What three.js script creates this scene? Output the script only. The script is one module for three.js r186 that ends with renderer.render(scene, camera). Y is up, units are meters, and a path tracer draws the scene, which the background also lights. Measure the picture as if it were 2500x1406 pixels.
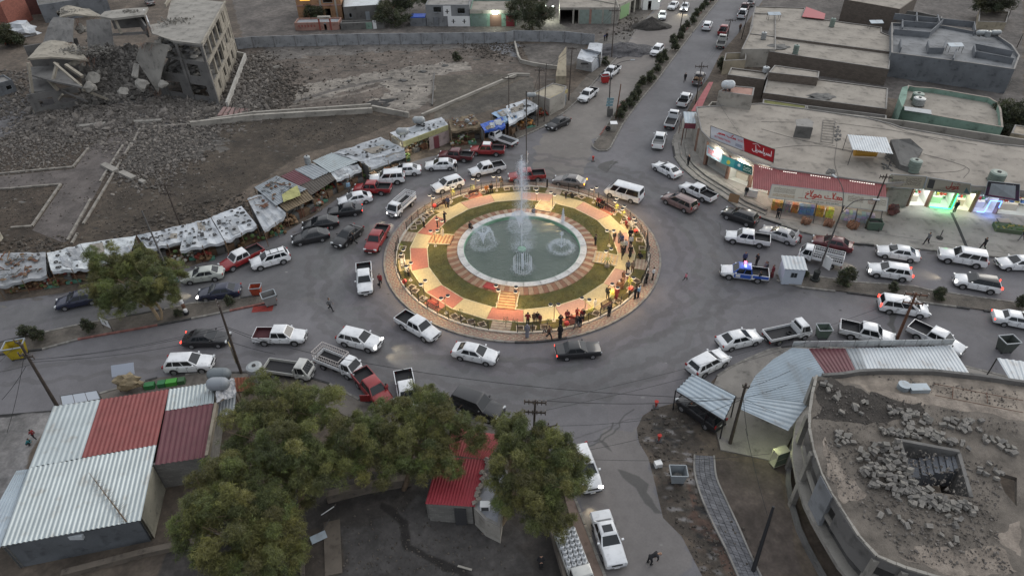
import*as THREE from'three';
import{mergeGeometries,toCreasedNormals}from'three/addons/utils/BufferGeometryUtils.js';
import{MarchingCubes}from'three/addons/objects/MarchingCubes.js';
const V3=THREE.Vector3,PI=Math.PI,v3=(x,y,z)=>new V3(x,y,z);
const scene=new THREE.Scene();
// ---- camera (drone, 24 mm equivalent, 47 m up)
const FPX=1645,TH=0.66584,RO=-0.01636,EYE=v3(-1.278,46.915,67.178);
const fw=v3(0,-Math.sin(TH),-Math.cos(TH)),u0=v3(0,Math.cos(TH),-Math.sin(TH)),r0=v3(1,0,0);
const RT=r0.clone().multiplyScalar(Math.cos(RO)).addScaledVector(u0,Math.sin(RO)),UPV=u0.clone().multiplyScalar(Math.cos(RO)).addScaledVector(r0,-Math.sin(RO));
const camera=new THREE.PerspectiveCamera(2*Math.atan(703 / FPX)*180 / PI,2500 / 1406,0.5,3000);
camera.position.copy(EYE);
camera.quaternion.setFromRotationMatrix(new THREE.Matrix4().makeBasis(RT,UPV,fw.clone().negate()));
// ---- dusk sky: pale afterglow behind the houses to the north-east, blue-grey elsewhere
const SUN=v3(0.62,0.42,-0.66).normalize();
{
const W=256,H=128,d=new Float32Array(W*H*4),sm=THREE.MathUtils.smoothstep;
for(let r=0;r<H;r++)for(let c=0;c<W;c++){
const up=((r+0.5) / H-0.5)*PI,az=((c+0.5) / W-0.5)*2*PI,x=Math.cos(az)*Math.cos(up),z=Math.sin(az)*Math.cos(up),y=Math.sin(up);
const k=x*SUN.x+y*SUN.y+z*SUN.z,g=Math.pow(Math.max(0,k*0.5+0.5),2.2),hz=Math.pow(1-Math.max(0,y),3);
const i=(r*W+c)*4,dn=sm(y,-0.12,0.02);
const L=[0.305+0.67*g+0.08*hz*g,0.335+0.66*g+0.06*hz*g,0.385+0.65*g];
for(let j=0;j<3;j++)d[i+j]=L[j]*(0.16+0.84*dn)*1.3;
d[i+3]=1;
}
const t=new THREE.DataTexture(d,W,H,THREE.RGBAFormat,THREE.FloatType);
t.mapping=THREE.EquirectangularReflectionMapping;t.magFilter=THREE.LinearFilter;t.needsUpdate=true;
scene.background=t;scene.environment=t;
}
const sun=new THREE.DirectionalLight(new THREE.Color().setRGB(1,0.93,0.84),0.6);
sun.position.copy(SUN).multiplyScalar(200);sun.target.position.set(0,0,0);sun.castShadow=true;sun.shadow.radius=45;
Object.assign(sun.shadow.camera,{left:-150,right:150,top:150,bottom:-150,near:1,far:500});
scene.add(sun);scene.add(sun.target);
const renderer=new THREE.WebGLRenderer({antialias:true});
renderer.toneMapping=THREE.LinearToneMapping;renderer.toneMappingExposure=1.06;
renderer.shadowMap.enabled=true;
// ---- random, noise
function rng(s){return()=>{s=(s+0x6d2b79f5)|0;let t=Math.imul(s^(s>>>15),1|s);t=(t+Math.imul(t^(t>>>7),61|t))^t;return((t^(t>>>14))>>>0) / 4294967296;};}
let rnd=rng(7);const rr=(a,b)=>a+(b-a)*rnd();
const HS=new Float32Array(65536);{const q=rng(99);for(let i=0;i<65536;i++)HS[i]=q();}
function vn(x,y,per){ // value noise, optional period
let xi=Math.floor(x),yi=Math.floor(y);const fx=x-xi,fy=y-yi,u=fx*fx*(3-2*fx),v=fy*fy*(3-2*fy);
const w=per?(a)=>((a%per)+per)%per:(a)=>a,h=(a,b)=>HS[((w(a)*73^w(b)*179)+w(b)*7919+w(a)*31)&65535];
const a=h(xi,yi),b=h(xi+1,yi),c=h(xi,yi+1),d=h(xi+1,yi+1);
return a+(b-a)*u+(c-a)*v+(a-b-c+d)*u*v;
}
function fbm(x,y,o=4,per=0){let s=0,a=0.5,t=0;for(let i=0;i<o;i++){s+=a*vn(x,y,per);t+=a;a*=0.5;x*=2;y*=2;per*=2;}return s / t;}
// ---- photo pixel (2500 x 1406) to a point at height h in the place
function P(px,py,h=0){
const d=fw.clone().multiplyScalar(FPX).addScaledVector(RT,px-1250).addScaledVector(UPV,703-py);
return EYE.clone().addScaledVector(d,(h-EYE.y) / d.y);
}
const RX=[0,620,1240,1860],RY=[0,350,700,1046];
function px(code,X,Y){
if(code==='f')return[X,Y];
const i='abcd'.indexOf(code);if(i>=0)return[[900,1280][i%2]+X / 6.25,[420,635][i>>1]+Y / 6.25];
return[RX[code[1]-1]+X / 3.90625,RY[code[0]-1]+Y / 3.90625];
}
function pts(s,h=0){const[c,...r]=s.trim().split(/\s+/);return r.map((p)=>{const[x,y,hh]=p.split(',').map(Number);return P(...px(c,x,y),hh===undefined?h:hh);});}
const pt=(s,h=0)=>pts(s,h)[0];
// ---- textures
function texture(w,h,data,srgb=true,rep=true){
const t=new THREE.DataTexture(data,w,h,THREE.RGBAFormat);t.magFilter=THREE.LinearFilter;t.minFilter=THREE.LinearFilter;
if(srgb)t.colorSpace=THREE.SRGBColorSpace;if(rep)t.wrapS=t.wrapT=THREE.RepeatWrapping;t.needsUpdate=true;return t;
}
const s8=(l)=>{l=Math.max(0,Math.min(1,l));return 255*(l<=0.0031308?12.92*l:1.055*Math.pow(l,1 / 2.4)-0.055);};
function tile(n,fn,srgb=true){const d=new Uint8Array(n*n*4);for(let y=0;y<n;y++)for(let x=0;x<n;x++){const c=fn(x / n,y / n),i=(y*n+x)*4;for(let k=0;k<3;k++)d[i+k]=srgb?s8(c[k]??c):255*Math.max(0,Math.min(1,c[k]??c));d[i+3]=255;}return texture(n,n,d,srgb);}
const g1=(v)=>[v,v,v];
const TX={
mottle:tile(512,(u,v)=>{const a=fbm(u*4,v*4,6,4),b=vn(u*128,v*128,128),c=fbm(u*9+3,v*9,4,9),s=Math.max(0,c-0.58)*2.2;return g1(0.62+0.5*a+0.14*(b-0.5)-s*0.5);}),
rough:tile(512,(u,v)=>{const a=fbm(u*16,v*16,5,16),b=vn(u*200,v*200,200);return g1(0.6*a+0.4*b);},false),
dirt:tile(512,(u,v)=>{const a=fbm(u*5,v*5,6,5),b=vn(u*170,v*170,170),c=fbm(u*24,v*24,3,24);const w=0.4+0.75*a+0.35*(c-0.5)+(b>0.9?0.35:b<0.1?-0.2:0);return[w*1.02,w,w*0.97];}),
grass:tile(512,(u,v)=>{const a=fbm(u*6,v*6,5,6),b=vn(u*180,v*180,180),y=fbm(u*3+9,v*3,4,3),k=0.5+0.55*a+0.55*(b-0.5);return[k*(0.8+0.55*y),k*(0.95+0.12*y),k*0.85];}),
dusty:tile(512,(u,v)=>g1(0.86+0.2*fbm(u*5,v*5,5,5)-0.12*Math.max(0,fbm(u*11+4,v*11,4,11)-0.55)*4)),
metal:tile(512,(u,v)=>{const a=fbm(u*3,v*3,5,3),c=fbm(u*20,v*5,4,5*4),r=Math.max(0,fbm(u*7+2,v*7,5,7)-0.6)*3;const w=0.74+0.26*a+0.1*(c-0.5);return[w-r*0.15,w-r*0.22,w-r*0.27];}),
block:tile(512,(u,v)=>{const R=16,C=8,y=v*R,row=Math.floor(y),x=u*C+(row%2)*0.5,fx=x-Math.floor(x),fy=y-row,j=(fx<0.035||fy<0.07),t=HS[(row*131+(((Math.floor(x)%C)+C)%C)*977)&65535];return g1(j?0.62:0.72+0.28*t+0.16*(fbm(u*60,v*60,3,60)-0.5));}),
};
const TC={};function tex(name,per){const k=name+per;if(!TC[k]){const t=TX[name].clone();t.repeat.set(1 / per,1 / per);t.needsUpdate=true;TC[k]=t;}return TC[k];}
// ---- materials (linear colours)
const MC={};
function mat(c,o={}){
const k=c.join()+JSON.stringify(o);if(MC[k])return MC[k];
const{t,per=4,b,bper=2,bs=0.01,r=0.9,m=0,e,ei=1,coat,phys,...rest}=o;
const M=new(coat||phys?THREE.MeshPhysicalMaterial:THREE.MeshStandardMaterial)({roughness:r,metalness:m,...rest});
M.color.setRGB(c[0],c[1],c[2]);
if(t)M.map=tex(t,per);
if(b){M.bumpMap=tex(b,bper);M.bumpScale=bs;}
if(e){M.emissive.setRGB(e[0],e[1],e[2]);M.emissiveIntensity=ei;}
if(coat){M.clearcoat=coat;M.clearcoatRoughness=0.08;}
return MC[k]=M;
}
const conc=(c,per=5)=>mat(c,{t:'mottle',per,b:'rough',bper:2.3,bs:0.012,r:0.93});
const paint=(c,o={})=>mat(c,{r:0.55,...o});
const MT={
concrete:conc([0.30,0.285,0.265]),conDark:conc([0.17,0.165,0.155]),plaster:conc([0.42,0.39,0.34]),beige:conc([0.40,0.35,0.27]),blue:conc([0.19,0.2,0.212]),
block:mat([0.23,0.22,0.20],{t:'block',per:3.2,b:'rough',bper:1.4,bs:0.01}),brown:mat([0.17,0.14,0.115],{t:'block',per:3.2}),
tin:mat([0.47,0.52,0.525],{t:'metal',per:5,r:0.36,m:0.25}),tinWhite:mat([0.6,0.64,0.66],{t:'metal',per:4,r:0.45}),tinBlue:mat([0.43,0.5,0.55],{t:'metal',per:3.4,r:0.45}),
tinRed:mat([0.26,0.06,0.055],{t:'metal',per:3,r:0.5}),tinMaroon:mat([0.15,0.045,0.055],{t:'metal',per:3,r:0.55}),tinGrey:mat([0.33,0.36,0.38],{t:'metal',per:3,r:0.5}),
steel:mat([0.09,0.085,0.08],{r:0.6,m:0.3}),black:mat([0.02,0.02,0.022],{r:0.6}),dark:mat([0.035,0.033,0.032],{r:0.85}),rust:mat([0.16,0.075,0.045],{t:'mottle',per:1.2,r:0.85}),
wood:mat([0.2,0.13,0.08],{t:'mottle',per:1.5}),white:mat([0.75,0.75,0.74],{r:0.6}),tarp:mat([0.55,0.575,0.60],{t:'mottle',per:5,r:0.62}),stone:conc([0.22,0.21,0.2],2),hole:mat([0.06,0.06,0.062],{r:0.2}),  // hole: dark gloss for window glass and for shade painted into openings
};
// ---- geometry helpers
function fin(g){if(g.index)g=g.toNonIndexed();if(!g.attributes.normal)g.computeVertexNormals();for(const k of Object.keys(g.attributes))if(k!=='position'&&k!=='normal'&&k!=='uv')g.deleteAttribute(k);return g;}
function uvBox(g){
const p=g.attributes.position,n=g.attributes.normal,u=new Float32Array(p.count*2);
for(let i=0;i<p.count;i++){const x=Math.abs(n.getX(i)),y=Math.abs(n.getY(i)),z=Math.abs(n.getZ(i));if(y>=x&&y>=z){u[2*i]=p.getX(i);u[2*i+1]=p.getZ(i);}else if(x>z){u[2*i]=p.getZ(i);u[2*i+1]=p.getY(i);}else{u[2*i]=p.getX(i);u[2*i+1]=p.getY(i);}}
g.setAttribute('uv',new THREE.BufferAttribute(u,2));return g;
}
function mrg(gs,keepUv){gs=[].concat(gs).map(fin);if(!keepUv)gs.forEach((g)=>g.deleteAttribute('uv'));const g=gs.length>1?mergeGeometries(gs):gs[0];return keepUv?g:uvBox(g);}
const used={};function nm(n){const k=used[n]=(used[n]??-1)+1;return k?n+'_'+String(k).padStart(3,'0'):n;}
const T=(g,x=0,y=0,z=0,ry=0,rx=0,rz=0)=>g.applyMatrix4(new THREE.Matrix4().compose(v3(x,y,z),new THREE.Quaternion().setFromEuler(new THREE.Euler(rx,ry,rz,'YXZ')),v3(1,1,1)));
const box=(w,h,d,x=0,y=0,z=0,ry=0,rx=0,rz=0)=>T(new THREE.BoxGeometry(w,h,d),x,y,z,ry,rx,rz); // centred
const bbox=(w,h,d,x=0,y=0,z=0,ry=0)=>box(w,h,d,x,y+h / 2,z,ry); // standing on y
const cyl=(r1,r2,h,x=0,y=0,z=0,n=10)=>T(new THREE.CylinderGeometry(r1,r2,h,n),x,y+h / 2,z);
const ball=(r,x=0,y=0,z=0,a=10,b=7)=>T(new THREE.SphereGeometry(r,a,b),x,y,z);
function bar(a,b,r,r2=r,n=6){const d=b.clone().sub(a),g=new THREE.CylinderGeometry(r2,r,d.length(),n);g.applyMatrix4(new THREE.Matrix4().compose(a.clone().add(b).multiplyScalar(0.5),new THREE.Quaternion().setFromUnitVectors(v3(0,1,0),d.clone().normalize()),v3(1,1,1)));return g;}
function beam(a,b,w,h){const d=b.clone().sub(a),L=d.length(),g=new THREE.BoxGeometry(w,h,L);g.applyMatrix4(new THREE.Matrix4().lookAt(b,a,Math.abs(d.y)>0.98*L?v3(1,0,0):v3(0,1,0)).setPosition(a.clone().add(b).multiplyScalar(0.5)));return g;}
function tube(ps,r,n=5,k=3){return new THREE.TubeGeometry(new THREE.CatmullRomCurve3(ps),ps.length*k,r,n);}
function tris(list){const g=new THREE.BufferGeometry(),a=new Float32Array(list.length*3);list.forEach((v,i)=>v.toArray(a,i*3));g.setAttribute('position',new THREE.BufferAttribute(a,3));g.computeVertexNormals();return g;}
const area2=(p)=>p.reduce((s,a,i)=>{const b=p[(i+1)%p.length];return s+a.x*b.z-b.x*a.z;},0);
function cap(p,ys,up=true){const c=p.map((q)=>new THREE.Vector2(q.x,q.z)),o=[],f=THREE.ShapeUtils.triangulateShape(c,[]),y=(i)=>(typeof ys==='number'?ys:ys[i]);
for(const t of f){const v=t.map((i)=>v3(p[i].x,y(i),p[i].z));const n=v[1].clone().sub(v[0]).cross(v[2].clone().sub(v[0])).y;if((n>0)!==up)v.reverse();o.push(...v);}return o;}
function prism(p,y0,y1){ // plan polygon between two heights (numbers or one per corner)
if(area2(p)>0)p=p.slice().reverse(),y1=Array.isArray(y1)?y1.slice().reverse():y1;const o=[...cap(p,y1,true),...cap(p,y0,false)],Y=(y,i)=>(Array.isArray(y)?y[i]:y);
for(let i=0;i<p.length;i++){const j=(i+1)%p.length,a=v3(p[i].x,Y(y0,i),p[i].z),b=v3(p[j].x,Y(y0,j),p[j].z),c=v3(p[j].x,Y(y1,j),p[j].z),d=v3(p[i].x,Y(y1,i),p[i].z);o.push(a,b,c,a,c,d);}
return tris(o);
}
function inset(p,d){ // offset plan polygon inwards by d
const s=area2(p)>0?1:-1,n=p.length;
return p.map((b,i)=>{const a=p[(i+n-1)%n],c=p[(i+1)%n],e=(u,v)=>{const L=Math.hypot(v.x-u.x,v.z-u.z)||1;return[-(v.z-u.z) / L*s,(v.x-u.x) / L*s];},m=e(a,b),k=e(b,c);let x=m[0]+k[0],z=m[1]+k[1];const q=Math.max(0.35,1+m[0]*k[0]+m[1]*k[1]);return v3(b.x+x / q*d,b.y,b.z+z / q*d);});
}
function ringWall(p,y0,y1,t){const q=inset(p,t),o=[],s=area2(p)>0,quad=(a,b,c,d)=>s?o.push(a,c,b,a,d,c):o.push(a,b,c,a,c,d),at=(v,y)=>v3(v.x,y,v.z),Y=(i)=>(Array.isArray(y1)?y1[i]:y1);
for(let i=0;i<p.length;i++){const j=(i+1)%p.length;quad(at(p[i],y0),at(p[j],y0),at(p[j],Y(j)),at(p[i],Y(i)));quad(at(q[j],y0),at(q[i],y0),at(q[i],Y(i)),at(q[j],Y(j)));quad(at(p[i],Y(i)),at(p[j],Y(j)),at(q[j],Y(j)),at(q[i],Y(i)));}return tris(o);}
function strip(p,w,y0,y1){ // wall or kerb of width w along an open line of points
const L=[],R=[];p.forEach((b,i)=>{const a=p[Math.max(0,i-1)],c=p[Math.min(p.length-1,i+1)],dx=c.x-a.x,dz=c.z-a.z,l=Math.hypot(dx,dz);L.push(v3(b.x-dz / l*w / 2,0,b.z+dx / l*w / 2));R.unshift(v3(b.x+dz / l*w / 2,0,b.z-dx / l*w / 2));});return prism([...L,...R],y0,y1);}
// ---- objects
function shadow(o){o.castShadow=o.receiveShadow=true;return o;}
function part(name,gs,m,parent,keepUv){const o=shadow(new THREE.Mesh(mrg(gs,keepUv),m));o.name=name;parent.add(o);return o;}
function thing(name,label,category,pos,ry=0,group){const o=new THREE.Group();o.name=nm(name);if(pos)o.position.copy(pos);o.rotation.y=ry;o.userData={label,category};if(group)o.userData.group=group;scene.add(o);return o;}
function solo(name,label,category,gs,m,pos,ry=0,group,keepUv){const o=shadow(new THREE.Mesh(mrg(gs,keepUv),m));o.name=nm(name);if(pos)o.position.copy(pos);o.rotation.y=ry;o.userData={label,category};if(group)o.userData.group=group;scene.add(o);return o;}
function struct(name,gs,m,keepUv,label){const o=shadow(new THREE.Mesh(mrg(gs,keepUv),m));o.name=nm(name);o.userData={kind:'structure'};if(label)o.userData.label=label;scene.add(o);return o;}
function copy(src,pos,ry=0,label,group){const o=src.clone();o.name=nm(src.name.replace(/_\d{3}$/,''));o.userData={...src.userData,...(label&&{label}),...(group&&{group})};o.position.copy(pos);o.rotation.y=ry;scene.add(o);return o;}
function stuff(name,label,geo,m,mats,colors,parent=scene){const o=shadow(new THREE.InstancedMesh(uvBox(fin(geo)),m,mats.length));mats.forEach((x,i)=>o.setMatrixAt(i,x));if(colors)colors.forEach((c,i)=>o.setColorAt(i,c));o.name=parent===scene?nm(name):name;o.userData={kind:'stuff'};if(label)o.userData.label=label;parent.add(o);return o;}
const mtx=(p,e,s)=>new THREE.Matrix4().compose(p,new THREE.Quaternion().setFromEuler(e),typeof s==='number'?v3(s,s,s):s);
function inPoly(p,x,z){let c=false;for(let i=0,j=p.length-1;i<p.length;j=i++)if((p[i].z>z)!==(p[j].z>z)&&x<(p[j].x-p[i].x)*(z-p[i].z) / (p[j].z-p[i].z)+p[i].x)c=!c;return c;}
function scatter(poly,n,f){let a=1e9,b=-1e9,c=1e9,d=-1e9;for(const p of poly)a=Math.min(a,p.x),b=Math.max(b,p.x),c=Math.min(c,p.z),d=Math.max(d,p.z);for(let i=0,k=0;i<n&&k<n*30;k++){const x=rr(a,b),z=rr(c,d);if(inPoly(poly,x,z)){f(x,z);i++;}}}
const jag=(seed,det=0,r=1)=>{const q=rng(seed),g=new THREE.IcosahedronGeometry(r,det),p=g.attributes.position,m=new Map();for(let i=0;i<p.count;i++){const k=[p.getX(i),p.getY(i),p.getZ(i)].map((v)=>v.toFixed(3)).join();if(!m.has(k))m.set(k,0.65+0.5*q());const s=m.get(k);p.setXYZ(i,p.getX(i)*s,p.getY(i)*s,p.getZ(i)*s);}g.computeVertexNormals();return g;};
const ORD=(n)=>{const o='first second third fourth fifth sixth seventh eighth ninth tenth eleventh twelfth thirteenth fourteenth fifteenth sixteenth seventeenth eighteenth nineteenth twentieth'.split(' ');return n<20?o[n]:n<29?'twenty-'+o[n-20]:n===29?'thirtieth':'thirty-'+o[n-30];};
const lerp3=(a,b,t)=>a.clone().lerp(b,t);
// corrugated sheets over the quad a-b (eave) / d-c, laid side by side along a-b
function sheets(parent,a,b,c,d,m,w=1.05,ribs=4,amp=0.035){
ribs=Math.max(2,ribs-1);amp*=1.7;
const n=Math.max(1,Math.round(a.distanceTo(b) / w)),N=b.clone().sub(a).cross(d.clone().sub(a)).normalize();if(N.y<0)N.negate();
for(let i=0;i<n;i++){
const o=[],q=ribs*4,lift=rr(0,0.012);
const row=(t,k)=>{const e=lerp3(a,b,t),f=lerp3(d,c,t),y=[0,1,1,0][k%4]*amp+lift;return[e.addScaledVector(N,y),f.addScaledVector(N,y)];};
for(let k=0;k<q;k++){const t0=(i+k / q) / n,t1=(i+(k+1) / q) / n,[e,f]=row(t0,k),[g,h]=row(t1,k+1);o.push(e,g,h,e,h,f);}
part('roof_sheet',tris(o),Array.isArray(m)?m[i%m.length]:m,parent);
}
}
// ================= ground, roads, pavements =================
const ROAD=pts('f 0,737 240,703 440,660 560,615 690,570 760,530 830,480 900,440 960,410 1040,385 1150,362 1262,340 1324,312 1383,271 1419,238 1452,200 1470,179 1511,136 1530,110 1555,70 1600,20 1640,-40 1890,-40 1850,20 1800,85 1760,130 1730,190 1700,230 1668,290 1648,330 1642,350 1648,385 1668,412 1700,440 1760,478 1800,507 1860,534 1957,567 2080,596 2244,609 2403,626 2500,634 2620,650 2620,960 2500,930 2300,880 2100,852 1935,845 1880,853 1824,877 1778,900 1752,918 1720,950 1662,980 1598,997 1570,1015 1555,1046 1560,1079 1583,1118 1598,1174 1619,1264 1665,1310 1714,1404 1760,1480 1510,1480 1475,1404 1406,1225 1391,1200 1330,1080 1210,1045 1090,1015 920,989 876,976 804,938 756,923 600,910 486,912 384,923 243,961 150,1000 0,1012 -200,1040 -200,770');
const cv=(w,h)=>{const c=document.createElement('canvas');c.width=w;c.height=h;return c;};
function canvasMap(x0,z0,x1,z1,W,base,draw,grain){
const k=W / (x1-x0),H=Math.round((z1-z0)*k),c=cv(W,H),g=c.getContext('2d'),css=(l)=>'rgb('+l.map((v)=>Math.round(s8(v))).join()+')';
g.fillStyle=css(base);g.fillRect(0,0,W,H);
const q=rng(5);
const api={g,css,k,x:(x)=>(x-x0)*k,z:(z)=>(z-z0)*k,
poly(p,col,jit=0.5,alpha=1){g.globalAlpha=alpha;g.fillStyle=css(col);g.beginPath();p.forEach((a,i)=>{const b=p[(i+1)%p.length],n=Math.max(1,Math.round(Math.hypot(a.x-b.x,a.z-b.z) / 0.7));for(let j=0;j<n;j++){const t=j / n,X=a.x+(b.x-a.x)*t,Z=a.z+(b.z-a.z)*t;const r=jit*2.4;g.lineTo(api.x(X+(fbm(X*0.9,Z*0.9,4)-0.5)*r),api.z(Z+(fbm(X*0.9+40,Z*0.9,4)-0.5)*r));}});g.closePath();g.fill();g.globalAlpha=1;},
line(p,col,w,alpha=1,wob=0.3){g.globalAlpha=alpha;g.strokeStyle=css(col);g.lineWidth=w*k;g.lineJoin='round';g.beginPath();for(let i=0;i<p.length-1;i++){const a=p[i],b=p[i+1],n=Math.max(1,Math.round(Math.hypot(a.x-b.x,a.z-b.z) / 0.5));for(let j=0;j<=n;j++){const X=a.x+(b.x-a.x)*j / n,Z=a.z+(b.z-a.z)*j / n;g.lineTo(api.x(X+(fbm(X,Z,4)-0.5)*wob*2),api.z(Z+(fbm(X+70,Z,4)-0.5)*wob*2));}}g.stroke();g.globalAlpha=1;},
blobs(p,n,r0_,r1_,cols,alpha=1){let a=1e9,b=-1e9,cc=1e9,d=-1e9;for(const v of p)a=Math.min(a,v.x),b=Math.max(b,v.x),cc=Math.min(cc,v.z),d=Math.max(d,v.z);for(let i=0;i<n;i++){const X=a+(b-a)*q(),Z=cc+(d-cc)*q();if(!inPoly(p,X,Z))continue;const R=r0_+(r1_-r0_)*q()*q(),m=9,col=cols[Math.floor(q()*cols.length)],ph=q()*9,el=0.5+q();g.globalAlpha=alpha;g.fillStyle=css(col);g.beginPath();for(let j=0;j<m;j++){const t=j / m*2*PI,s=R*(0.55+0.9*q());g.lineTo(api.x(X+Math.cos(t)*s*(1+el)),api.z(Z+Math.sin(t+ph*0.05)*s));}g.fill();}g.globalAlpha=1;}};
draw(api);
const im=g.getImageData(0,0,W,H).data,out=new Uint8Array(W*H*4);
for(let y=0;y<H;y++)for(let x=0;x<W;x++){const i=(y*W+x)*4,o=((H-1-y)*W+x)*4,m=grain(x / k,y / k);for(let c2=0;c2<3;c2++)out[o+c2]=Math.max(0,Math.min(255,im[i+c2]*m));out[o+3]=255;}
const t=texture(W,H,out,true,false);t.userData={x0,z0,x1,z1:z0+H / k};return t;
}
function mapUv(g,t){const p=g.attributes.position,u=new Float32Array(p.count*2),{x0,z0,x1,z1}=t.userData;for(let i=0;i<p.count;i++){u[2*i]=(p.getX(i)-x0) / (x1-x0);u[2*i+1]=1-(p.getZ(i)-z0) / (z1-z0);}g.setAttribute('uv',new THREE.BufferAttribute(u,2));return g;}
const hi=(x,y)=>HS[(Math.floor(x)*7919+Math.floor(y)*104729)&65535];
const dirtC=[0.118,0.094,0.072],darkC=[0.068,0.053,0.039],sandC=[0.25,0.222,0.19],greyC=[0.15,0.14,0.135];
const LOTN=pts('11 2250,480 2400,520 2480,1000 1500,1080').length&&pts('f 596,115 800,108 1000,104 1240,102 1250,108 1265,150 1300,165 1360,170 1360,215 1250,190 1060,183 1055,260 1030,287 900,268 700,285 545,296 560,260');
const GT=canvasMap(-135,-122,128,60,2048,dirtC,(a)=>{
const poly=(s,c,j,al)=>a.poly(pts(s),c,j,al);
poly('f -60,300 330,320 190,600 -60,640',darkC,0.5); // planted plots west of the path
poly('f 330,322 545,300 900,278 985,290 870,340 740,375 640,440 500,520 190,600',[0.068,0.054,0.041],0.6);
poly('f 330,322 520,300 560,360 420,400 300,430 270,420',greyC,2.2,0.55); // rubble dust
poly('f -60,240 540,230 545,296 330,322 -60,330',[0.13,0.125,0.125],2);
a.poly(LOTN,[0.132,0.11,0.09],0.6);
poly('f 640,105 1230,104 1180,118 900,128 640,150',[0.16,0.145,0.13],2);
poly('f 720,210 900,180 990,165 1080,150 1130,160 1100,180 1060,184 1055,250 1010,270 880,255 950,230 920,200 790,240 715,250',sandC,1.4);
poly('f 610,200 680,190 650,230 620,240',sandC,1.2,0.7);
poly('f 1075,158 1140,148 1150,170 1085,180',sandC,1);
a.line(pts('f 715,250 830,215 960,190'),[0.13,0.118,0.105],1.1);a.line(pts('f 740,232 850,200 900,190'),sandC,0.6,0.9);a.line(pts('f 700,262 880,225 1000,190'),sandC,0.8,0.7);
poly('f 880,250 960,240 940,262 900,272',[0.045,0.042,0.04],1.6);poly('f 930,240 965,244 950,252',[0.03,0.03,0.03],1);
poly('f 1062,186 1165,180 1290,182 1060,290',[0.115,0.1,0.08],0.3);
poly('f 1060,290 1290,185 1300,190 1310,230 1130,290',[0.105,0.094,0.078],0.4);
poly('f 1270,108 1440,100 1400,160 1300,160',[0.125,0.112,0.1],0.4);
poly('f 1180,108 1260,105 1262,140 1220,132',[0.2,0.2,0.21],1.6);
poly('f 560,-20 1620,-20 1545,90 1490,100 1380,92 590,90',[0.135,0.12,0.108],0.5);
poly('f 1440,105 1560,60 1600,70 1560,130 1515,136 1450,190',[0.15,0.138,0.125],0.8);
poly('f 1860,-20 2500,-20 2500,260 1860,220',[0.12,0.108,0.098],0.4);
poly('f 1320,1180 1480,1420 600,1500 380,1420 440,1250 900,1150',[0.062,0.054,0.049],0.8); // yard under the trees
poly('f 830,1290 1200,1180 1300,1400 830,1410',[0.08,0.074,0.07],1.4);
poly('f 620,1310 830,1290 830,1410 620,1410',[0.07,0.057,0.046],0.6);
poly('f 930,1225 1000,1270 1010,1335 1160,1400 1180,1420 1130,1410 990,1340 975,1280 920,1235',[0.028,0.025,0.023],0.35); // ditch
poly('f 1570,1000 1690,975 1700,1010 1700,1120 1740,1240 1840,1400 1720,1400 1660,1300 1620,1240 1598,1170 1585,1110 1560,1060',[0.085,0.071,0.058],1.6);
poly('f 1590,1005 1690,1050 1680,1100 1600,1080',[0.058,0.05,0.043],2.2);
poly('f 1680,1160 1705,1240 1850,1420 1800,1420 1680,1270',[0.11,0.07,0.055],0.7);
poly('f 1740,1120 1900,1130 1960,1400 1850,1410 1745,1180',[0.105,0.085,0.072],0.4);
poly('f -80,1012 130,1000 40,1180 -80,1300',[0.22,0.21,0.2],0.2);
a.line(pts('f -60,1060 60,1050 110,1062'),[0.1,0.1,0.1],0.05);a.line(pts('f 40,1010 -20,1130 -60,1200'),[0.1,0.1,0.1],0.05);a.line(pts('f -20,1175 40,1160'),[0.1,0.1,0.1],0.05);
a.line(pts('f -60,1018 40,1010 125,1003 150,1000'),[0.03,0.028,0.027],0.5,1,0.7);
a.blobs(pts('f -60,300 980,280 640,440 190,610 -60,640'),1500,0.05,0.22,[[0.2,0.19,0.18],[0.14,0.13,0.12],[0.03,0.028,0.026],[0.045,0.04,0.03]],0.9);
a.blobs(LOTN,900,0.08,0.5,[[0.06,0.055,0.05],[0.2,0.18,0.16],[0.09,0.08,0.07]],0.8);
a.blobs(pts('f 1570,1000 1700,980 1700,1120 1840,1400 1720,1400 1598,1170'),300,0.05,0.3,[[0.03,0.03,0.03],[0.25,0.24,0.23],[0.12,0.09,0.07]],0.8);
},(x,y)=>(0.72+0.5*fbm(x*0.35,y*0.35,5))*(0.92+0.16*hi(x*7.8,y*7.8))*(0.88+0.24*vn(x*2.1,y*2.1)));
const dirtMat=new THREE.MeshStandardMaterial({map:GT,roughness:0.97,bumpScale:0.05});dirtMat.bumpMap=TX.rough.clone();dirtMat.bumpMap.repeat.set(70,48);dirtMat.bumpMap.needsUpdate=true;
{const g=new THREE.PlaneGeometry(3000,3000,60,60).rotateX(-PI / 2);struct('ground',mapUv(fin(g),GT),dirtMat,true);}
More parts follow.
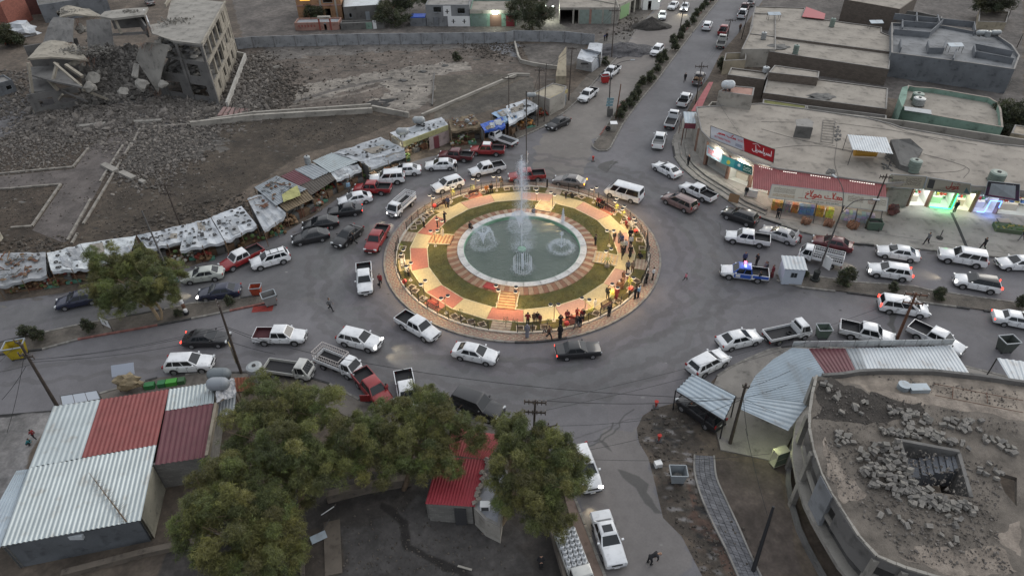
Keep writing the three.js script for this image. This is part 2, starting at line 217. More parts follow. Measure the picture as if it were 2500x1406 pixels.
// ---- asphalt
const asph=[0.146,0.14,0.146];
const AT=canvasMap(-91,-122,91,60,2048,asph,(a)=>{
const poly=(s,c,j,al)=>a.poly(pts(s),c,j,al);
for(const[r0_,r1_,c,al]of[[17,21,[0.17,0.162,0.162],0.35],[22,25,[0.115,0.11,0.11],0.28]]){const n=60,o=[];for(let i=0;i<n;i++)o.push(v3(Math.cos(i / n*2*PI)*r1_,0,Math.sin(i / n*2*PI)*r1_));a.poly(o,c,2.2,al);a.poly(o.map((p)=>p.clone().multiplyScalar(r0_ / r1_)),asph,2.2,al);}
poly('f 1330,315 1470,185 1560,60 1660,-30 1780,-30 1660,110 1500,290 1450,350 1420,440 1300,430',[0.2,0.182,0.16],1.5,0.8); // dusty north carriageway
poly('f 1545,90 1600,20 1640,-30 1720,-30 1640,110 1560,180 1470,185',[0.2,0.182,0.165],1.6,0.7);
poly('f 1500,480 1700,-30 1900,-30 1650,330',[0.142,0.14,0.145],1.2,0.5);
poly('f 1500,900 1750,880 1700,960 1560,1040 1480,1060',[0.17,0.162,0.16],2.5,0.35);
poly('f 1475,1062 1555,1046 1598,1174 1620,1264 1714,1404 1500,1420 1400,1200',[0.18,0.165,0.15],0.8,0.6);
poly('f -100,840 0,800 600,760 760,720 860,600 760,560 440,690 -100,770',[0.12,0.117,0.118],2,0.6);
poly('f 1870,640 2000,640 2500,760 2500,830 1950,720 1780,690',[0.13,0.125,0.125],2,0.5);
for(const s of['f 1560,1160 1580,1180 1595,1230 1620,1255 1600,1255 1570,1225 1555,1190 1510,1150','f 1455,1075 1480,1085 1490,1105 1475,1095','f 1455,410 1470,400 1500,390 1480,420','f 1490,395 1510,392 1505,400 1488,404','f 2160,980 2180,700 2200,710','f 2180,885 2240,880 2290,900 2240,905','f 620,955 640,948 655,952 640,962','f 1180,240 1185,250 1170,248'])poly(s,[0.07,0.066,0.062],0.5,0.7);
const crack=(s,w=0.06,c=[0.05,0.048,0.046],al=0.8,wb=0.5)=>a.line(pts(s),c,w,al,wb);
crack('f 1310,170 1420,180 1570,193 1630,200');crack('f 1470,1070 1390,1100');crack('f 1545,1000 1480,1070 1420,1100 1370,1140',0.09);crack('f 1500,1030 1450,1075',0.12);
crack('f 1600,1010 1480,1040 1300,1130');crack('f 1750,540 1760,560 1765,600');crack('f 1480,420 1502,395 1512,398',0.2);crack('f 2000,845 1940,870 1860,875 1770,945',0.3,[0.075,0.07,0.065],0.7);crack('f 1215,950 1260,880 1500,700',0.05,undefined,0.25);
for(const r of[19.2,20.8,23.4,25]){const o=[];for(let i=0;i<=40;i++){const t=i / 40*2*PI;o.push(v3(Math.cos(t)*r,0,Math.sin(t)*r));}a.line(o,[0.095,0.089,0.09],0.75,0.4,1.3);}
a.line(pts('f 0,800 400,740 700,690'),[0.095,0.092,0.092],0.6,0.35,0.6);a.line(pts('f 0,900 400,870 800,860 1150,880 1450,880 1750,760 2000,690'),[0.095,0.09,0.09],0.7,0.42,0.8);a.line(pts('f 0,940 400,900 800,885'),[0.095,0.09,0.09],0.6,0.42,0.8);
a.blobs(ROAD,300,0.1,1.0,[[0.11,0.104,0.103],[0.165,0.155,0.15],[0.12,0.114,0.113]],0.3);a.blobs(ROAD,300,0.04,0.12,[[0.04,0.038,0.036],[0.3,0.29,0.28]],0.8);
a.blobs(pts('f 0,737 440,660 760,530 960,410 1262,340 1270,352 980,440 780,560 560,660 0,760'),700,0.06,0.5,[[0.06,0.055,0.05],[0.09,0.08,0.07],[0.2,0.18,0.15]],0.55);
a.blobs(pts('f 1648,385 1700,440 1860,534 2080,596 2500,634 2500,650 2080,612 1850,550 1690,455 1636,400'),400,0.06,0.4,[[0.06,0.055,0.05],[0.2,0.18,0.15]],0.5);
},(x,y)=>(0.88+0.24*fbm(x*0.2,y*0.2,4))*(0.965+0.07*hi(x*11.2,y*11.2))*(0.97+0.06*vn(x*1.7,y*1.7)));
const asphMat=new THREE.MeshStandardMaterial({map:AT,roughness:0.86,bumpScale:0.003});asphMat.bumpMap=TX.rough.clone();asphMat.bumpMap.repeat.set(90,94);asphMat.bumpMap.needsUpdate=true;
struct('road',mapUv(fin(tris(cap(ROAD,0.006))),AT),asphMat,true);
// ---- raised pavements and medians (kerb line given along the road side)
const kerbMat=conc([0.27,0.255,0.23],2),kerbRed=conc([0.27,0.12,0.1],2),kerbBlack=conc([0.07,0.068,0.066],2),paveMat=conc([0.33,0.31,0.28],6),medianMat=mat([0.16,0.142,0.122],{t:'dirt',per:5,b:'rough',bper:1.5,bs:0.04});
function kerbs(name,line,mats,w=0.22,h=0.17,len=1.25){ // row of kerb stones, each a piece
const g=thing(name,null,null);g.userData={kind:'structure'};
let k=0;for(let i=0;i<line.length-1;i++){const a=line[i],b=line[i+1],L=a.distanceTo(b),n=Math.max(1,Math.round(L / len));for(let j=0;j<n;j++,k++){const p=lerp3(a,b,(j+0.5) / n);if(rnd()<0.025)continue;const o=part('kerb_stone',box(L / n-0.03,h,w),mats[Math.floor(k / 3)%mats.length],g);o.position.set(p.x,h / 2+0.004+rr(-0.012,0.006),p.z);o.rotation.y=Math.atan2(-(b.z-a.z),b.x-a.x)+rr(-0.02,0.02);}}
return g;
}
const platform=(name,p,h,m)=>struct(name,prism(p,0.0,h),m);
// north avenue median
const MN_L=pts('f 1447,354 1470,325 1506,266 1573,197 1637,120 1726,15 1770,-40'),MN_R=pts('f 1490,362 1520,305 1555,256 1606,195 1665,115 1714,51 1755,0 1785,-40'),MN_TIP=pts('f 1490,362 1481,369 1462,369 1449,361 1447,354');
platform('median_strip',inset([...MN_L,...MN_R.slice().reverse(),...pts('f 1481,368 1462,368 1449,360')],0.12),0.13,medianMat);
kerbs('median_kerb',MN_L,[kerbMat,kerbRed,kerbMat]);kerbs('median_kerb',MN_R,[kerbMat]);kerbs('median_kerb',MN_TIP,[kerbMat],0.22,0.17,0.5);
// west median
const MW_U=pts('f -100,850 0,837 179,797 307,774 400,757 463,743 560,733 640,722 676,722'),MW_D=pts('f -100,882 0,866 102,854 189,830 282,813 384,795 494,774 560,760 640,743 676,732');
platform('median_strip',inset([...MW_U,...MW_D.slice().reverse()],0.12),0.13,medianMat);
kerbs('median_kerb',MW_U,[kerbMat,kerbBlack,kerbMat]);kerbs('median_kerb',MW_D,[kerbRed,kerbBlack,kerbMat,kerbRed]);
// east median
const ME_U=pts('f 1896,672 1952,670 2085,690 2231,700 2270,710 2500,743 2600,760'),ME_D=pts('f 1896,686 1957,703 1983,706 2098,719 2270,742 2436,764 2500,777 2600,794');
platform('median_strip',inset([...ME_U,...ME_D.slice().reverse()],0.12),0.13,medianMat);
kerbs('median_kerb',ME_U,[kerbMat]);kerbs('median_kerb',ME_D,[kerbMat,kerbMat,kerbBlack]);
// pavements along the shops
const K_NE=pts('f 1668,290 1648,330 1642,350 1648,385 1668,412 1700,440 1760,478 1800,507 1860,534 1957,567 2080,596 2244,609 2403,626 2500,634 2600,648');
platform('pavement',[...K_NE.map((p)=>p.clone()),...pts('f 2600,470 2230,430 1900,380 1760,330 1720,270')],0.14,paveMat);
kerbs('pavement_kerb',K_NE.slice(1),[kerbMat,kerbBlack,kerbMat],0.24,0.19);
{const q=inset([...K_NE.map((p)=>p.clone()),...pts('f 2600,470 1720,270')],1.1).slice(2,9);struct('pavement_step',strip(q,0.5,0.14,0.27),kerbMat);struct('pavement_step',strip(inset([...q,...pts('f 2600,470 1720,270')],0.8).slice(0,7),0.5,0.14,0.4),kerbMat);}
const K_NW=pts('f 1262,340 1324,312 1383,271 1419,238 1452,200 1470,179 1511,136');kerbs('pavement_kerb',K_NW,[kerbMat,kerbMat,kerbBlack]);
platform('pavement',[...K_NW,...pts('f 1498,125 1440,178 1400,225 1360,262 1305,300 1255,325')],0.12,medianMat);
const K_SW=pts('f 243,963 294,948 384,924 486,913 600,911 756,924 804,939 876,977 920,990 1090,1016 1210,1046 1290,1065');kerbs('pavement_kerb',K_SW,[kerbMat,kerbBlack]);
platform('pavement',[...K_SW,...pts('f 1280,1100 1080,1060 900,1040 780,990 640,960 420,950 250,985')],0.12,conc([0.17,0.15,0.13],5));
const K_SE=pts('f 2500,932 2300,882 2100,854 1935,847 1880,855 1824,879 1778,902 1752,920');kerbs('pavement_kerb',K_SE,[kerbMat,kerbMat,kerbBlack]);
platform('pavement',[...K_SE,...pts('f 1735,960 1740,1020 1760,1100 1900,1130 2000,950 2500,960')],0.14,conc([0.29,0.27,0.245],6));
const K_S=pts('f 1391,1200 1406,1225 1440,1313 1475,1404 1500,1470');kerbs('pavement_kerb',K_S,[kerbMat]);
platform('pavement',[...K_S,...pts('f 1470,1470 1440,1404 1408,1313 1385,1240 1375,1200')],0.13,conc([0.23,0.17,0.14],4));
struct('low_wall',strip(pts('f 1330,1255 1345,1300 1375,1404 1390,1470'),0.25,0,0.7),conc([0.2,0.17,0.14],3));
// ================= roundabout garden with fountain =================
const pol=(r,deg,y=0)=>v3(Math.cos(deg*PI / 180)*r,y,-Math.sin(deg*PI / 180)*r);
function annulus(r1,r2,y0,y1,a0=0,a1=360,n=72,yi0=y1){const o=[];const A=(i)=>a0+(a1-a0)*i / n; // outer top y1, inner top yi0
for(let i=0;i<n;i++){const p=pol(r2,A(i)),q=pol(r2,A(i+1)),s=pol(r1,A(i)),t=pol(r1,A(i+1)),Y=(v,y)=>v3(v.x,y,v.z);
o.push(Y(p,y1),Y(q,y1),Y(t,yi0),Y(p,y1),Y(t,yi0),Y(s,yi0),Y(p,y0),Y(q,y0),Y(q,y1),Y(p,y0),Y(q,y1),Y(p,y1),Y(t,y0),Y(s,y0),Y(s,yi0),Y(t,y0),Y(s,yi0),Y(t,yi0));}
if(a1-a0<360)for(const a of[a0,a1]){const p=pol(r2,a),s=pol(r1,a);o.push(v3(p.x,y0,p.z),v3(s.x,y0,s.z),v3(s.x,yi0,s.z),v3(p.x,y0,p.z),v3(s.x,yi0,s.z),v3(p.x,y1,p.z));}
return tris(o);}
const ringUv=(g,r)=>{const p=g.attributes.position,u=new Float32Array(p.count*2);for(let i=0;i<p.count;i+=3){const a=[0,1,2].map((k)=>Math.atan2(-p.getZ(i+k),p.getX(i+k)));for(let k=0;k<3;k++){let t=a[k];if(t-a[0]>PI)t-=2*PI;if(a[0]-t>PI)t+=2*PI;u[2*(i+k)]=t*r;u[2*(i+k)+1]=Math.hypot(p.getX(i+k),p.getZ(i+k));}}g.setAttribute('uv',new THREE.BufferAttribute(u,2));return g;};
// pavers, pink and cream in an interlocking chequer; the map's period is 1.52 m so that it closes round the ring
TX.pavers=tile(256,(u,v)=>{const x=Math.floor(u*8),y=Math.floor(v*8),fx=u*8-x,fy=v*8-y,j=fx<0.07||fy<0.07,t=((x>>1)+y+(HS[(x*7+y*191)&65535]>0.86))&1,n=0.7+0.4*HS[(x*37+y*911+5)&65535],c=t?[0.34,0.215,0.165]:[0.37,0.31,0.235];return c.map((q)=>(j?q*0.55:q*n*(0.9+0.2*vn(u*90,v*90,90))));});
TX.court=tile(256,(u,v)=>{const x=Math.floor(u*8),y=Math.floor(v*8),fx=u*8-x,fy=v*8-y,j=fx<0.06||fy<0.06;return g1(j?0.7:0.84+0.16*HS[(x*53+y*717)&65535]+0.1*(vn(u*80,v*80,80)-0.5));});
const paverMat=mat([1,1,1],{t:'pavers',per:104.3 / 68,r:0.85,b:'rough',bper:1,bs:0.006});
struct('pavement',ringUv(annulus(15.35,16.42,0,0.15,0,360,120),16.6),paverMat,true,'ring pavement of pink and cream pavers round the fountain garden');
{const g=thing('kerb',null,null);g.userData={kind:'structure'};const A=annulus(16.43,16.66,0,0.165,0,360 / 96-0.12,2),m=[kerbMat,conc([0.24,0.22,0.2],2),conc([0.3,0.27,0.23],2)];for(let i=0;i<96;i++){const o=part('kerb_stone',A.clone(),i>70&&i<76?kerbBlack:m[i%3],g);o.rotation.y=i / 96*2*PI;}}
const grassM=mat([0.12,0.118,0.042],{t:'grass',per:3.5,b:'rough',bper:0.9,bs:0.05,r:0.95}),grassD=mat([0.135,0.122,0.048],{t:'grass',per:4.5,b:'rough',bper:0.9,bs:0.05,r:0.95});
const GATES=[168,71,-14.5,-100],nearGate=(a,w)=>GATES.some((g)=>Math.abs(((a-g+540)%360)-180)<w);
{const o=solo('lawn','outer ring of short grass inside the railing with square tree pits','lawn',annulus(13.4,15.1,0,0.16,0,360,120),grassD);o.userData.kind='structure';delete o.userData.category;}
{const o=solo('lawn','inner lawn between the coloured path and the brick ring of the pool','lawn',annulus(9.0,11.9,0,0.15,0,360,120,0.24),grassM);o.userData.kind='structure';delete o.userData.category;}
{const n=7000,q=rng(31),M=[],C=[];for(let i=0;i<n;i++){const outer=q()<0.42,r=outer?13.8+1.2*q():9.15+2.3*q(),a=q()*360;if(nearGate(a,6))continue;M.push(mtx(pol(r,a,outer?0.16:0.17+0.06*(11.5-r) / 2.4),new THREE.Euler(0,q()*6,0),v3(1,0.6+0.9*q(),1)));const k=0.6+0.7*q();C.push(new THREE.Color().setRGB(k*(0.9+0.5*q()),k,k*0.7));}
const bl=[];for(let k=0;k<5;k++){const t=k*1.26,x=0.05*Math.cos(t),z=0.05*Math.sin(t);bl.push(v3(x-0.012,0,z),v3(x+0.012,0,z),v3(x*1.9,0.06,z*1.9));}stuff('grass','tufts of grass on the garden lawns',tris(bl),mat([0.13,0.13,0.045],{r:1}),M,C);}
// coloured path: twenty flat sections
const JO=[178,164,145,126,107,89,70,51.5,32,13.5,-6,-22,-38,-57,-73,-90.5,-107.4,-125,-143,-162.3,-182];
const yel=mat([0.5,0.41,0.225],{t:'court',per:1.6,r:0.8,b:'rough',bper:0.8,bs:0.006}),redP=mat([0.42,0.155,0.105],{t:'court',per:1.6,r:0.8,b:'rough',bper:0.8,bs:0.006}),pinkP=mat([0.46,0.27,0.2],{t:'court',per:1.6,r:0.8,b:'rough',bper:0.8,bs:0.006}),edgeM=mat([0.62,0.56,0.38],{t:'mottle',per:2});
const garden=thing('garden_path',null,null);garden.userData={kind:'structure',label:'ring path of alternating yellow and red paved sections'};
const quadr=(r1,a,r2,b,y)=>[pol(r1,a,y),pol(r2,a,y),pol(r2,b,y),pol(r1,b,y)];
for(let i=0;i<20;i++){const a=JO[i],b=JO[i+1],Q=quadr(11.55,a-0.1,13.62,b+0.1,0.2),y=i%2===0;
const s=part('paving_section',prism(Q,0.05,0.205),y?yel:[15,17,19,1].includes(i)?redP:pinkP,garden);s.userData.label=(y?'yellow':'red')+' paved section of the ring path';
for(const[u,v]of[[0,3],[1,2]])part('path_edging',strip([Q[u],Q[v]],0.09,0.04,0.225),edgeM,garden);}
// paved bays with benches in the outer lawn, four paved gateways and striped ramps to the pool
const BAYS=[[116,redP],[137,yel],[36,redP],[17.5,yel],[-168,yel],[-133,redP],[-52,yel],[-69,redP]];
for(const[a,m]of BAYS)part('paving_bay',prism(quadr(13.55,a-4.2,14.95,a+4.2),0.05,0.2),m,garden).userData.label=(m===yel?'yellow':'red')+' paved bench bay';
const plankA=conc([0.46,0.33,0.17],1.4),plankB=conc([0.31,0.145,0.075],1.4),plankC=conc([0.4,0.34,0.26],1.4),plankD=conc([0.33,0.24,0.18],1.4);
for(const g of GATES){
const w=1.0,ramp=thing('garden_ramp',null,null,v3(0,0,0),g*PI / 180);ramp.userData={kind:'structure',label:'striped paved ramp from the ring path up to the pool'};
for(let i=0;i<13;i++){const r=8.75+i*0.22,y=0.22+0.2*(1-i / 13);part('paving_stripe',box(0.212,0.2,2*w,r+0.11,y-0.09,0),i%2?plankA:(g===168||g===-100)?plankB:plankC,ramp);}
for(const s of[-1,1])part('ramp_edging',beam(v3(8.75,0.42,s*(w+0.06)),v3(11.6,0.24,s*(w+0.06)),0.1,0.14),edgeM,ramp);
for(let i=0;i<8;i++)part('paving_stripe',box(0.212,0.17,2*w+0.1,13.66+i*0.22+0.1,0.13,0),i%2?plankD:plankC,ramp);
}
// brick skirt, rim, basin
{const sk=thing('brick_skirt',null,null);sk.userData={kind:'structure',label:'ring of alternating brown and tan brick courses round the pool'};
const N=96,mk=(v)=>annulus(7.84,9.1,0.1,0.27+v,0.06,360 / N-0.06,2,0.43+v),gs=[mk(0),mk(0.008)];const bm=[conc([0.28,0.145,0.09],1.2),conc([0.35,0.245,0.165],1.2),conc([0.25,0.13,0.085],1.2),conc([0.36,0.27,0.19],1.2)];
for(let i=0;i<N;i++){const a=i / N*360,south=Math.cos((a-230)*PI / 180)>-0.1;const o=part('brick_course',gs[i%2].clone(),i%2?bm[south?1:3]:bm[i%4&&south?0:2],sk);o.rotation.y=a*PI / 180;}}
const pool=thing('fountain_pool','round fountain pool with white stone rim and teal water','fountain');
{const rimM=mat([0.6,0.59,0.57],{t:'mottle',per:2.5,r:0.5});const R=annulus(7.06,7.82,0.1,0.5,0.15,15-0.15,6);for(let i=0;i<24;i++)part('rim_stone',R.clone(),rimM,pool).rotation.y=i*15*PI / 180;
const bas=mat([0.36,0.56,0.42],{t:'mottle',per:3,r:0.7});part('basin',[annulus(7.0,7.07,-0.6,0.46,0,360,72),T(new THREE.CircleGeometry(7.05,72).rotateX(-PI / 2),0,-0.35,0),annulus(2.6,2.7,-0.35,-0.28,0,360,48),annulus(0,0.5,-0.35,0.2,0,360,16)],bas,pool);
const w=new THREE.CircleGeometry(7.04,96).rotateX(-PI / 2),wm=new THREE.MeshPhysicalMaterial({color:new THREE.Color().setRGB(0.8,0.93,0.84),transmission:1,thickness:0,roughness:0.06,ior:1.33});
TX.wave=tile(512,(u,v)=>{const a=fbm(u*7,v*12,4,7*12),b=fbm(u*18+a,v*18,3,18);return g1(0.6*a+0.4*b);},false);wm.bumpMap=tex('wave',4);wm.bumpScale=0.12;
part('water',T(w,0,0.3,0),wm,pool);}
// water jets: sprays of droplets
const dropM=new THREE.MeshPhysicalMaterial({color:new THREE.Color().setRGB(0.93,0.96,1),roughness:0.25,transmission:0.45,thickness:0});
function spray(name,label,pos,make){const g=thing(name,label,'fountain jet',pos);const M=[];const q=rng(Math.round(pos.x*100)+77);make((x,y,z,s,l=1,tx=0,tz=0)=>M.push(mtx(v3(x,y,z),new THREE.Euler(tz,q()*3,-tx),v3(s,s*l,s))),q);stuff('water_spray',null,new THREE.IcosahedronGeometry(1,0),dropM,M,null,g);return g;}
const WL=0.32,parab=(put,q,n,r,h,dir,sz=0.02,jit=0.05,x0=0,z0=0)=>{for(let i=0;i<n*4;i++){const t=q()**0.8,y=4*h*t*(1-t),d=r*t,j=jit*(1+5*t*q());put(x0+Math.cos(dir)*d+(q()-0.5)*j,y+(q()-0.5)*j,z0+Math.sin(dir)*d+(q()-0.5)*j,sz*0.68*(0.5+q()),1.9);}};
spray('fountain_jet','tall central water jet rising far above the pool',v3(0,WL,0),(put,q)=>{for(let i=0;i<900;i++){const t=q()**1.4,y=t*12.4,w=0.02+0.22*t*(0.3+q());put((q()+q()-1)*w,y,(q()+q()-1)*w,0.013+0.016*q(),3);}for(let i=0;i<18000;i++){const t=q(),w=0.5+1.15*(1-t);put((q()+q()+q()-1.5)*w+0.25*(1-t),t*11.6,(q()+q()+q()-1.5)*w,0.007+0.01*q(),1.7);}for(let i=0;i<900;i++){const a=q()*6.28,r=0.5+q()*0.9;put(Math.cos(a)*r,q()*q()*0.5,Math.sin(a)*r,0.012+0.014*q(),1);}});
const ringSplash=(put,q,n,r,w)=>{for(let i=0;i<n*2;i++){const a=q()*6.283,R=r+(q()+q()-1)*w*1.3;put(Math.cos(a)*R,q()*q()*0.3,Math.sin(a)*R,0.01+0.024*q()*q(),1);}};
const jetAt=(s)=>{const p=pt(s);p.y=WL;return p;};
spray('fountain_jet','low crown of upright water jets at the near side of the pool',jetAt('f 1276,662'),(put,q)=>{for(let k=0;k<26;k++){const a=k / 26*6.283;for(let i=0;i<90;i++){const t=q();put(Math.cos(a)*1.06+(q()-0.5)*0.04,t*1.55,Math.sin(a)*1.06+(q()-0.5)*0.04,0.017+0.012*q(),3);}}for(let i=0;i<300;i++)put((q()-0.5)*0.2,q()*2.1,(q()-0.5)*0.2,0.022,3);ringSplash(put,q,900,1.0,0.5);});
spray('fountain_jet','thin jet with a round splash ring at the right of the pool',jetAt('f 1370,610'),(put,q)=>{for(let i=0;i<500;i++){const t=q();put((q()-0.5)*0.07,t*2.3,(q()-0.5)*0.07,0.016+0.012*q(),3.5);}for(let k=0;k<22;k++)parab(put,q,26,1.45+0.1*q(),0.75,k / 22*6.283,0.016);ringSplash(put,q,1500,1.4,0.42);for(let i=0;i<250;i++){const a=q()*6.28,b=q()*3.14;put(Math.cos(a)*0.24*Math.sin(b),2.05+0.2*Math.cos(b),Math.sin(a)*0.24*Math.sin(b),0.018,1.2);}});
spray('fountain_jet','tulip of falling spray at the left of the pool',jetAt('f 1180,600'),(put,q)=>{for(let k=0;k<30;k++)parab(put,q,60,1.5+0.2*q(),2.0,k / 30*6.283,0.016,0.08);for(let i=0;i<350;i++)put((q()-0.5)*0.1,q()*2.4,(q()-0.5)*0.1,0.018,3);ringSplash(put,q,1000,1.4,0.6);});
spray('fountain_jet','dome of spray behind the tall central jet',jetAt('f 1268,560'),(put,q)=>{for(let k=0;k<30;k++)parab(put,q,60,1.4+0.2*q(),1.9,k / 30*6.283,0.017,0.09);ringSplash(put,q,700,1.3,0.6);});
spray('fountain_jet','thin plume of spray over the inner lawn at upper right',pt('f 1374,545',0.3),(put,q)=>{for(let i=0;i<900;i++){const t=q(),w=0.05+0.35*(1-t);put((q()+q()-1)*w,t*2.2,(q()+q()-1)*w,0.012+0.012*q(),2.5);}});
// railing
{const f=thing('railing','black iron railing with thin pickets round the fountain garden','fence'),N=62;const post=cyl(0.05,0.05,1.15,0,0,0,6),fm=mat([0.03,0.03,0.032],{r:0.5,m:0.4});part('kerb_base',annulus(15.08,15.34,0,0.26,0,360,120),mat([0.5,0.46,0.4],{t:'mottle',per:3}),f);
const L=2*15.2*Math.sin(PI / N),pan=[];for(const y of[0.25,0.95])pan.push(box(L,0.035,0.03,0,y,0));for(let i=1;i<11;i++)pan.push(box(0.016,0.86,0.016,-L / 2+i*L / 11,0.58,0));const PG=mrg(pan);
for(let i=0;i<N;i++){const a=i / N*360,b=(i+0.5) / N*360;if(nearGate(a,4.5)&&!nearGate(a,3)){const o=part('gate_post',bbox(0.22,1.5,0.22),fm,f);o.position.copy(pol(15.2,a));continue;}if(nearGate(a,3))continue;const o=part('post',post.clone(),fm,f);o.position.copy(pol(15.2,a,0.25));if(nearGate(b,3.4))continue;const p=part('panel',PG.clone(),fm,f);p.position.copy(pol(15.2*Math.cos(PI / N),b,0.25));p.rotation.y=b*PI / 180+PI / 2;}}
// lamps
const glow=mat([0.9,0.85,0.75],{e:[1,0.86,0.62],ei:1.25,r:0.4});
function makeLamp(){const l=thing('garden_lamp','x','lamp',null,0,'lamps of the fountain garden');const pm=mat([0.16,0.12,0.085],{r:0.5,m:0.2});
part('foot',[bbox(0.34,0.08,0.34),cyl(0.09,0.06,0.25,0,0.08,0)],mat([0.5,0.46,0.38]),l);part('pole',cyl(0.045,0.035,2.15,0,0.1,0,8),pm,l);part('arm',[box(0.76,0.04,0.04,0,2.22,0),bar(v3(-0.3,2.22,0),v3(0,2.0,0),0.015),bar(v3(0.3,2.22,0),v3(0,2.0,0),0.015)],pm,l);
for(const s of[-1,1]){const h=part('lamp_head',T(new THREE.SphereGeometry(0.24,14,6,0,2*PI,PI / 2,PI / 2).scale(1,0.75,1),s*0.4,2.3,0),glow,l);part('lamp_cap',T(new THREE.SphereGeometry(0.235,14,5,0,2*PI,0,PI / 2).scale(1,0.3,1),s*0.4,2.305,0),MT.black,h);}
return l;}
const LAMPS=[[10.6,162.2,'left of the west ramp, farther one'],[10.6,175.5,'beside the west ramp, nearer one'],[10.1,77.7,'left of the far ramp'],[10.1,65.3,'right of the far ramp'],[10.6,1.2,'on the far side of the east ramp'],[10.6,-20.9,'beside the small palm at the east ramp'],[10.87,-105.3,'left of the near ramp'],[10.85,-94.6,'right of the near ramp'],[14.35,102.7,'by the railing, between the far bench and the tall jet'],[14.6,114.1,'by the far red bench bay'],[14.6,129.2,'just right of the far yellow bench bay'],[14.67,142,'just left of the far yellow bench bay'],[14.3,46.9,'by the railing behind the minibus'],[14.25,31,'right of the red bench bay at upper right'],[14,23,'by the railing, left of the woman in red'],[14.1,10.4,'next to the red bin at upper right'],[14.29,-166,'above the white bench at far left'],[14.18,-155,'right of the white bench at far left'],[14.36,-139.5,'at the left corner of the near red bay'],[14.57,-125.3,'at the right corner of the near red bay'],[13.78,-77,'beside the man filming at the near railing'],[14.13,-63,'above the red bin at the near railing'],[14.3,-47,'between the yellow lit shrubs at lower right'],[14.6,-37,'beside the red bin at lower right']];
{const L0=makeLamp();LAMPS.forEach(([r,a,s],i)=>{const p=pol(r,a,r<12?0.17:0.16),ry=a*PI / 180+(r<12?0:PI / 2)+(i*0.7%0.5)-0.25,o=i?copy(L0,p,ry):L0;o.position.copy(p);o.rotation.y=ry;o.userData.label='twin-headed lit garden lamp '+s;
for(const k of[-1,1]){const l=new THREE.SpotLight(new THREE.Color().setRGB(1,0.69,0.34),11,0,1.42,0.35);l.name='garden_lamp';l.position.set(p.x+k*0.4*Math.cos(ry),p.y+2.08,p.z-k*0.4*Math.sin(ry));l.target.position.set(l.position.x,0,l.position.z);l.castShadow=true;l.shadow.radius=8;l.shadow.mapSize.set(256,256);scene.add(l,l.target);}});}
// square tree pits with young trees
const pitM=mat([0.52,0.44,0.34],{t:'mottle',per:1});let sap0,pit0;
function sapling(seed,h,lit){const q=rng(seed),g=thing('young_tree','x','young tree',null,0,'young trees in the garden');part('trunk',bar(v3(0,0,0),v3(0.05,h*0.75,0),0.025,0.012),MT.wood,g);const L=[];for(let i=0;i<90;i++){const a=q()*6.3,r=0.3*Math.sqrt(q()),y=h*(0.5+0.5*q()),x=Math.cos(a)*r,z=Math.sin(a)*r,s=0.07+0.05*q(),b=q()*6;L.push(v3(x,y,z),v3(x+s*Math.cos(b),y+s*0.7,z+s*Math.sin(b)),v3(x-s*Math.sin(b)*0.6,y+s*0.2,z+s*0.6*Math.cos(b)));}part('crown',tris(L),mat(lit?[0.32,0.34,0.05]:[0.07,0.085,0.025],{r:0.8}),g);return g;}  // bright crowns have the lamp light put into their leaf colour
const PITS=[97,92,86,81,64,59,55,42.5,33,24,5.5,-1.5,-28,-34,-45,-58,-82,-87,-92,-108,-113,-118,-121,-140,-147,-150,-175,-182,160,155,150,147,144.5,132,120,110];
const around=(a)=>{const t=((a%360)+360)%360,d=['east','north-east','far','far left','west','lower left','near','lower right'][Math.round(t / 45)%8];return d;};
PITS.forEach((a,i)=>{const p=pol(14.55,a,0.16),ry=a*PI / 180+rr(-0.2,0.2);if(!pit0){pit0=thing('tree_pit','square stone-edged tree pit in the grass along the garden railing','tree pit',null,0,'tree pits along the garden railing');for(const[w,d,x,z]of[[0.8,0.09,0,0.36],[0.8,0.09,0,-0.36],[0.09,0.63,0.355,0],[0.09,0.63,-0.355,0]])part('edging',bbox(w,0.11,d,x,0,z),pitM,pit0);part('soil',bbox(0.64,0.03,0.64,0,0.005,0),mat([0.09,0.065,0.045],{t:'dirt',per:1}),pit0);pit0.position.copy(p);pit0.rotation.y=ry;}else copy(pit0,p,ry);scene.children[scene.children.length-1].userData.label='square stone-edged tree pit, '+ORD(PITS.filter((b)=>((b+460)%360)>((a+460)%360)).length)+' clockwise along the railing from the near gate';});
[[-118,1.1,0,'left of the near ramp, over yellow paving'],[-110,0.7,0,'thin, at the edge of the near yellow paving'],[-98,1.2,0,'at the near railing in front of the ramp'],[-94,1.1,0,'round-headed, right of the near ramp'],[-80,0.9,0,'in front of the near yellow paving'],[-61,1.2,1,'lit yellow-green, beside the child in white'],[-49,1.9,1,'bright yellow lit, right of the near bench'],[-35.5,1.7,1,'bright yellow lit, beside the lower right lamp'],[31,1.5,1,'bright yellow lit, beside the minibus'],[25,1.3,1,'yellow lit, at the upper right railing'],[116.5,1.6,1,'yellow lit, behind the far red bench'],[-176,1.7,1,'yellow-green, at the far left railing'],[-158,1.5,0,'slender, beside the white bench'],[150,1.3,0,'slender, inside the railing by the railed truck'],[146,1.2,0,'dark, left of the far yellow bench'],[-9,1.2,1,'yellow-green, just inside the east gate'],[2,1.5,0,'dark, in the east lawn'],[128,1.7,1,'lit, at the railing below the white car']].forEach(([a,h,lit,s],i)=>{const o=sapling(200+i,h,lit);o.position.copy(pol(14.45,a,0.17));o.userData.label='young tree '+s;});
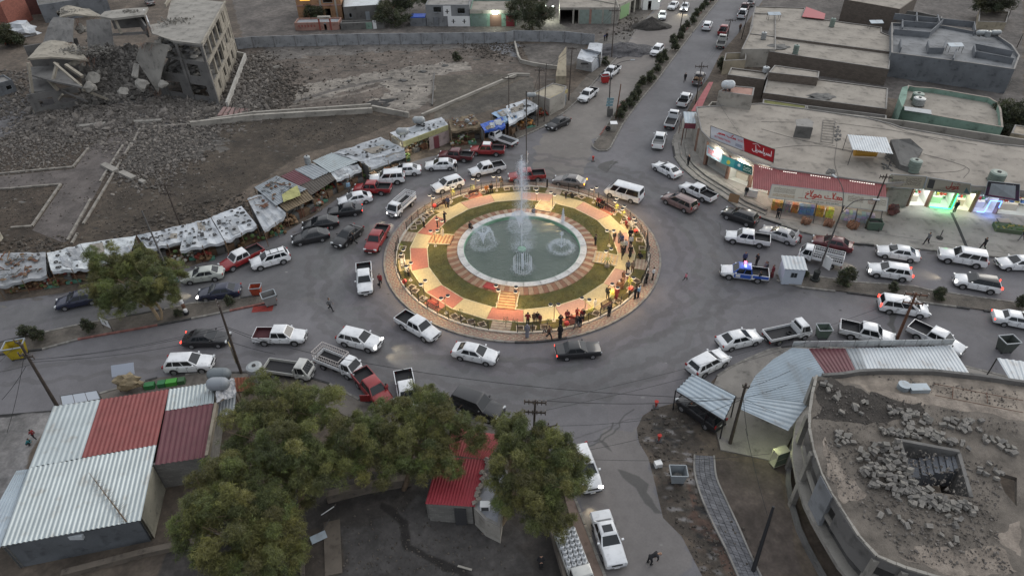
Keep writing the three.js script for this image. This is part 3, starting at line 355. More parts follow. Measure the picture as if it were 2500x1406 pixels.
// benches, bins, palm, flagpole, panels at the east gate
function bench(c){const g=thing('park_bench','x','bench',null,0,'benches in the garden bays'),w=mat(c,{r:0.6}),slat=box(1.5,0.035,0.09);for(let i=0;i<4;i++)part('seat_slat',T(slat.clone(),0,0.45,-0.17+i*0.115),w,g);for(let i=0;i<3;i++)part('backrest_slat',T(slat.clone(),0,0.58+i*0.13,0.24+i*0.03,0,PI / 2-0.25),w,g);for(const s of[-1,1])part('leg',[bbox(0.06,0.45,0.06,s*0.62,0,-0.18),bbox(0.06,0.9,0.06,s*0.62,0,0.22),box(0.06,0.05,0.46,s*0.62,0.62,0)],MT.black,g);return g;}
{const bd=bench([0.09,0.04,0.03]),br=bench([0.35,0.06,0.04]),bw=bench([0.55,0.52,0.45]);[[bd,116,14.5,'dark bench with two people in the far red bay'],[bd,137,14.5,'dark bench with a seated man in the far yellow bay'],[bd,36,14.5,'dark bench full of people behind the minibus'],[bw,17.5,14.5,'pale bench in the yellow bay below the woman in red'],[bw,-168,14.4,'pale bench in the yellow bay at far left'],[br,-133,14.5,'red bench in the red bay at lower left'],[bd,-52,14.5,'dark bench in the yellow bay at lower right'],[br,-69,14.5,'red bench in the red bay at the near railing']].forEach(([b,a,r,s])=>{const o=b.userData.put?copy(b,v3(),0):b;b.userData.put=1;o.position.copy(pol(r,a,0.2));o.rotation.y=(a+90)*PI / 180+PI;o.userData.label=s;});
const bin=thing('litter_bin','x','bin',null,0,'red litter bins of the garden');part('body',ball(0.3,0,0.62,0,12,9),mat([0.55,0.05,0.04],{r:0.4}),bin);part('pole',cyl(0.04,0.04,0.4),MT.black,bin);part('opening',T(new THREE.CircleGeometry(0.13,10),0,0.66,0.305),MT.hole,bin);  // bin mouth is a dark disc, its inner shade put into the colour
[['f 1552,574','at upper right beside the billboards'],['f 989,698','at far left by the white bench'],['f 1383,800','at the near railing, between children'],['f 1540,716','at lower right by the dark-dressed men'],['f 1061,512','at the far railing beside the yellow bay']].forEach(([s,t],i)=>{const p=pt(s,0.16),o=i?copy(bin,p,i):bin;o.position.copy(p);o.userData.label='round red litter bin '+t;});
const palm=thing('palm_tree','small palm with bare trunk in the east ramp','palm',pt('f 1482,650',0.2));part('trunk',cyl(0.09,0.06,1.0,0,0,0,8),MT.wood,palm);const fr=[];for(let k=0;k<11;k++){const a=k / 11*6.283;for(let i=0;i<5;i++){const r=(t)=>v3(Math.cos(a)*t*0.75,1.0+0.5*t-0.75*t*t,Math.sin(a)*t*0.75),w=0.05,n=v3(-Math.sin(a)*w,0,Math.cos(a)*w),A=r(i / 5),B=r((i+1) / 5);fr.push(A.clone().add(n),A.clone().sub(n),B.clone().add(n),B.clone().add(n),A.clone().sub(n),B.clone().sub(n));}}part('crown',tris(fr),mat([0.06,0.075,0.03]),palm);part('tub',cyl(0.28,0.34,0.25,0,-0.05,0,10),conc([0.4,0.35,0.28]),palm);
const fp=thing('flagpole','very tall thin flagpole with a furled flag behind the fountain','flagpole',pol(15.75,86.5,0.15));part('pole',cyl(0.09,0.05,13.5,0,0,0,8),MT.steel,fp);part('base',bbox(0.5,0.3,0.5),MT.concrete,fp);const fl=[];for(let i=0;i<5;i++){const y=3.1+i*0.4,w=(k)=>0.1+0.22*Math.sin(k*1.3)**2;fl.push(v3(0.05,y,0),v3(w(i),y,0.14),v3(w(i+1),y+0.4,-0.12),v3(0.05,y,0),v3(w(i+1),y+0.4,-0.12),v3(0.05,y+0.4,0));}part('flag',tris(fl),mat([0.7,0.68,0.66]),fp);
for(const[s1,s2,h,t,gl]of[['f 1578,596','f 1579,628',2.1,'dark upright billboard at the east gate',0],['f 1577,640','f 1584,655',1.9,'open metal frame next to the dark billboard',1],['f 1572,700','f 1580,680',1.2,'grey panel standing at the east railing near two men',0]]){const a=pt(s1,0.15),b=pt(s2,0.15),g=thing('billboard',t,'billboard'),U=v3(0,h,0);part('frame',[bar(a,a.clone().add(U),0.06),bar(b,b.clone().add(U),0.06),bar(a.clone().add(U),b.clone().add(U),0.05),bar(a.clone().setY(0.7),b.clone().setY(0.7),0.05)],MT.steel,g);part(gl?'brace':'board',gl?bar(a.clone().setY(0.7),b.clone().add(U),0.025):beam(a.clone().setY(h*0.62),b.clone().setY(h*0.62),0.05,h*0.72),MT.dark,g);}}
// ================= right-hand houses, shops, top row, compound wall =================
const flip=(p)=>(area2(p)>0?p:p.slice().reverse());
function flatHouse(name,label,s,h,o={}){ // s: parapet outline in the photo at height h
const p=flip(pts(s,h)),g=thing(name,label,o.cat||'house'),pr=o.par??0.35,t=o.t??0.2,wm=o.wall||MT.brown,rm=o.roof||MT.concrete;
part('wall',ringWall(p,o.y0||0,h,t),wm,g);
part('roof',prism(inset(p,t-0.01),h-pr-0.2,h-pr),rm,g);
if(o.coping!==0)part('coping',ringWall(p.map((q)=>q.clone()),h+0.002,h+0.05,t+0.02),o.cop||MT.concrete,g);
return g;
}
const paneM=new THREE.MeshPhysicalMaterial({color:new THREE.Color().setRGB(0.75,0.8,0.8),transmission:1,thickness:0,roughness:0.05});
function facade(name,label,cat,sa,sb,depth,h,wm,rm,pieces,o={}){ // box on a front line a-b, pieces on its face: [name, u0, u1, y0, y1, material, proud]
const a=pt(sa),b=pt(sb),L=a.distanceTo(b),g=thing(name,label,cat,a,Math.atan2(-(b.z-a.z),b.x-a.x)),pr=o.par??0.3;
const op=pieces.filter((p)=> /^(window|opening|gate|door)$/.test(p[0])&&(p[5]===MT.hole||p[5]===MT.dark)),xs=[...new Set([0,1,...op.flatMap((p)=>[p[1],p[2]])])].sort((x,y)=>x-y),ys=[...new Set([0,h,...op.flatMap((p)=>[p[3],p[4]])])].sort((x,y)=>x-y),fr=[];
for(let i=0;i<xs.length-1;i++)for(let j=0;j<ys.length-1;j++){const u=(xs[i]+xs[i+1]) / 2,y=(ys[j]+ys[j+1]) / 2;if(!op.some((p)=>u>p[1]&&u<p[2]&&y>p[3]&&y<p[4]))fr.push(box(L*(xs[i+1]-xs[i]),ys[j+1]-ys[j],0.2,L*u,y,-0.1));} // real openings into the room behind
part('wall',[...fr,box(0.2,h,depth-0.2,0.1,h / 2,-depth / 2-0.1),box(0.2,h,depth-0.2,L-0.1,h / 2,-depth / 2-0.1),box(L-0.4,h,0.2,L / 2,h / 2,-depth+0.1)],wm,g);
part('roof',box(L-0.41,0.2,depth-0.41,L / 2,h-pr-0.1,-depth / 2),rm,g);
for(const[n,u0,u1,y0,y1,m,d=0.05]of pieces)if(!op.some((p)=>p[0]===n&&p[1]===u0&&p[3]===y0))part(n,box(L*(u1-u0),y1-y0,d*2,L*(u0+u1) / 2,(y0+y1) / 2,0.002),m,g);else if(n==='window'){const W=L*(u1-u0),w=part('window',[box(W,0.07,0.08,L*(u0+u1) / 2,y0+0.035,-0.1),box(W,0.07,0.08,L*(u0+u1) / 2,y1-0.035,-0.1),box(0.07,y1-y0-0.15,0.08,L*u0+0.035,(y0+y1) / 2,-0.1),box(0.07,y1-y0-0.15,0.08,L*u1-0.035,(y0+y1) / 2,-0.1)],MT.tinGrey,g);part('pane',box(W-0.14,y1-y0-0.14,0.01,L*(u0+u1) / 2,(y0+y1) / 2,-0.1),paneM,w);}
return g;
}
const cream=conc([0.43,0.37,0.27]),mint=conc([0.24,0.36,0.29]),pink=conc([0.42,0.25,0.2]),shut=mat([0.2,0.27,0.24],{t:'metal',per:2,r:0.5}),shutG=mat([0.3,0.36,0.32],{t:'metal',per:2,r:0.5}),blueG=conc([0.25,0.255,0.26]),orange=conc([0.42,0.24,0.13]),roofC=conc([0.35,0.315,0.268],6),roofD=conc([0.27,0.25,0.22],6);
// --- houses behind the shops
flatHouse('concrete_house','long flat-roofed concrete house with a tall water tank, third row behind the shops','14 -60,60 420,75 390,157 1150,260 1150,308 1240,345 1235,495 50,340 -120,320',3.3,{roof:roofC,par:0.12});
flatHouse('concrete_house','flat-roofed house with brown block front wall, second row behind the shops','14 50,352 1235,507 1220,660 0,480 -110,440 -110,345',3.0,{roof:roofC,par:0.1,wall:MT.brown});
flatHouse('concrete_house','flat-roofed house with a pile of sand on its roof, nearest row behind the shops','14 545,755 1210,842 1197,1040 690,975 15,885 70,690 545,755',3.3,{roof:roofC,par:0.1,wall:MT.brown});
flatHouse('roof_room','low room standing on the left of the sand-strewn flat roof','14 125,622 555,682 545,742 70,690',4.6,{y0:3.25,roof:roofC,par:0.08,wall:MT.brown,cat:'roof room'});
flatHouse('yard_wall','olive panelled yard wall between the shops and the nearest back house','14 15,945 430,1005 425,1060 10,985',2.6,{roof:mat([0.2,0.2,0.07],{t:'mottle',per:3}),par:0.05,cat:'wall'});
flatHouse('yard_wall','grey concrete yard wall left of the pale green house','14 430,1005 1195,1100 1195,1160 435,1062',2.6,{roof:roofD,par:0.8,wall:MT.concrete,cat:'wall'});
{const g=flatHouse('green_house','pale green house with wavy parapet and two water tanks on its roof','14 1400,812 1460,826 1640,838 1820,868 2000,900 2180,930 2270,985 2292,1050 2310,1215 1960,1155 1620,1095 1345,1015 1335,930',3.9,{par:0.75,wall:mint,roof:roofC,t:0.25,cop:conc([0.38,0.33,0.28])});
part('stair_wall',prism(pts('14 1345,1020 1310,930 1345,830 1400,820 1385,935',4.5),0,4.5),mint,g);part('window',beam(pt('14 1755,1290',1.9),pt('14 1785,1295',1.9),0.3,0.8),MT.hole,g);part('pergola',prism(pts('14 1365,1015 1620,1050 1625,1090 1365,1050',4.0),3.96,4.03),MT.tinGrey,g);}
flatHouse('blue_house','bluish grey low house with bare front wall and open yards behind the green house','14 1240,502 1830,578 2020,603 2420,662 2470,530 2400,430 2250,330 2050,300 1730,240 1240,215',4.3,{par:0.5,wall:MT.blue,roof:blueG,t:0.25});
{const g=thing('yard_walls','grid of low roofless yard walls on the bluish grey house','wall');for(const s of['14 1345,200 1345,275','14 1265,290 1610,320','14 1330,380 1330,470','14 1600,320 1690,240 1730,200','14 1340,210 1690,235','14 1590,400 1600,470 1740,470 1760,400','14 1860,480 1830,570','14 2030,440 2040,510','14 2040,500 2410,570','14 2040,430 2400,500','14 1480,130 1485,215','14 1270,140 1730,190','14 1680,150 1700,220','14 1730,190 2030,220 2040,300'])part('wall',strip(pts(s,4.6),0.22,3.7,4.9),MT.blue,g);}
facade('brown_house','tall brown block house with pale roof at the top of the picture','house','14 735,200','14 1255,300',12,4.6,MT.brown,roofC,[]);
solo('awning','flat red metal awning behind the long concrete house','awning',prism(pts('14 428,62 612,128 600,180 388,156',3.6),3.5,3.58),mat([0.33,0.03,0.04],{r:0.5}));
flatHouse('ruined_shed','low unroofed room with beams right of the brown block house','14 1262,90 1480,110 1730,160 1690,215 1262,165',2.8,{par:1.6,wall:MT.conDark,roof:roofD,cat:'shed'});
flatHouse('planter','beige walled tree planter at the top right corner','14 2085,80 2370,110 2340,215 2070,205',1.6,{par:0.3,wall:cream,roof:mat([0.1,0.085,0.07],{t:'dirt',per:3}),cat:'planter'});
flatHouse('brown_house','brown block courtyard house beside the north avenue','13 2130,645 2490,690 2455,760 2100,712',3.4,{par:0.2,wall:MT.brown,roof:roofC});
flatHouse('garden_wall','cream yard wall with a window beside the north avenue','13 2080,505 2280,500 2275,570 2060,580',2.6,{par:1.9,wall:cream,roof:mat([0.1,0.085,0.07],{t:'dirt',per:3}),cat:'wall'});
flatHouse('concrete_house','bare concrete house along the far end of the north avenue','13 2340,120 2560,130 2560,470 2230,470 2330,260',3.4,{roof:roofC,par:0.2,wall:MT.plaster});
flatHouse('small_house','cream house in a yard at the right edge behind the green house','14 2420,1190 2560,1215 2560,1300 2385,1270',3,{wall:cream,roof:conc([0.42,0.36,0.28]),par:0.1});
// --- curved shop row
const SHOP='13 1810,1080';const shopP=flip(pts('f 1703,278 1700,262 1860,253 1967,266 2111,287 2175,302 2203,312 2423,350 2500,358 2560,366 2560,474 2431,460 2328,452 2216,446 2162,450 2050,434 1960,421 1900,413 1850,400 1790,376 1737,346 1712,320',4.2));
const shopRow=thing('shop_row','curved single-storey shop row with wide flat concrete roof on the right','shops');
part('roof',prism(shopP,3.85,4.2),conc([0.36,0.322,0.275],7),shopRow);part('coping',ringWall(shopP,4.202,4.34,0.2),MT.concrete,shopRow);
part('ceiling',prism(inset(shopP,0.15),3.6,3.845),MT.plaster,shopRow);
{ // facade line on the ground with bays: walls between, openings that are lit rooms
const F=pts('f 1690,330 1700,372 1722,405 1775,440 1830,462 1880,480 2010,497 2150,510 2216,506 2264,508 2323,514 2372,521 2431,525 2520,534'),back=inset(shopP,6.5);
part('wall',strip(pts('f 1712,322 1730,300 1870,310 2200,350 2560,410'),0.25,0,3.6),MT.plaster,shopRow);
const col=conc([0.3,0.18,0.13]);F.forEach((p,i)=>{if(i>0)part('column',bbox(0.4,3.6,0.4,p.x,0.14,p.z-0.25,0.6),col,shopRow);});
part('fascia',strip(F.map((p)=>v3(p.x,0,p.z-0.2)),0.12,2.75,3.6),MT.plaster,shopRow);
for(const i of[0,1,7])part('wall',strip([F[i],F[i+1]].map((p)=>v3(p.x,0,p.z-0.2)),0.15,0.14,2.74),MT.plaster,shopRow);
const tub=mat([0.9,0.9,0.9],{e:[0.95,1,0.92],ei:5}),q=rng(11);
for(const[i,inten,cx]of[[2,16,[1,0.97,0.85]],[3,18,[1,0.97,0.86]],[4,12,[1,0.97,0.86]],[5,5,[1,0.95,0.8]],[6,5,[1,0.95,0.8]],[8,12,[0.95,1,1]],[9,10,[0.8,1,0.9]],[10,12,[1,1,0.75]],[11,6,[0.75,0.8,1]],[12,5,[0.9,0.95,1]]]){
const a=F[i],b=F[i+1],d=b.clone().sub(a),L=d.length(),n=v3(d.z,0,-d.x).normalize(),at=(u,w)=>a.clone().addScaledVector(d,u).addScaledVector(n,w),m=at(0.5,1.2),ry=Math.atan2(-d.z,d.x);
part('shop_floor',prism([at(0.03,0.3),at(0.97,0.3),at(0.97,3),at(0.03,3)],0.14,0.165),mat([0.6,0.6,0.56],{r:0.3}),shopRow);part('shop_wall',[strip([at(0.02,3),at(0.98,3)],0.1,0.14,3.6),strip([at(0.02,0.3),at(0.02,2.9)],0.08,0.14,3.6),strip([at(0.98,0.3),at(0.98,2.9)],0.08,0.14,3.6)],mat([0.62,0.62,0.58]),shopRow);
for(let k=0;k<3;k++){const sh=part('shelf',box(L*0.85,0.05,0.4,0,0,0),MT.white,shopRow);sh.position.copy(at(0.5,2.65)).setY(0.7+k*0.65);sh.rotation.y=ry;for(let j=0;j<6;j++){const bx=part('goods',box(L*0.1,0.2+0.2*q(),0.25),mat([[0.5,0.08,0.06],[0.1,0.2,0.45],[0.6,0.5,0.1],[0.15,0.4,0.2],[0.6,0.6,0.6]][Math.floor(q()*5)]),shopRow);bx.position.copy(at(0.12+j*0.15,2.62)).setY(0.9+k*0.65);bx.rotation.y=ry;}}
const c=part('counter',box(L*0.5,0.9,0.5),mat([0.55,0.5,0.42],{r:0.4}),shopRow);c.position.copy(at(0.4,1.6)).setY(0.6);c.rotation.y=ry;
const lw=i<5?-0.55:0.9,tb=part('lamp_tube',box(Math.min(1.2,L*0.5),0.06,0.08),tub,shopRow);tb.position.copy(at(0.5,lw)).setY(3.52);tb.rotation.y=ry;
const l=new THREE.PointLight(new THREE.Color().setRGB(...cx),inten*(i<5?1.3:3));l.name='shop_lamp';l.position.copy(at(0.5,lw)).setY(3.4);l.castShadow=true;l.shadow.radius=12;scene.add(l);}
// neon frames
const nv=(i,u,w,y)=>F[i].clone().lerp(F[i+1],u).add(v3(0.05,y,w));const gN=mat([0.05,0.6,0.2],{e:[0.02,1,0.25],ei:5}),bN=mat([0.1,0.2,0.8],{e:[0.1,0.25,1],ei:5});
const ng=thing('neon_sign','green neon tube framing a shop window','neon sign');part('neon_tube',[[[0.06,0.3],[0.94,0.3]],[[0.94,0.3],[0.94,2.5]]].map(([p,r])=>bar(nv(9,p[0],0.15,p[1]),nv(9,r[0],0.15,r[1]),0.05)),gN,ng);
const nb=thing('neon_sign','bent blue neon tube in the shop window at far right','neon sign');part('neon_tube',[[0.15,0.4,0.45,0.4],[0.45,0.4,0.5,2.1],[0.5,2.1,0.95,2.1],[0.95,2.1,0.95,1.2]].map(([u,y,w,z])=>bar(nv(11,u,0.15,y),nv(11,w,0.15,z),0.045)),bN,nb);
for(const[i,c,k]of[[9,[0.02,1,0.25],6],[11,[0.15,0.3,1],6]]){const l=new THREE.PointLight(new THREE.Color().setRGB(...c),k);l.name='neon_light';l.position.copy(nv(i,0.6,0.5,0.9));l.castShadow=true;l.shadow.radius=15;scene.add(l);}}
// red awning, sign boards
const aw=thing('awning','long red corrugated awning along the shop front','awning');{const A=pts('f 1842,401 1900,414 1960,422 2050,435 2164,451',4.12),B_=pts('f 1838,460 1905,470 1962,477 2050,489 2166,504',3.1);for(let i=0;i<4;i++)sheets(aw,B_[i],B_[i+1],A[i+1],A[i],mat([0.3,0.075,0.075],{t:'metal',per:3,r:0.5}),1,5,0.03);
for(let i=0;i<4;i++)part('lamp_tube',bar(lerp3(A[i],A[i+1],0.2).add(v3(0,-0.05,0.25)),lerp3(A[i],A[i+1],0.75).add(v3(0,-0.05,0.25)),0.035),mat([0.9,0.9,0.85],{e:[1,0.95,0.85],ei:2.2}),aw);
for(let i=0;i<3;i++){const l=new THREE.PointLight(new THREE.Color().setRGB(1,0.93,0.75),9);l.name='awning_lamp';l.position.copy(lerp3(A[i+1],B_[i+1],0.3)).add(v3(0,-0.5,0));l.castShadow=true;l.shadow.radius=12;scene.add(l);const tb=part('lamp_tube',box(1.2,0.06,0.08),mat([0.9,0.9,0.85],{e:[1,0.93,0.78],ei:4}),aw);tb.position.copy(l.position).add(v3(0,0.1,0));tb.rotation.y=-0.25;}}
// hand-drawn Arabic lettering (right to left): each letter draws strokes and returns its width
const AR={m:(d)=>{d.o(-0.3,0.22,0.26);return 0.62;},k:(d)=>{d.p([[0,0],[-0.15,0.05],[-0.3,0.45],[-0.75,0.85],[-0.25,1.35]]);d.p([[0,0],[-0.8,0]]);return 0.8;},t:(d)=>{d.p([[0,0],[-0.2,0],[-0.22,0.45],[-0.24,0],[-0.45,0]]);d.d(-0.12,0.8);d.d(-0.36,0.8);return 0.45;},y:(d)=>{d.p([[0,0],[-0.2,0],[-0.22,0.45],[-0.24,0],[-0.45,0]]);d.d(-0.12,-0.35);d.d(-0.36,-0.35);return 0.45;},q:(d)=>{d.o(-0.28,0.3,0.26);d.d(-0.16,0.85);d.d(-0.4,0.85);return 0.6;},
B:(d)=>{d.p([[0,0],[-0.2,0],[-1.1,0],[-1.3,0.15],[-1.32,0.45]]);d.d(-0.7,-0.35);return 1.45;},T:(d)=>{d.p([[0,0],[-0.2,0],[-1.1,0],[-1.3,0.15],[-1.32,0.45]]);d.d(-0.58,0.5);d.d(-0.82,0.5);return 1.45;},s:(d)=>{d.p([[0,0],[-0.1,0.45],[-0.2,0],[-0.35,0],[-0.45,0.45],[-0.55,0],[-0.7,0],[-0.8,0.45],[-0.9,0],[-1.05,0]]);return 1.05;},r:(d)=>{d.p([[0,0.1],[-0.12,0.3],[-0.2,-0.1],[-0.5,-0.4],[-0.75,-0.4]]);return 0.6;},w:(d)=>{d.o(-0.28,0.3,0.25);d.p([[-0.05,0.25],[-0.15,-0.15],[-0.5,-0.4],[-0.75,-0.35]]);return 0.75;},
a:(d)=>{d.p([[-0.12,0],[-0.1,1.35]]);return 0.32;},l:(d)=>{d.p([[0,0],[-0.14,0.05],[-0.12,1.35]]);d.p([[-0.14,0],[-0.4,0]]);return 0.4;},A:(d)=>{d.p([[0,0],[-0.3,0.05],[-0.7,1.3]]);d.p([[-0.3,0.05],[-0.5,0.1],[-0.15,1.35]]);return 0.85;},h:(d)=>{d.p([[0,0],[-0.45,0.05],[-0.1,0.55],[-0.6,0.5]]);d.p([[-0.4,0],[-0.8,0]]);return 0.8;},j:(d)=>{d.p([[0,0],[-0.45,0.05],[-0.1,0.55],[-0.6,0.5]]);d.p([[-0.4,0],[-0.8,0]]);d.d(-0.35,-0.35);return 0.8;},X:(d)=>{d.p([[-0.7,0.6],[0,0.6],[-0.6,0.1],[-0.55,-0.45],[0,-0.6]]);d.d(-0.35,1.0);return 0.9;},S:(d)=>{d.p([[0,0],[-0.15,0.45],[-0.55,0.55],[-0.75,0.2],[-0.6,0],[0,0]]);d.p([[-0.6,0],[-0.8,0.3],[-0.85,0],[-1.1,0]]);return 1.1;},
L:(d)=>{d.p([[0,0],[-0.14,1.35]].reverse());d.p([[-0.02,0.6],[-0.1,-0.2],[-0.5,-0.4],[-0.85,-0.15],[-0.85,0.15]]);return 1;},N:(d)=>{d.p([[0,0.35],[-0.1,-0.1],[-0.5,-0.35],[-0.85,-0.1],[-0.9,0.3]]);d.d(-0.48,0.35);return 1.05;},Y:(d)=>{d.p([[0,0.1],[-0.3,0.4],[-0.45,0.1],[-0.1,-0.15],[-0.5,-0.45],[-0.95,-0.2]]);return 1;},' ':()=>0.55};
function arab(g,word,x,y,s,col,lw=0.17){g.strokeStyle=g.fillStyle=col;g.lineWidth=s*lw;g.lineJoin=g.lineCap='round';for(const ch of word){const d={p:(a)=>{g.beginPath();a.forEach(([u,v])=>g.lineTo(x+u*s,y-v*s));g.stroke();},o:(u,v,r)=>{g.beginPath();g.arc(x+u*s,y-v*s,r*s,0,7);g.stroke();g.beginPath();g.moveTo(x,y);g.lineTo(x+u*2*s,y);g.stroke();},d:(u,v)=>{g.beginPath();g.arc(x+u*s,y-v*s,s*0.11,0,7);g.fill();}};x-=AR[ch](d)*s;}return x;}
function signTex(w,h,draw){const c=cv(w,h),g=c.getContext('2d');draw(g);const t=new THREE.CanvasTexture(c);t.colorSpace=THREE.SRGBColorSpace;return new THREE.MeshStandardMaterial({map:t,roughness:0.5});}
function board(name,label,corners,m,back,poles){ // corners TL TR BR BL in the place
const[a,b,c,d]=corners,g=thing(name,label,'sign'),n=b.clone().sub(a).cross(d.clone().sub(a)).normalize().multiplyScalar(-0.06);if(n.dot(EYE.clone().sub(a))>0)n.negate();
const q=tris([d,c,b,d,b,a]);q.setAttribute('uv',new THREE.BufferAttribute(new Float32Array([0,0,1,0,1,1,0,0,1,1,0,1]),2));part('sign_face',q,m,g,true);
const e=[a,b,c,d].map((p)=>p.clone().addScaledVector(n,0.1)),f=[a,b,c,d].map((p)=>p.clone().add(n));part('frame',[bar(e[0],e[1],0.04),bar(e[1],e[2],0.04),bar(e[2],e[3],0.04),bar(e[3],e[0],0.04),tris([f[0],f[1],f[2],f[0],f[2],f[3]])],back||MT.tinGrey,g);for(const p of poles||[])part('pole',bar(p[0],p[1],0.05),MT.steel,g);return g;}
const scrib=(g,x,y,w,n,col,lw=2,q=rng(n*7+x))=>{g.strokeStyle=col;g.lineWidth=lw;for(let i=0;i<n;i++){g.beginPath();g.moveTo(x,y+i*lw*3.2);for(let k=0;k<=w;k+=5)g.lineTo(x+k,y+i*lw*3.2-(q()>0.4?q()*lw*2.2:0));g.stroke();}};
board('shop_sign','long white sign with red lettering on poles before the red awning',[pt('f 1886,450',4.1),pt('f 2170,483',4.1),pt('f 2166,516',2.7),pt('f 1877,482',2.7)],signTex(1024,128,(g)=>{g.fillStyle='#b9b3a3';g.fillRect(0,0,1024,128);g.strokeStyle='#8d897e';g.lineWidth=2;for(let i=1;i<14;i++){g.beginPath();g.moveTo(i*73,0);g.lineTo(i*73,128);g.stroke();}arab(g,'mhAT SwAX',640,72,42,'#9c2a1c',0.24);scrib(g,30,30,190,5,'#6f6657',3);scrib(g,690,26,130,6,'#6a5b4b',3);scrib(g,860,40,60,5,'#7a4a3a',3);scrib(g,930,30,80,6,'#77705f',3);scrib(g,30,88,200,3,'#8a6a45',3);scrib(g,260,96,380,1,'#7a2d22',3);g.fillStyle='#4b463c';g.font='bold 17px sans-serif';g.fillText('0750 388 2687 - 0773 330 9557',380,122);}),null,[[pt('f 1904,535',0.14),pt('f 1917,487',2.75)],[pt('f 1986,545',0.14),pt('f 1996,496',2.75)],[pt('f 2085,560',0.14),pt('f 2095,509',2.75)],[pt('f 2146,566',0.14),pt('f 2156,515',2.75)]]);
board('roof_sign','large white and red billboard standing along the edge of the shop roof',[pt('f 1736,307',6.2),pt('f 1893,365',6.2),pt('f 1889,397',4.5),pt('f 1735,337',4.5)],signTex(1024,224,(g)=>{g.fillStyle='#c3c5cc';g.fillRect(0,0,580,224);g.fillStyle='#a51420';g.fillRect(540,0,484,224);g.strokeStyle='#c3c5cc';g.lineWidth=14;g.beginPath();g.moveTo(530,0);g.lineTo(560,224);g.stroke();arab(g,'mktB smyr',420,84,46,'#b01224',0.26);scrib(g,450,60,90,3,'#b23344',4);g.fillStyle='#b01224';g.font='bold 44px sans-serif';g.fillText('07708077835',70,175);scrib(g,420,150,110,4,'#333a66',4);arab(g,'asyasyL',985,140,66,'#e8e6e6',0.15);g.strokeStyle='#e8e6e6';g.lineWidth=8;g.beginPath();g.moveTo(690,40);g.lineTo(760,20);g.lineTo(800,52);g.stroke();}),MT.steel,[[pt('f 1735,337',4.2),pt('f 1735,335',4.6)],[pt('f 1889,397',4.2),pt('f 1889,395',4.6)],[pt('f 1812,367',4.2),pt('f 1812,365',4.6)]]);
board('shop_sign','faded sign of small print boards left of the stone-grey sign',[pt('f 2176,425',5.1),pt('f 2265,431',5.1),pt('f 2254,462',3.6),pt('f 2166,456',3.6)],signTex(256,96,(g)=>{g.fillStyle='#8d8674';g.fillRect(0,0,256,96);scrib(g,20,40,90,5,'#3c382f',3);scrib(g,120,24,110,6,'#4a443a',3);g.fillStyle='#4a443a';g.fillRect(30,58,50,14);}));
board('shop_sign','grey-beige shop sign with large red letters above the green neon',[pt('f 2266,433',5.1),pt('f 2372,449',5.1),pt('f 2370,475',3.6),pt('f 2257,463',3.6)],signTex(384,112,(g)=>{g.fillStyle='#8a8576';g.fillRect(0,0,384,112);arab(g,'jwaN',290,66,38,'#7e2d25',0.24);arab(g,'mktB',300,24,16,'#6b2c26');g.fillStyle='#2e2d2b';g.fillRect(20,12,56,80);scrib(g,90,102,190,1,'#47423a',4);g.fillStyle='#3f5b5e';g.beginPath();g.moveTo(330,100);g.lineTo(352,40);g.lineTo(376,100);g.fill();}));
board('shop_sign','dark purple shop sign with pale lettering at the right edge',[pt('f 2414,442',5.2),pt('f 2492,450',5.2),pt('f 2490,492',3.2),pt('f 2405,478',3.2)],signTex(256,128,(g)=>{g.fillStyle='#27242c';g.fillRect(0,0,256,48);g.fillStyle='#3a1f3a';g.fillRect(0,48,256,80);arab(g,'mktB alqysY',226,38,20,'#b9b6a6',0.2);scrib(g,30,66,190,5,'#8d4a6a',4);}));
board('shop_sign','turquoise poster above the lit corner shop',[pt('f 1766,378',3.75),pt('f 1838,408',3.75),pt('f 1837,428',2.7),pt('f 1760,398',2.7)],signTex(256,64,(g)=>{g.fillStyle='#2f8f97';g.fillRect(0,0,256,64);g.fillStyle='#4fb0a8';g.fillRect(0,0,110,64);g.fillStyle='#d9cf52';g.beginPath();g.arc(60,36,16,0,7);g.fill();g.fillStyle='#e9efe9';g.beginPath();g.arc(150,26,12,0,7);g.fill();g.fillStyle='#1f6a58';g.fillRect(180,0,76,64);scrib(g,188,24,60,3,'#d5e5d8',4);}));
board('shop_sign','pale blue poster beside the door of the lit corner shop',[pt('f 1727,352',3.3),pt('f 1764,377',3.3),pt('f 1762,398',2.3),pt('f 1726,378',2.3)],signTex(128,64,(g)=>{g.fillStyle='#88a2ab';g.fillRect(0,0,128,64);scrib(g,10,20,100,4,'#c33',3);}));
// small awnings at the corner
{const g=thing('awning','narrow red strip awning along the avenue side of the shops','awning'),[a,b,c,d]=pts('13 1750,1060 1835,1060 1962,782 1920,782',3);sheets(g,b,c,d,a,mat([0.3,0.05,0.055],{r:0.5}),1.2,3,0.02);for(const p of[a,d,lerp3(a,d,0.5)])part('post',bar(v3(p.x,0,p.z),p,0.05),MT.steel,g);}
{const g=thing('awning','pale blue sheet awning with maroon front at the avenue corner','awning'),[a,b,c,d]=pts('13 1675,1066 1815,1070 1808,1178 1690,1172',3);sheets(g,d,c,b,a,MT.tinBlue,0.8,3,0.02);part('valance',beam(d.clone().add(v3(0,-0.45,0.03)),c.clone().add(v3(0,-0.45,0.03)),0.05,0.8),mat([0.22,0.06,0.08]),g);for(const p of[a,c,d])part('post',bar(v3(p.x,0,p.z),p,0.05),MT.steel,g);for(const s of['13 1650,1400','13 1690,1330','13 1630,1280']){const p=pt(s);part('post',bar(p,v3(p.x,3,p.z),0.05),MT.rust,g);}}
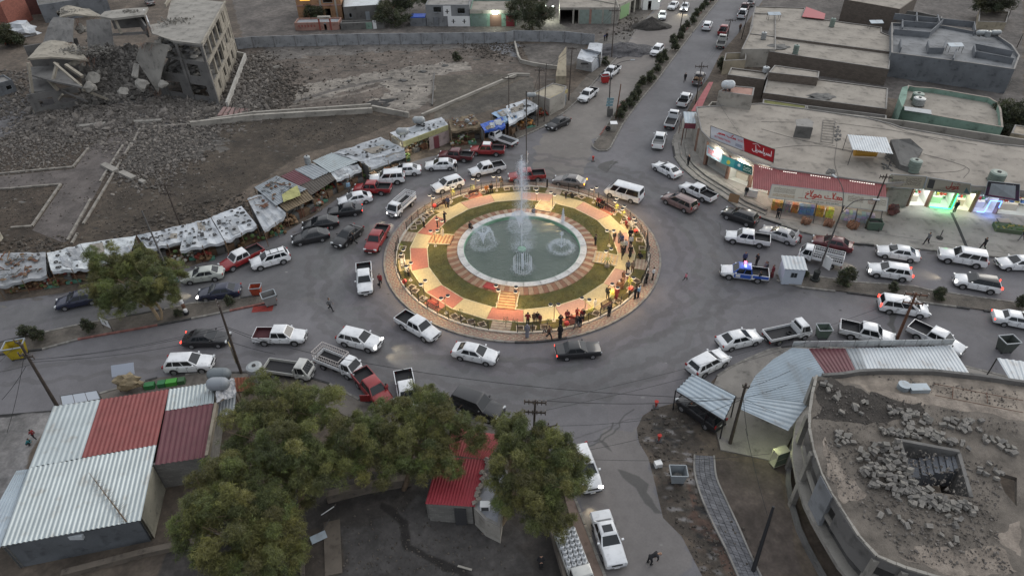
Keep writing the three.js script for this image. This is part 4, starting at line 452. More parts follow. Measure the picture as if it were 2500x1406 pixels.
// --- things on the roofs
function tank(label,s,h,r,len,m,lying){const p=pt(s,h),g=thing('water_tank',label,'water tank',p);if(lying){part('body',[T(new THREE.CylinderGeometry(r,r,len,16),0,r+0.25,0,0,0,PI / 2),ball(r*0.99,len / 2,r+0.25,0).scale(1,1,1),ball(r*0.99,-len / 2,r+0.25,0)].map((x,i)=>x),m,g);part('stand',[bbox(0.12,0.3,r*1.7,-len / 3),bbox(0.12,0.3,r*1.7,len / 3)],MT.steel,g);}else{part('body',[cyl(r,r,len,0,0.12,0,18),cyl(r*0.7,r*0.98,0.1,0,0.12+len,0,18)],m,g);part('lid',cyl(r*0.25,r*0.25,0.09,0,len+0.2,0,10),MT.dark,g);for(let k=1;k<4;k++)part('hoop',T(new THREE.TorusGeometry(r,0.02,4,18).rotateX(PI / 2),0,len*k / 4+0.1,0),MT.steel,g);part('stand',bbox(r*1.6,0.13,r*1.6),MT.conDark,g);}return g;}
const tankG=mat([0.22,0.28,0.24],{t:'metal',per:2,r:0.5}),tankS=mat([0.4,0.42,0.42],{t:'metal',per:2,r:0.4,m:0.3}),tankW=mat([0.62,0.65,0.66],{t:'mottle',per:2,r:0.5});
tank('dark green tank standing by itself on the long third-row roof','14 668,255',3.2,0.5,1.5,tankG);tank('green tank on the second-row roof beside the rubble','14 320,515',2.9,0.5,1.5,tankG);tank('small tank at the left end of the sand-strewn roof','14 38,690',3.3,0.55,0.8,tankW);tank('lidded tank at the left edge of the second-row roof','14 15,375',3.2,0.5,1.2,tankS);
tank('green tank with pale lid on the green house, farther one','14 1480,955',3.2,0.85,1.0,tankG);tank('dark tank on the green house, nearer one','14 1490,1000',3.2,0.9,1.0,tankS);tank('tall grey-green tank on the shop roof beside the stair wedge','24 1440,270',4.2,0.75,1.5,tankG);tank('squat grey-green tank on the shop roof near the purple sign','24 2230,360',4.2,0.95,1.1,tankG);tank('white tank on top of the small roof hut by the avenue','13 2095,860',6.4,0.65,0.9,tankW,true);
tank('silver tank lying on the bluish house, left one','14 2090,345',4.4,0.45,1.2,tankS,true);tank('silver tank standing end-on between two lying tanks','14 2150,350',4.4,0.55,0.9,tankS);tank('silver tank lying on the bluish house, right one','14 2225,345',4.4,0.45,1.2,tankS,true);
flatHouse('roof_hut','small plastered roof hut with a white tank on top by the avenue','13 2012,872 2110,815 2357,836 2342,916',6.4,{y0:4.2,par:0.05,wall:MT.plaster,roof:pink,cat:'hut'});
{const g=thing('roof_hut','little open concrete hut on the middle of the shop roof','hut'),p=flip(pts('14 325,1140 440,1130 495,1160 490,1215 335,1200',5.9));part('roof',prism(p,5.8,5.92),MT.concrete,g);for(const i of[0,2,3,4])part('wall',i===0?strip([p[3],p[4]].map((q)=>q.clone()),0.1,4.2,5.8):bar(v3(p[i].x,4.2,p[i].z),v3(p[i].x,5.8,p[i].z),0.07),MT.conDark,g);part('tank',cyl(0.4,0.4,0.9,p[0].x+0.9,4.2,p[0].z+0.6),MT.dark,g);}
{const g=thing('roof_frame','ladder-like steel frame lying on the shop roof','frame'),[a,b,c,d]=pts('14 590,1145 705,1155 680,1365 568,1350',4.3);part('rail',[bar(a,d,0.04),bar(b,c,0.04)],MT.steel,g);for(let i=0;i<9;i++)part('rung',bar(lerp3(a,d,i / 8),lerp3(b,c,i / 8),0.03),MT.steel,g);}
{const g=thing('roof_shelter','corrugated sheet shelter over a yellow tank on the shop roof','shelter'),[a,b,c,d]=pts('f 2070,329 2166,336 2182,376 2083,366',6.4);sheets(g,d,c,b,a,MT.tinWhite,1,4,0.035);for(const p of[a,b,c,d])part('post',bar(v3(p.x,4.2,p.z),p,0.04),MT.steel,g);const y=pt('f 2110,384',4.2);part('tank',T(new THREE.CylinderGeometry(0.5,0.5,2.8,14),y.x,4.9,y.z,-0.1,0,PI / 2),mat([0.5,0.26,0.03],{r:0.5}),g);}
{const q=flip(pts('24 1255,95 1370,90 1525,105 1400,280 1305,245 1185,100',4.2));const hs=q.map((p)=>(p.x<pt('24 1400,95',4.2).x&&p.z<pt('24 1300,150',4.2).z?6.3:4.9));solo('stair_wedge','grey concrete stair housing sloping down on the shop roof','stair housing',prism(q,4.19,hs),MT.conDark);}
{const w=[];for(const s of['24 0,60 500,20 1100,130','24 720,0 700,190 740,330','24 1430,290 1900,260 1950,230','24 500,0 1100,120','24 1540,100 1800,170 1980,240 1930,330','14 0,1230 400,1340 700,1390','14 700,1170 1300,1250 1700,1340','14 0,1160 320,1165','24 1400,270 1400,60','14 1000,1100 1400,1260 2060,1380'])w.push(tube(pts(s,4.24),0.02,4));solo('roof_cables','black cables strewn over the shop roof','cable',w,MT.black);}
{const q=rng(3),g0=[];for(const s of['14 700,1200 760,1180 760,1330 700,1390','24 1190,100 1260,90 1310,250 1120,290','24 650,250 700,260 690,300 620,290'])scatter(flip(pts(s,4.2)),26,(x,z)=>g0.push(T(jag(Math.floor(q()*9)),0,0,0).scale(0.1+0.16*q(),0.1,0.12+0.2*q()).translate(x,4.26,z)));solo('roof_rubble','loose rubble and scrap on the shop roof','rubble',g0,MT.conDark).userData.kind='stuff';}
for(const[s,h,t]of[['14 110,190',3.3,'at the left of the third-row roof'],['14 1080,270',3.2,'at the right end of the third-row roof'],['14 1830,495',4.3,'on the bluish house yard']]){const p=pt(s,h),g=thing('roof_table','steel table-like rack with a white sheet top '+t,'rack',p);part('top',box(2.6,0.06,1.2,0,1.3,0,0,0.25),MT.tinBlue,g);for(const[x,z]of[[-1.2,0.5],[1.2,0.5],[-1.2,-0.5],[1.2,-0.5]])part('leg',bbox(0.06,1.25,0.06,x,0,z),MT.steel,g);}
for(const[s,r,hh,y,t,m]of[['14 570,925',2.4,0.5,3.2,'dark sand heap on the nearest back roof',MT.conDark],['14 150,450',2.6,0.5,2.9,'grey rubble heap at the left of the second-row roof',MT.conDark]]){const g=jag(5,2);g.scale(r,hh,r*0.6);solo('sand_heap',t,'heap',T(g,...pt(s,y).toArray()),m);}
// --- goods before the awning, sacks, bins
{const q=rng(21),W=(u,w=0)=>{const a=pt('f 1878,508',0.14),b=pt('f 2140,545',0.14);return lerp3(a,b,u).add(v3(0,0,w));};
[[0.02,0.12,[0.5,0.27,0.08],'orange cartons stacked at the left end under the long sign'],[0.13,0.2,[0.3,0.28,0.27],'grey cartons stacked under the long sign'],[0.21,0.27,[0.5,0.22,0.08],'small stack of reddish-orange cartons under the long sign'],[0.28,0.42,[0.17,0.27,0.45],'shrink-wrapped blue drink packs under the long sign'],[0.43,0.51,[0.6,0.36,0.07],'tall yellow-orange crates in the middle under the long sign'],[0.53,0.6,[0.68,0.7,0.12],'bright yellow and white bags under the long sign'],[0.67,0.8,[0.62,0.62,0.63],'white wrapped packs left of the dumpster'],[0.81,0.97,[0.52,0.53,0.57],'greyish wrapped packs next to the dumpster']].forEach(([u0,u1,c,t],i)=>{const a=W(u0),b=W(u1),n=4,L=a.distanceTo(b),g=thing('goods_stack',t,'goods',lerp3(a,b,0.5),Math.atan2(-(b.z-a.z),b.x-a.x));for(let r=0;r<4;r++)for(let k=0;k<n;k++)part('carton',box(L / n-0.03,0.27,0.75,(k-(n-1) / 2)*L / n+rr(-0.01,0.01),0.14+r*0.28,rr(-0.05,0.05)-r*0.05),mat(c.map((v)=>v*(0.75+0.5*q())),{r:0.6}),g);});
const sack=T(new THREE.SphereGeometry(1,8,6),0,0,0).scale(0.22,0.5,0.2),sm=mat([0.25,0.13,0.08],{t:'mottle',per:0.5});
['24 415,765','24 635,780','24 870,800'].forEach((s,k)=>{const g=thing('sack_pile','heap of brown sacks on the pavement, '+['leftmost and smallest','middle','rightmost and widest'][k]+' of three before the long sign','sacks',pt(s,0.14),0,'brown sack heaps before the long sign');for(let i=0;i<9+k*3;i++){const a=i*2.4,r=0.16*Math.sqrt(i),o=part('sack',sack.clone(),sm,g);o.position.set(Math.cos(a)*r,0.45-0.02*i,Math.sin(a)*r);o.rotation.set(Math.sin(a)*0.4,a,-Math.cos(a)*0.4);}});
const d=thing('dumpster','green metal dumpster on the pavement at the end of the long sign','dumpster',pt('24 1065,815',0.14),-0.15);part('body',[bbox(1.7,1.0,0.06,0,0.15,0.5),bbox(1.7,1.0,0.06,0,0.15,-0.5),bbox(0.06,1.0,0.94,0.82,0.15,0),bbox(0.06,1.0,0.94,-0.82,0.15,0),bbox(1.58,0.06,0.94,0,0.15,0)],mat([0.07,0.11,0.08],{r:0.6}),d);part('rim',[box(1.84,0.08,0.1,0,1.18,0.52),box(1.84,0.08,0.1,0,1.18,-0.52)],mat([0.12,0.17,0.13]),d);part('garbage',T(jag(4,1),0,0.8,0).scale(0.7,0.35,0.4).translate(0,0.55,0),MT.dark,d);
const h=thing('shop_goods','dark heap of hanging goods at the shop front right of the long sign','goods',pt('24 1250,670',0.14));for(let i=0;i<26;i++)part('bundle',T(jag(i),rr(-0.8,0.8),rr(0.2,2.1),rr(-0.5,0.5)).scale(1,1,1),mat([0.07+0.1*q(),0.05,0.045]),h).scale.set(0.5,0.5,0.5);
const pl=thing('vegetable_stand','green vegetable stand at the right edge of the plaza','stand',pt('24 2370,830',0.14),-0.3);part('crate',bbox(3.6,0.5,1.6),mat([0.1,0.13,0.08]),pl);for(let i=0;i<40;i++)part('produce',jag(i%5).scale(0.16,0.14,0.16).translate(rr(-1.6,1.6),0.55,rr(-0.7,0.7)),mat(q()>0.4?[0.08,0.14,0.05]:[0.35,0.3,0.1]),pl);
const pa=thing('pallet','pale wooden pallet leaning near the vegetable stand','pallet',pt('24 2310,750',0.16),-0.2);for(let i=0;i<6;i++)part('slat',box(1.4,0.04,0.14,0,0.25,-0.45+i*0.18),mat([0.4,0.34,0.26]),pa);part('bearer',[box(0.08,0.2,1.1,-0.6,0.12,0),box(0.08,0.2,1.1,0.6,0.12,0)],MT.wood,pa);
const po=thing('bollard','short dark post on a foot on the shop plaza','post',pt('24 1700,905',0.14));part('pole',cyl(0.06,0.05,1.2),MT.steel,po);part('foot',cyl(0.4,0.35,0.12,0,0,0,12),MT.dark,po);
const fr=thing('freezer','white freezer by the column of the lit corner shop','freezer',pt('23 2330,500',0.14),-0.4);part('body',bbox(1.3,0.9,0.7),MT.white,fr);part('lid',bbox(1.32,0.06,0.72,0,0.91,0),MT.tinGrey,fr);part('foot',bbox(1.1,0.05,0.5,0,-0.04,0),MT.black,fr);
const sw=thing('step_board','low brown board frame standing on the pavement edge','board',pt('23 2150,560',0.14),-0.5);part('panel',box(1.3,1.1,0.05,0,0.6,0,0,-0.3),mat([0.25,0.15,0.08]),sw);part('leg',[bar(v3(-0.5,0,-0.4),v3(-0.5,1.05,-0.15),0.03),bar(v3(0.5,0,-0.4),v3(0.5,1.05,-0.15),0.03)],MT.wood,sw);}
for(const s of['23 1750,330 2110,580','23 1990,310 2480,620','24 0,690 1120,860 2500,1070'])struct('pavement_joint',strip(pts(s,0.14),0.07,0.141,0.148),MT.conDark);
struct('drain',strip(pts('24 1815,660 1880,800 1960,990',0.14),0.35,0.141,0.149),MT.dark);
// --- guard booth by the east median
{const g=thing('guard_booth','small white prefab booth with ribbed roof and one window at the median tip','booth',pt('f 1928,682',0.06),-0.13);part('wall',[0,1,2,3].map((k)=>(k<2?bbox(2.2,2.2,0.08,0,0,k?0.96:-0.96):bbox(0.08,2.2,1.84,k>2?1.06:-1.06,0,0))),mat([0.5,0.55,0.62],{r:0.5}),g);const W=part('window',box(0.72,0.72,0.06,0,1.35,1.0),mat([0.42,0.45,0.48]),g);for(const s of[-1,1])part('pane',box(0.3,0.6,0.04,s*0.165,1.35,1.02),mat([0.03,0.035,0.04],{r:0.1}),W);sheets(g,v3(-1.25,2.2,1.15),v3(1.25,2.2,1.15),v3(1.25,2.42,-1.15),v3(-1.25,2.42,-1.15),MT.tinWhite,0.8,3,0.03);}
// --- compound wall round the ruin: pilasters and panels
{const g=thing('compound_wall','long grey precast compound wall with pilasters behind the dirt lot','wall');const line=[...pts('12 -560,560 -160,470 0,452 1000,425 2400,410'),...pts('13 60,392 540,402 700,420 830,432')],cw=conc([0.34,0.35,0.36],4),H=2.25;for(let i=0;i<line.length-1;i++){const a=line[i],b=line[i+1],L=a.distanceTo(b),n=Math.max(1,Math.round(L / 4.4)),ry=Math.atan2(-(b.z-a.z),b.x-a.x);for(let k=0;k<n;k++){const m=lerp3(a,b,(k+0.5) / n),p=part('wall_panel',bbox(L / n-0.26,H,0.14),cw,g);p.position.copy(m);p.rotation.y=ry;const q=part('pilaster',bbox(0.25,H+0.03,0.34),conc([0.26,0.26,0.265],2),g);q.position.copy(lerp3(a,b,k / n));q.rotation.y=ry;}}}
for(const[s,h,w,t]of[['13 65,420 100,560 125,600 250,630 380,650 520,665',0.7,0.35,'low crumbled wall round the small plot by the avenue'],['13 0,735 60,722 210,725',0.5,0.4,'short pale curb at the corner of the brown plot'],['12 1600,1110 2340,790 2500,725',0.45,0.4,'low concrete wall running diagonally behind the stalls'],['12 -600,1210 0,1140 1130,1075',0.9,0.5,'dark retaining wall along the upper edge of the long brown bed'],['12 1130,1052 1480,1120',0.9,0.4,'short retaining wall bending down to the stalls'],['12 -400,1180 -10,1120 1120,1042',1.0,0.35,'pale top kerb above the dark retaining wall']])solo('low_wall',t,'wall',strip(pts(s),w,0,h),MT.plaster);
// --- houses across the top
facade('brick_villa','orange lit two-storey villa with pillars at the top','house','12 430,190','12 850,180',9,6.5,orange,MT.concrete,[['window',0.1,0.32,4.2,5.4,mat([0.8,0.5,0.1],{e:[1,0.55,0.08],ei:0.9})],['column',0.52,0.56,0,6,MT.plaster,0.2],['column',0.86,0.9,0,6,MT.plaster,0.2],['window',0.6,0.82,3.6,5.6,MT.dark],['door',0.62,0.74,0,2.4,MT.dark],['cornice',0,1,3.0,3.3,pink,0.15]]);
facade('yard_wall','pink and white patterned yard wall with arched gate before the villa','wall','12 395,292','12 815,285',3.5,1.7,pink,MT.tinGrey,[['gate',0.66,0.72,0,1.5,MT.hole],['gatepost',0.55,0.58,0,2.6,mat([0.3,0.08,0.06]),0.15],['gatepost',0.8,0.83,0,2.6,mat([0.3,0.08,0.06]),0.15],['arch',0.55,0.83,2.6,3.0,MT.plaster,0.4],...[0.08,0.15,0.22,0.29,0.36,0.43].map((u)=>['tile',u,u+0.035,0.7,1.2,mat([0.3,0.1,0.08]),0.03])]);
facade('grey_house','grey block house under sagging white sheets at the top','house','12 870,215','12 1235,190',8,3.4,MT.conDark,MT.tinWhite,[['window',0.12,0.2,1,2,MT.hole],['door',0.55,0.66,0,2.1,MT.tinGrey],['door',0.8,0.87,0,2.2,mint]]);
facade('yard_wall','grey yard wall with pale green gate before the sheet-roofed house','wall','12 830,285','12 1245,270',2,1.4,MT.conDark,MT.conDark,[['gate',0.58,0.72,0,1.4,mint],['gate',0.74,0.82,0,1.8,MT.white]]);
facade('tarp_stall','low stall under a bright blue tarp at the top','stall','12 1492,250','12 1645,248',3,1.7,MT.blue,mat([0.05,0.12,0.5],{r:0.5}),[['crate',0.2,0.5,0,0.8,MT.blue]],{par:-0.25});
facade('grey_house','grey house with white starburst wall panels at the top','house','12 1650,250','12 2062,250',9,4.6,blueG,MT.concrete,[['wall_panel',0.4,0.58,2.2,4.4,MT.white,0.03],['wall_panel',0.49,1,0,2.2,MT.white,0.06],['gate',0.05,0.15,0,2,blueG,0.1],['gate',0.17,0.27,0,2,MT.blue,0.1],['gate',0.29,0.4,0,2,blueG,0.1],...[[0.49,3.2],[0.62,1.1],[0.87,1.1]].flatMap(([u,y])=>[0,1,2].map((k)=>['star',u-(k?0.012:0.045),u+(k?0.012:0.045),y-(k?0.45:0.06),y+(k?0.45:0.06),MT.dark,0.07+k*0.004])),['window',0.17,0.36,3.0,4.2,MT.dark],['window',0.72,0.9,2.7,3.9,MT.dark]]);
const bulb=mat([0.9,0.95,0.9],{e:[0.85,1,0.85],ei:6});
facade('shop_house','mint green shop row with one lit bay at the top','shops','12 2066,252','12 2500,250',8,3.6,mint,roofC,[['shutter',0.03,0.36,0,2.6,shut],['shutter',0.43,0.68,0,2.6,mat([0.2,0.12,0.09])],['shutter',0.78,0.97,0,2.4,mat([0.2,0.03,0.04])],['cornice',0,1,2.85,3.6,MT.plaster,0.3],['lamp',0.5,0.6,2.7,2.84,bulb,0.35]]);
facade('shop_house','long row of closed shops with pale green shutters at the top centre','shops','13 490,225','13 1050,225',10,3.5,MT.plaster,roofC,[['opening',0.01,0.22,0,3.0,MT.hole],['opening',0.25,0.32,0,3,MT.hole],['shutter',0.34,0.5,0,3,shutG],['shutter',0.55,0.72,0,3,shutG],['shutter',0.75,0.88,0,3,shutG],['column',0.51,0.54,0,3.1,pink,0.1]]);
facade('shop_house','angled end of the closed shop row with bright green shutter','shops','13 1055,190','13 1265,85',9,3.4,MT.plaster,roofC,[['shutter',0.05,0.45,0,2.8,mat([0.26,0.4,0.2])],['opening',0.52,0.68,0,2.8,MT.dark],['opening',0.74,0.95,0,2.8,MT.dark]]);
facade('red_roofed_hut','little white hut with bright red roof at the top','hut','13 1285,95','13 1445,92',5,2.6,MT.white,mat([0.4,0.03,0.05],{r:0.5}),[['door',0.3,0.5,0,2,MT.dark],['lamp',0.9,0.96,1.9,2.2,bulb]],{par:-0.22});
facade('brick_house','red brick house at the top left corner','house','11 -60,290','11 110,290',8,6,mat([0.3,0.11,0.08],{t:'block',per:3.2}),MT.concrete,[]);
facade('brick_house','reddish block houses behind the collapsed building','house','11 180,150','11 430,130',8,4.5,mat([0.16,0.07,0.06],{t:'block',per:3.2}),MT.concrete,[['window',0.3,0.45,1,2.2,MT.hole]]);
facade('grey_house','grey block house directly behind the collapsed building','house','11 430,220','11 1060,120',9,4,MT.blue,MT.conDark,[['window',0.2,0.3,1,2.2,MT.hole],['window',0.5,0.6,1,2.2,MT.hole]]);
facade('white_house','whitewashed house corner with a window at the left edge','house','21 -150,1180','21 25,900',6,3.6,conc([0.5,0.47,0.38]),MT.concrete,[['window',0.6,0.85,1.2,2.4,MT.dark]]);
facade('pickup_shed','low blue-grey shed at the left edge below the collapsed building','shed','11 -120,960','11 165,880',4,2.4,MT.blue,MT.concrete,[['window',0.7,0.9,0.8,1.6,MT.hole]]);
for(const[s,k]of[['13 430,62',60],['13 360,56',12],['12 2300,130',25],['13 1440,40',14]]){const p=pt(s,3.1),l=new THREE.PointLight(new THREE.Color().setRGB(0.9,1,0.85),k);l.name='street_lamp';l.position.copy(p);l.castShadow=true;l.shadow.radius=10;scene.add(l);if(s.startsWith('13 4')&&k>20||k===12){const b=thing('wall_lamp',k>20?'bright white lamp in the dark tree at the top':'smaller white lamp left of the bright one in the tree','lamp',p);part('lamp_globe',ball(k>20?0.24:0.15),bulb,b);part('arm',bar(v3(0,0.1,0),v3(0,1.2,-0.6),0.04),MT.steel,b);}}
// ================= market stalls along the north-west street =================
function patch(a,b,c,d,nx,ny,f){ // bilinear sheet a b / d c, f(u, v) lifts it
const o=[],at=(i,j)=>{const u=i / nx,v=j / ny,p=lerp3(lerp3(a,b,u),lerp3(d,c,u),v);return p.add(v3(0,f(u,v),0));};
for(let i=0;i<nx;i++)for(let j=0;j<ny;j++){const p=at(i,j),q=at(i+1,j),r=at(i+1,j+1),s=at(i,j+1);o.push(p,q,r,p,r,s);}return tris(o);}
const tyreG=(()=>{const t=new THREE.TorusGeometry(0.22,0.09,6,12).rotateX(PI / 2);return t;})(),rockG=[1,2,3].map((s)=>jag(s,1).scale(0.24,0.13,0.2));
const dirty=mat([0.42,0.44,0.46],{t:'mottle',per:3,r:0.7}),greyT=mat([0.36,0.37,0.38],{t:'mottle',per:2.5,r:0.7}),brownT=mat([0.22,0.17,0.11],{t:'mottle',per:2});
function stall(label,roof,kind,o={}){ // roof: photo outline a b (back) c d (front) at height h
const h=o.h||2.5,[a,b,c,d]=pts(roof,h),fh=o.fh??-0.25;c.y+=fh;d.y+=fh;const q=rng(label.length*31+7),g=thing('market_stall',label,'stall'),sd=q()*50;
const at=(u,v)=>lerp3(lerp3(a,b,u),lerp3(d,c,u),v),tf=(u,v)=>0.34*(fbm(u*5+sd,v*4,3)-0.5)-0.16*Math.sin(u*PI*3)**2*v+0.07*(fbm(u*22+sd,v*6,2)-0.5);
if(kind==='tarp'&&!o.junk)for(let i=0;i<4;i++){const u0=q()*0.75,v0=q()*0.6,u1=Math.min(1.01,u0+0.15+0.3*q()),v1=Math.min(1.01,v0+0.25+0.4*q());part('tarp_patch',patch(at(u0,v0),at(u1,v0+0.05),at(u1-0.03,v1),at(u0+0.02,v1),7,6,(u,v)=>tf(u0+u*(u1-u0),v0+v*(v1-v0))+0.05+0.05*fbm(u*5+i,v*5,2)),[dirty,greyT,MT.tinGrey,mat([0.3,0.27,0.23],{t:'mottle',per:2}),dirty][Math.floor(q()*5)],g);}
if(kind==='tarp')part('tarp',[patch(a,b,c,d,16,10,tf),patch(d,c,c.clone().add(v3(0,-0.35,0.02)),d.clone().add(v3(0,-0.35,0.02)),16,1,(u,v)=>v*0.25*(fbm(u*9,sd,2)-0.5)+0.34*(fbm(u*5+sd,4,3)-0.5)-0.16*Math.sin(u*PI*3)**2)],o.m||MT.tarp,g);
else sheets(g,d,c,b,a,kind,1.1,4,0.04);
for(let i=0;i<(o.tyres||0);i++){const p=at(0.06+0.88*q(),0.08+0.84*q()),big=q()>0.55;const w=part(big?'tyre':'stone',(big?tyreG:rockG[i%3]).clone(),big?MT.dark:q()>0.5?MT.dark:MT.conDark,g);w.position.copy(p).add(v3(0,0.1,0));w.rotation.y=q()*6;const s=0.42+0.42*q();w.scale.set(s,s*0.8,s);}
for(let i=0;i<(o.junk||0);i++){const p=at(0.1+0.8*q(),0.1+0.8*q()),w=part(['timber','scrap','sack'][i%3],i%3?jag(i,0).scale(0.15+0.3*q(),0.08+0.1*q(),0.12+0.22*q()):box(1+q(),0.08,0.1),[MT.wood,MT.conDark,MT.rust,MT.tinGrey][Math.floor(q()*4)],g);w.position.copy(p).add(v3(0,0.2,0));w.rotation.y=q()*6;}
for(const p of[a,b,c,d,lerp3(c,d,0.5)])part('post',bar(v3(p.x,0,p.z),p,0.05),MT.wood,g);
const ab=lerp3(a,d,0.12),bb=lerp3(b,c,0.12);part('back_wall',beam(v3(ab.x,h*0.45,ab.z),v3(bb.x,h*0.45,bb.z),0.06,h*0.86),o.wall||MT.conDark,g);
for(const[p,r]of[[a,d],[b,c]]){const e=lerp3(p,r,0.15),f=lerp3(p,r,0.8);part('side_sheet',beam(v3(e.x,h*0.42,e.z),v3(f.x,h*0.42,f.z),0.05,h*0.8),o.wall||MT.conDark,g);}
const inn=(u,v)=>{const p=at(u,v);return v3(p.x,0,p.z);};
for(let i=0;i<5;i++){const p=inn(0.12+i*0.19,0.7+0.1*q());const w=part('counter',bbox(0.9,0.6+0.4*q(),0.7),[MT.wood,MT.conDark,MT.rust][i%3],g);w.position.copy(p);w.rotation.y=Math.atan2(-(c.z-d.z),c.x-d.x);}
return{a,b,c,d,g};
}
stall('junk-covered grey tarp stall at the left end of the market','21 -50,1050 430,1040 430,1235 -50,1345','tarp',{h:2.1,m:greyT,junk:60,tyres:6});
stall('bluish white tarp stall left of the street tree','21 440,1045 760,962 860,1165 470,1195','tarp',{m:tankW,tyres:12});
stall('bluish white tarp stall behind the street tree','21 762,960 1290,878 1240,1010 865,1165','tarp',{m:tankW,tyres:9});
stall('white tarp stall dotted with black weights by the lamp pole','21 1300,878 1765,772 1765,900 1390,985','tarp',{tyres:36});
stall('white tarp stall dotted with black weights around the utility pole','21 1768,770 2005,712 2130,915 1700,1000','tarp',{tyres:34});
stall('white spotted tarp stall sloping up beside the grey sheets','21 2008,700 2300,600 2440,760 2135,912','tarp',{tyres:30});
stall('crumpled grey plastic stall right of the spotted tarps','21 2350,520 2500,480 2720,650 2510,820','tarp',{m:dirty,junk:8});
stall('grey sheet stall roof heaped with scrap and a yellow cloth','22 0,420 215,310 500,430 205,590',MT.tinGrey,{junk:34,h:2.7,fh:-0.1});
stall('stall under brown awning with heaps of produce','22 235,590 490,445 560,505 300,625',brownT,{h:2.3,fh:-0.4});
stall('small maroon corrugated stall roof','22 255,315 385,252 545,332 430,392',MT.tinMaroon,{h:2.7});
stall('grey corrugated stall roof with a standing tank','22 385,250 560,190 715,260 560,332',MT.tinGrey,{h:2.75});
stall('dark brown corrugated awning over red and green produce','22 430,395 700,265 775,318 540,470',mat([0.12,0.105,0.09],{t:'metal',per:2}),{h:2.45,fh:-0.4});
stall('silver corrugated stall roof beside the lit stall','22 555,170 745,88 1000,155 720,265',MT.tin,{h:2.8});
stall('pale tarp awning sagging over the melon heap','22 720,268 985,195 1020,212 775,318','tarp',{h:2.5,fh:-0.5,m:tankW});
stall('lit stall under a white tarp patched with dark stones','22 748,88 1210,-60 1435,40 1010,160','tarp',{h:2.9,tyres:26,m:dirty});
stall('white awning with three bright lamps over green produce','22 1012,162 1430,40 1440,75 1100,195','tarp',{h:2.6,fh:-0.5});
{const s=stall('pale shop with yellow-green fascia under a white weighted tarp','12 1290,1262 1790,1118 1850,1185 1420,1345','tarp',{h:3,fh:-0.05,tyres:22,wall:MT.plaster});part('fascia',prism([s.d,s.c,s.c.clone().add(v3(0,0,0.15)),s.d.clone().add(v3(0,0,0.15))],2.15,2.95),mat([0.42,0.4,0.2],{t:'mottle',per:2}),s.g);part('front_wall',strip([lerp3(s.d,s.c,0.55),lerp3(s.d,s.c,1)],0.15,0,2.1),conc([0.45,0.36,0.34]),s.g);const p=lerp3(s.d,s.c,0.68);part('door',bbox(1.2,1.9,0.3,p.x,0,p.z+0.05,0.3),mat([0.15,0.04,0.05]),s.g);}
stall('beige stall under a roof of dry brush','12 1855,1150 2080,1085 2180,1185 1880,1230','tarp',{h:2.7,m:brownT,junk:40,wall:cream});
stall('stall under a bright blue tarp','12 2155,1180 2370,1115 2400,1185 2195,1232','tarp',{h:2.7,m:mat([0.04,0.12,0.5],{t:'mottle',per:3,r:0.5})});
stall('light blue and white tarp stall right of the blue tarp','12 2260,1075 2440,1020 2510,1100 2380,1150','tarp',{h:2.8,m:mat([0.28,0.42,0.6],{t:'mottle',per:3,r:0.6}),tyres:3});
stall('white tarp stall with round stones at the right end of the market','13 -20,1010 175,942 292,992 10,1168','tarp',{h:2.8,tyres:20});
{const g=flatHouse('corner_shop','small beige flat-roofed shop at the right end of the market','13 232,890 430,792 560,822 542,875 400,950',2.9,{par:0.08,wall:MT.plaster,roof:conc([0.42,0.37,0.28]),cat:'shop'}),a=pt('13 395,1085'),b=pt('13 560,1000'),L=(u)=>lerp3(a,b,u);part('shutter',[0.1,0.4,0.7].map((u)=>beam(L(u).setY(1.1).add(v3(0.05,0,0.06)),L(u+0.2).setY(1.1).add(v3(0.05,0,0.06)),0.06,2.0)),MT.tinGrey,g);part('fascia',beam(L(0).setY(2.55).add(v3(0.08,0,0.1)),L(1).setY(2.55).add(v3(0.08,0,0.1)),0.08,0.6),mat([0.5,0.42,0.2],{t:'mottle',per:1}),g);part('broken_wall',prism(pts('13 455,800 480,720 550,660 555,800'),0,[1.5,3.6,4.4,1.5]),cream,g);}
solo('cloth','yellow cloth draped over the edge of the scrap-heaped stall roof','cloth',patch(...pts('22 262,490 410,402 440,480 275,548',2.95),8,5,(u,v)=>0.1*fbm(u*4,v*4,2)-0.25*v),mat([0.42,0.41,0.17],{t:'mottle',per:2}));
tank('silver water tank standing on the grey corrugated stall roof','22 515,195',2.75,0.42,1.0,tankS);tank('round silver tank on the shop with yellow-green fascia, left one','12 1420,1300',3.1,0.55,0.9,tankS,true);tank('round silver tank behind the shop with yellow-green fascia','12 1575,1190',3.1,0.55,0.9,tankS,true);tank('silver tank lying at the left of the beige corner shop','13 225,940',2.8,0.4,0.9,tankS,true);
{const lm=mat([0.95,0.95,0.9],{e:[1,0.98,0.9],ei:7});['22 1140,160','22 1305,88','22 1385,48','12 1470,1360'].forEach((s,i)=>{const p=pt(s,2.25),b=thing('stall_lamp','bright bare lamp under the white market awnings, '+['leftmost','second from left','third from left','by the pale shop'][i],'lamp',p);part('bulb',ball(0.1),lm,b);part('cord',bar(v3(0,0.08,0),v3(0,0.4,0),0.02),MT.black,b);const l=new THREE.PointLight(new THREE.Color().setRGB(1,0.97,0.85),9);l.name='stall_lamp';l.position.copy(p).add(v3(0,-0.13,0.05));l.castShadow=true;l.shadow.radius=6;scene.add(l);});}
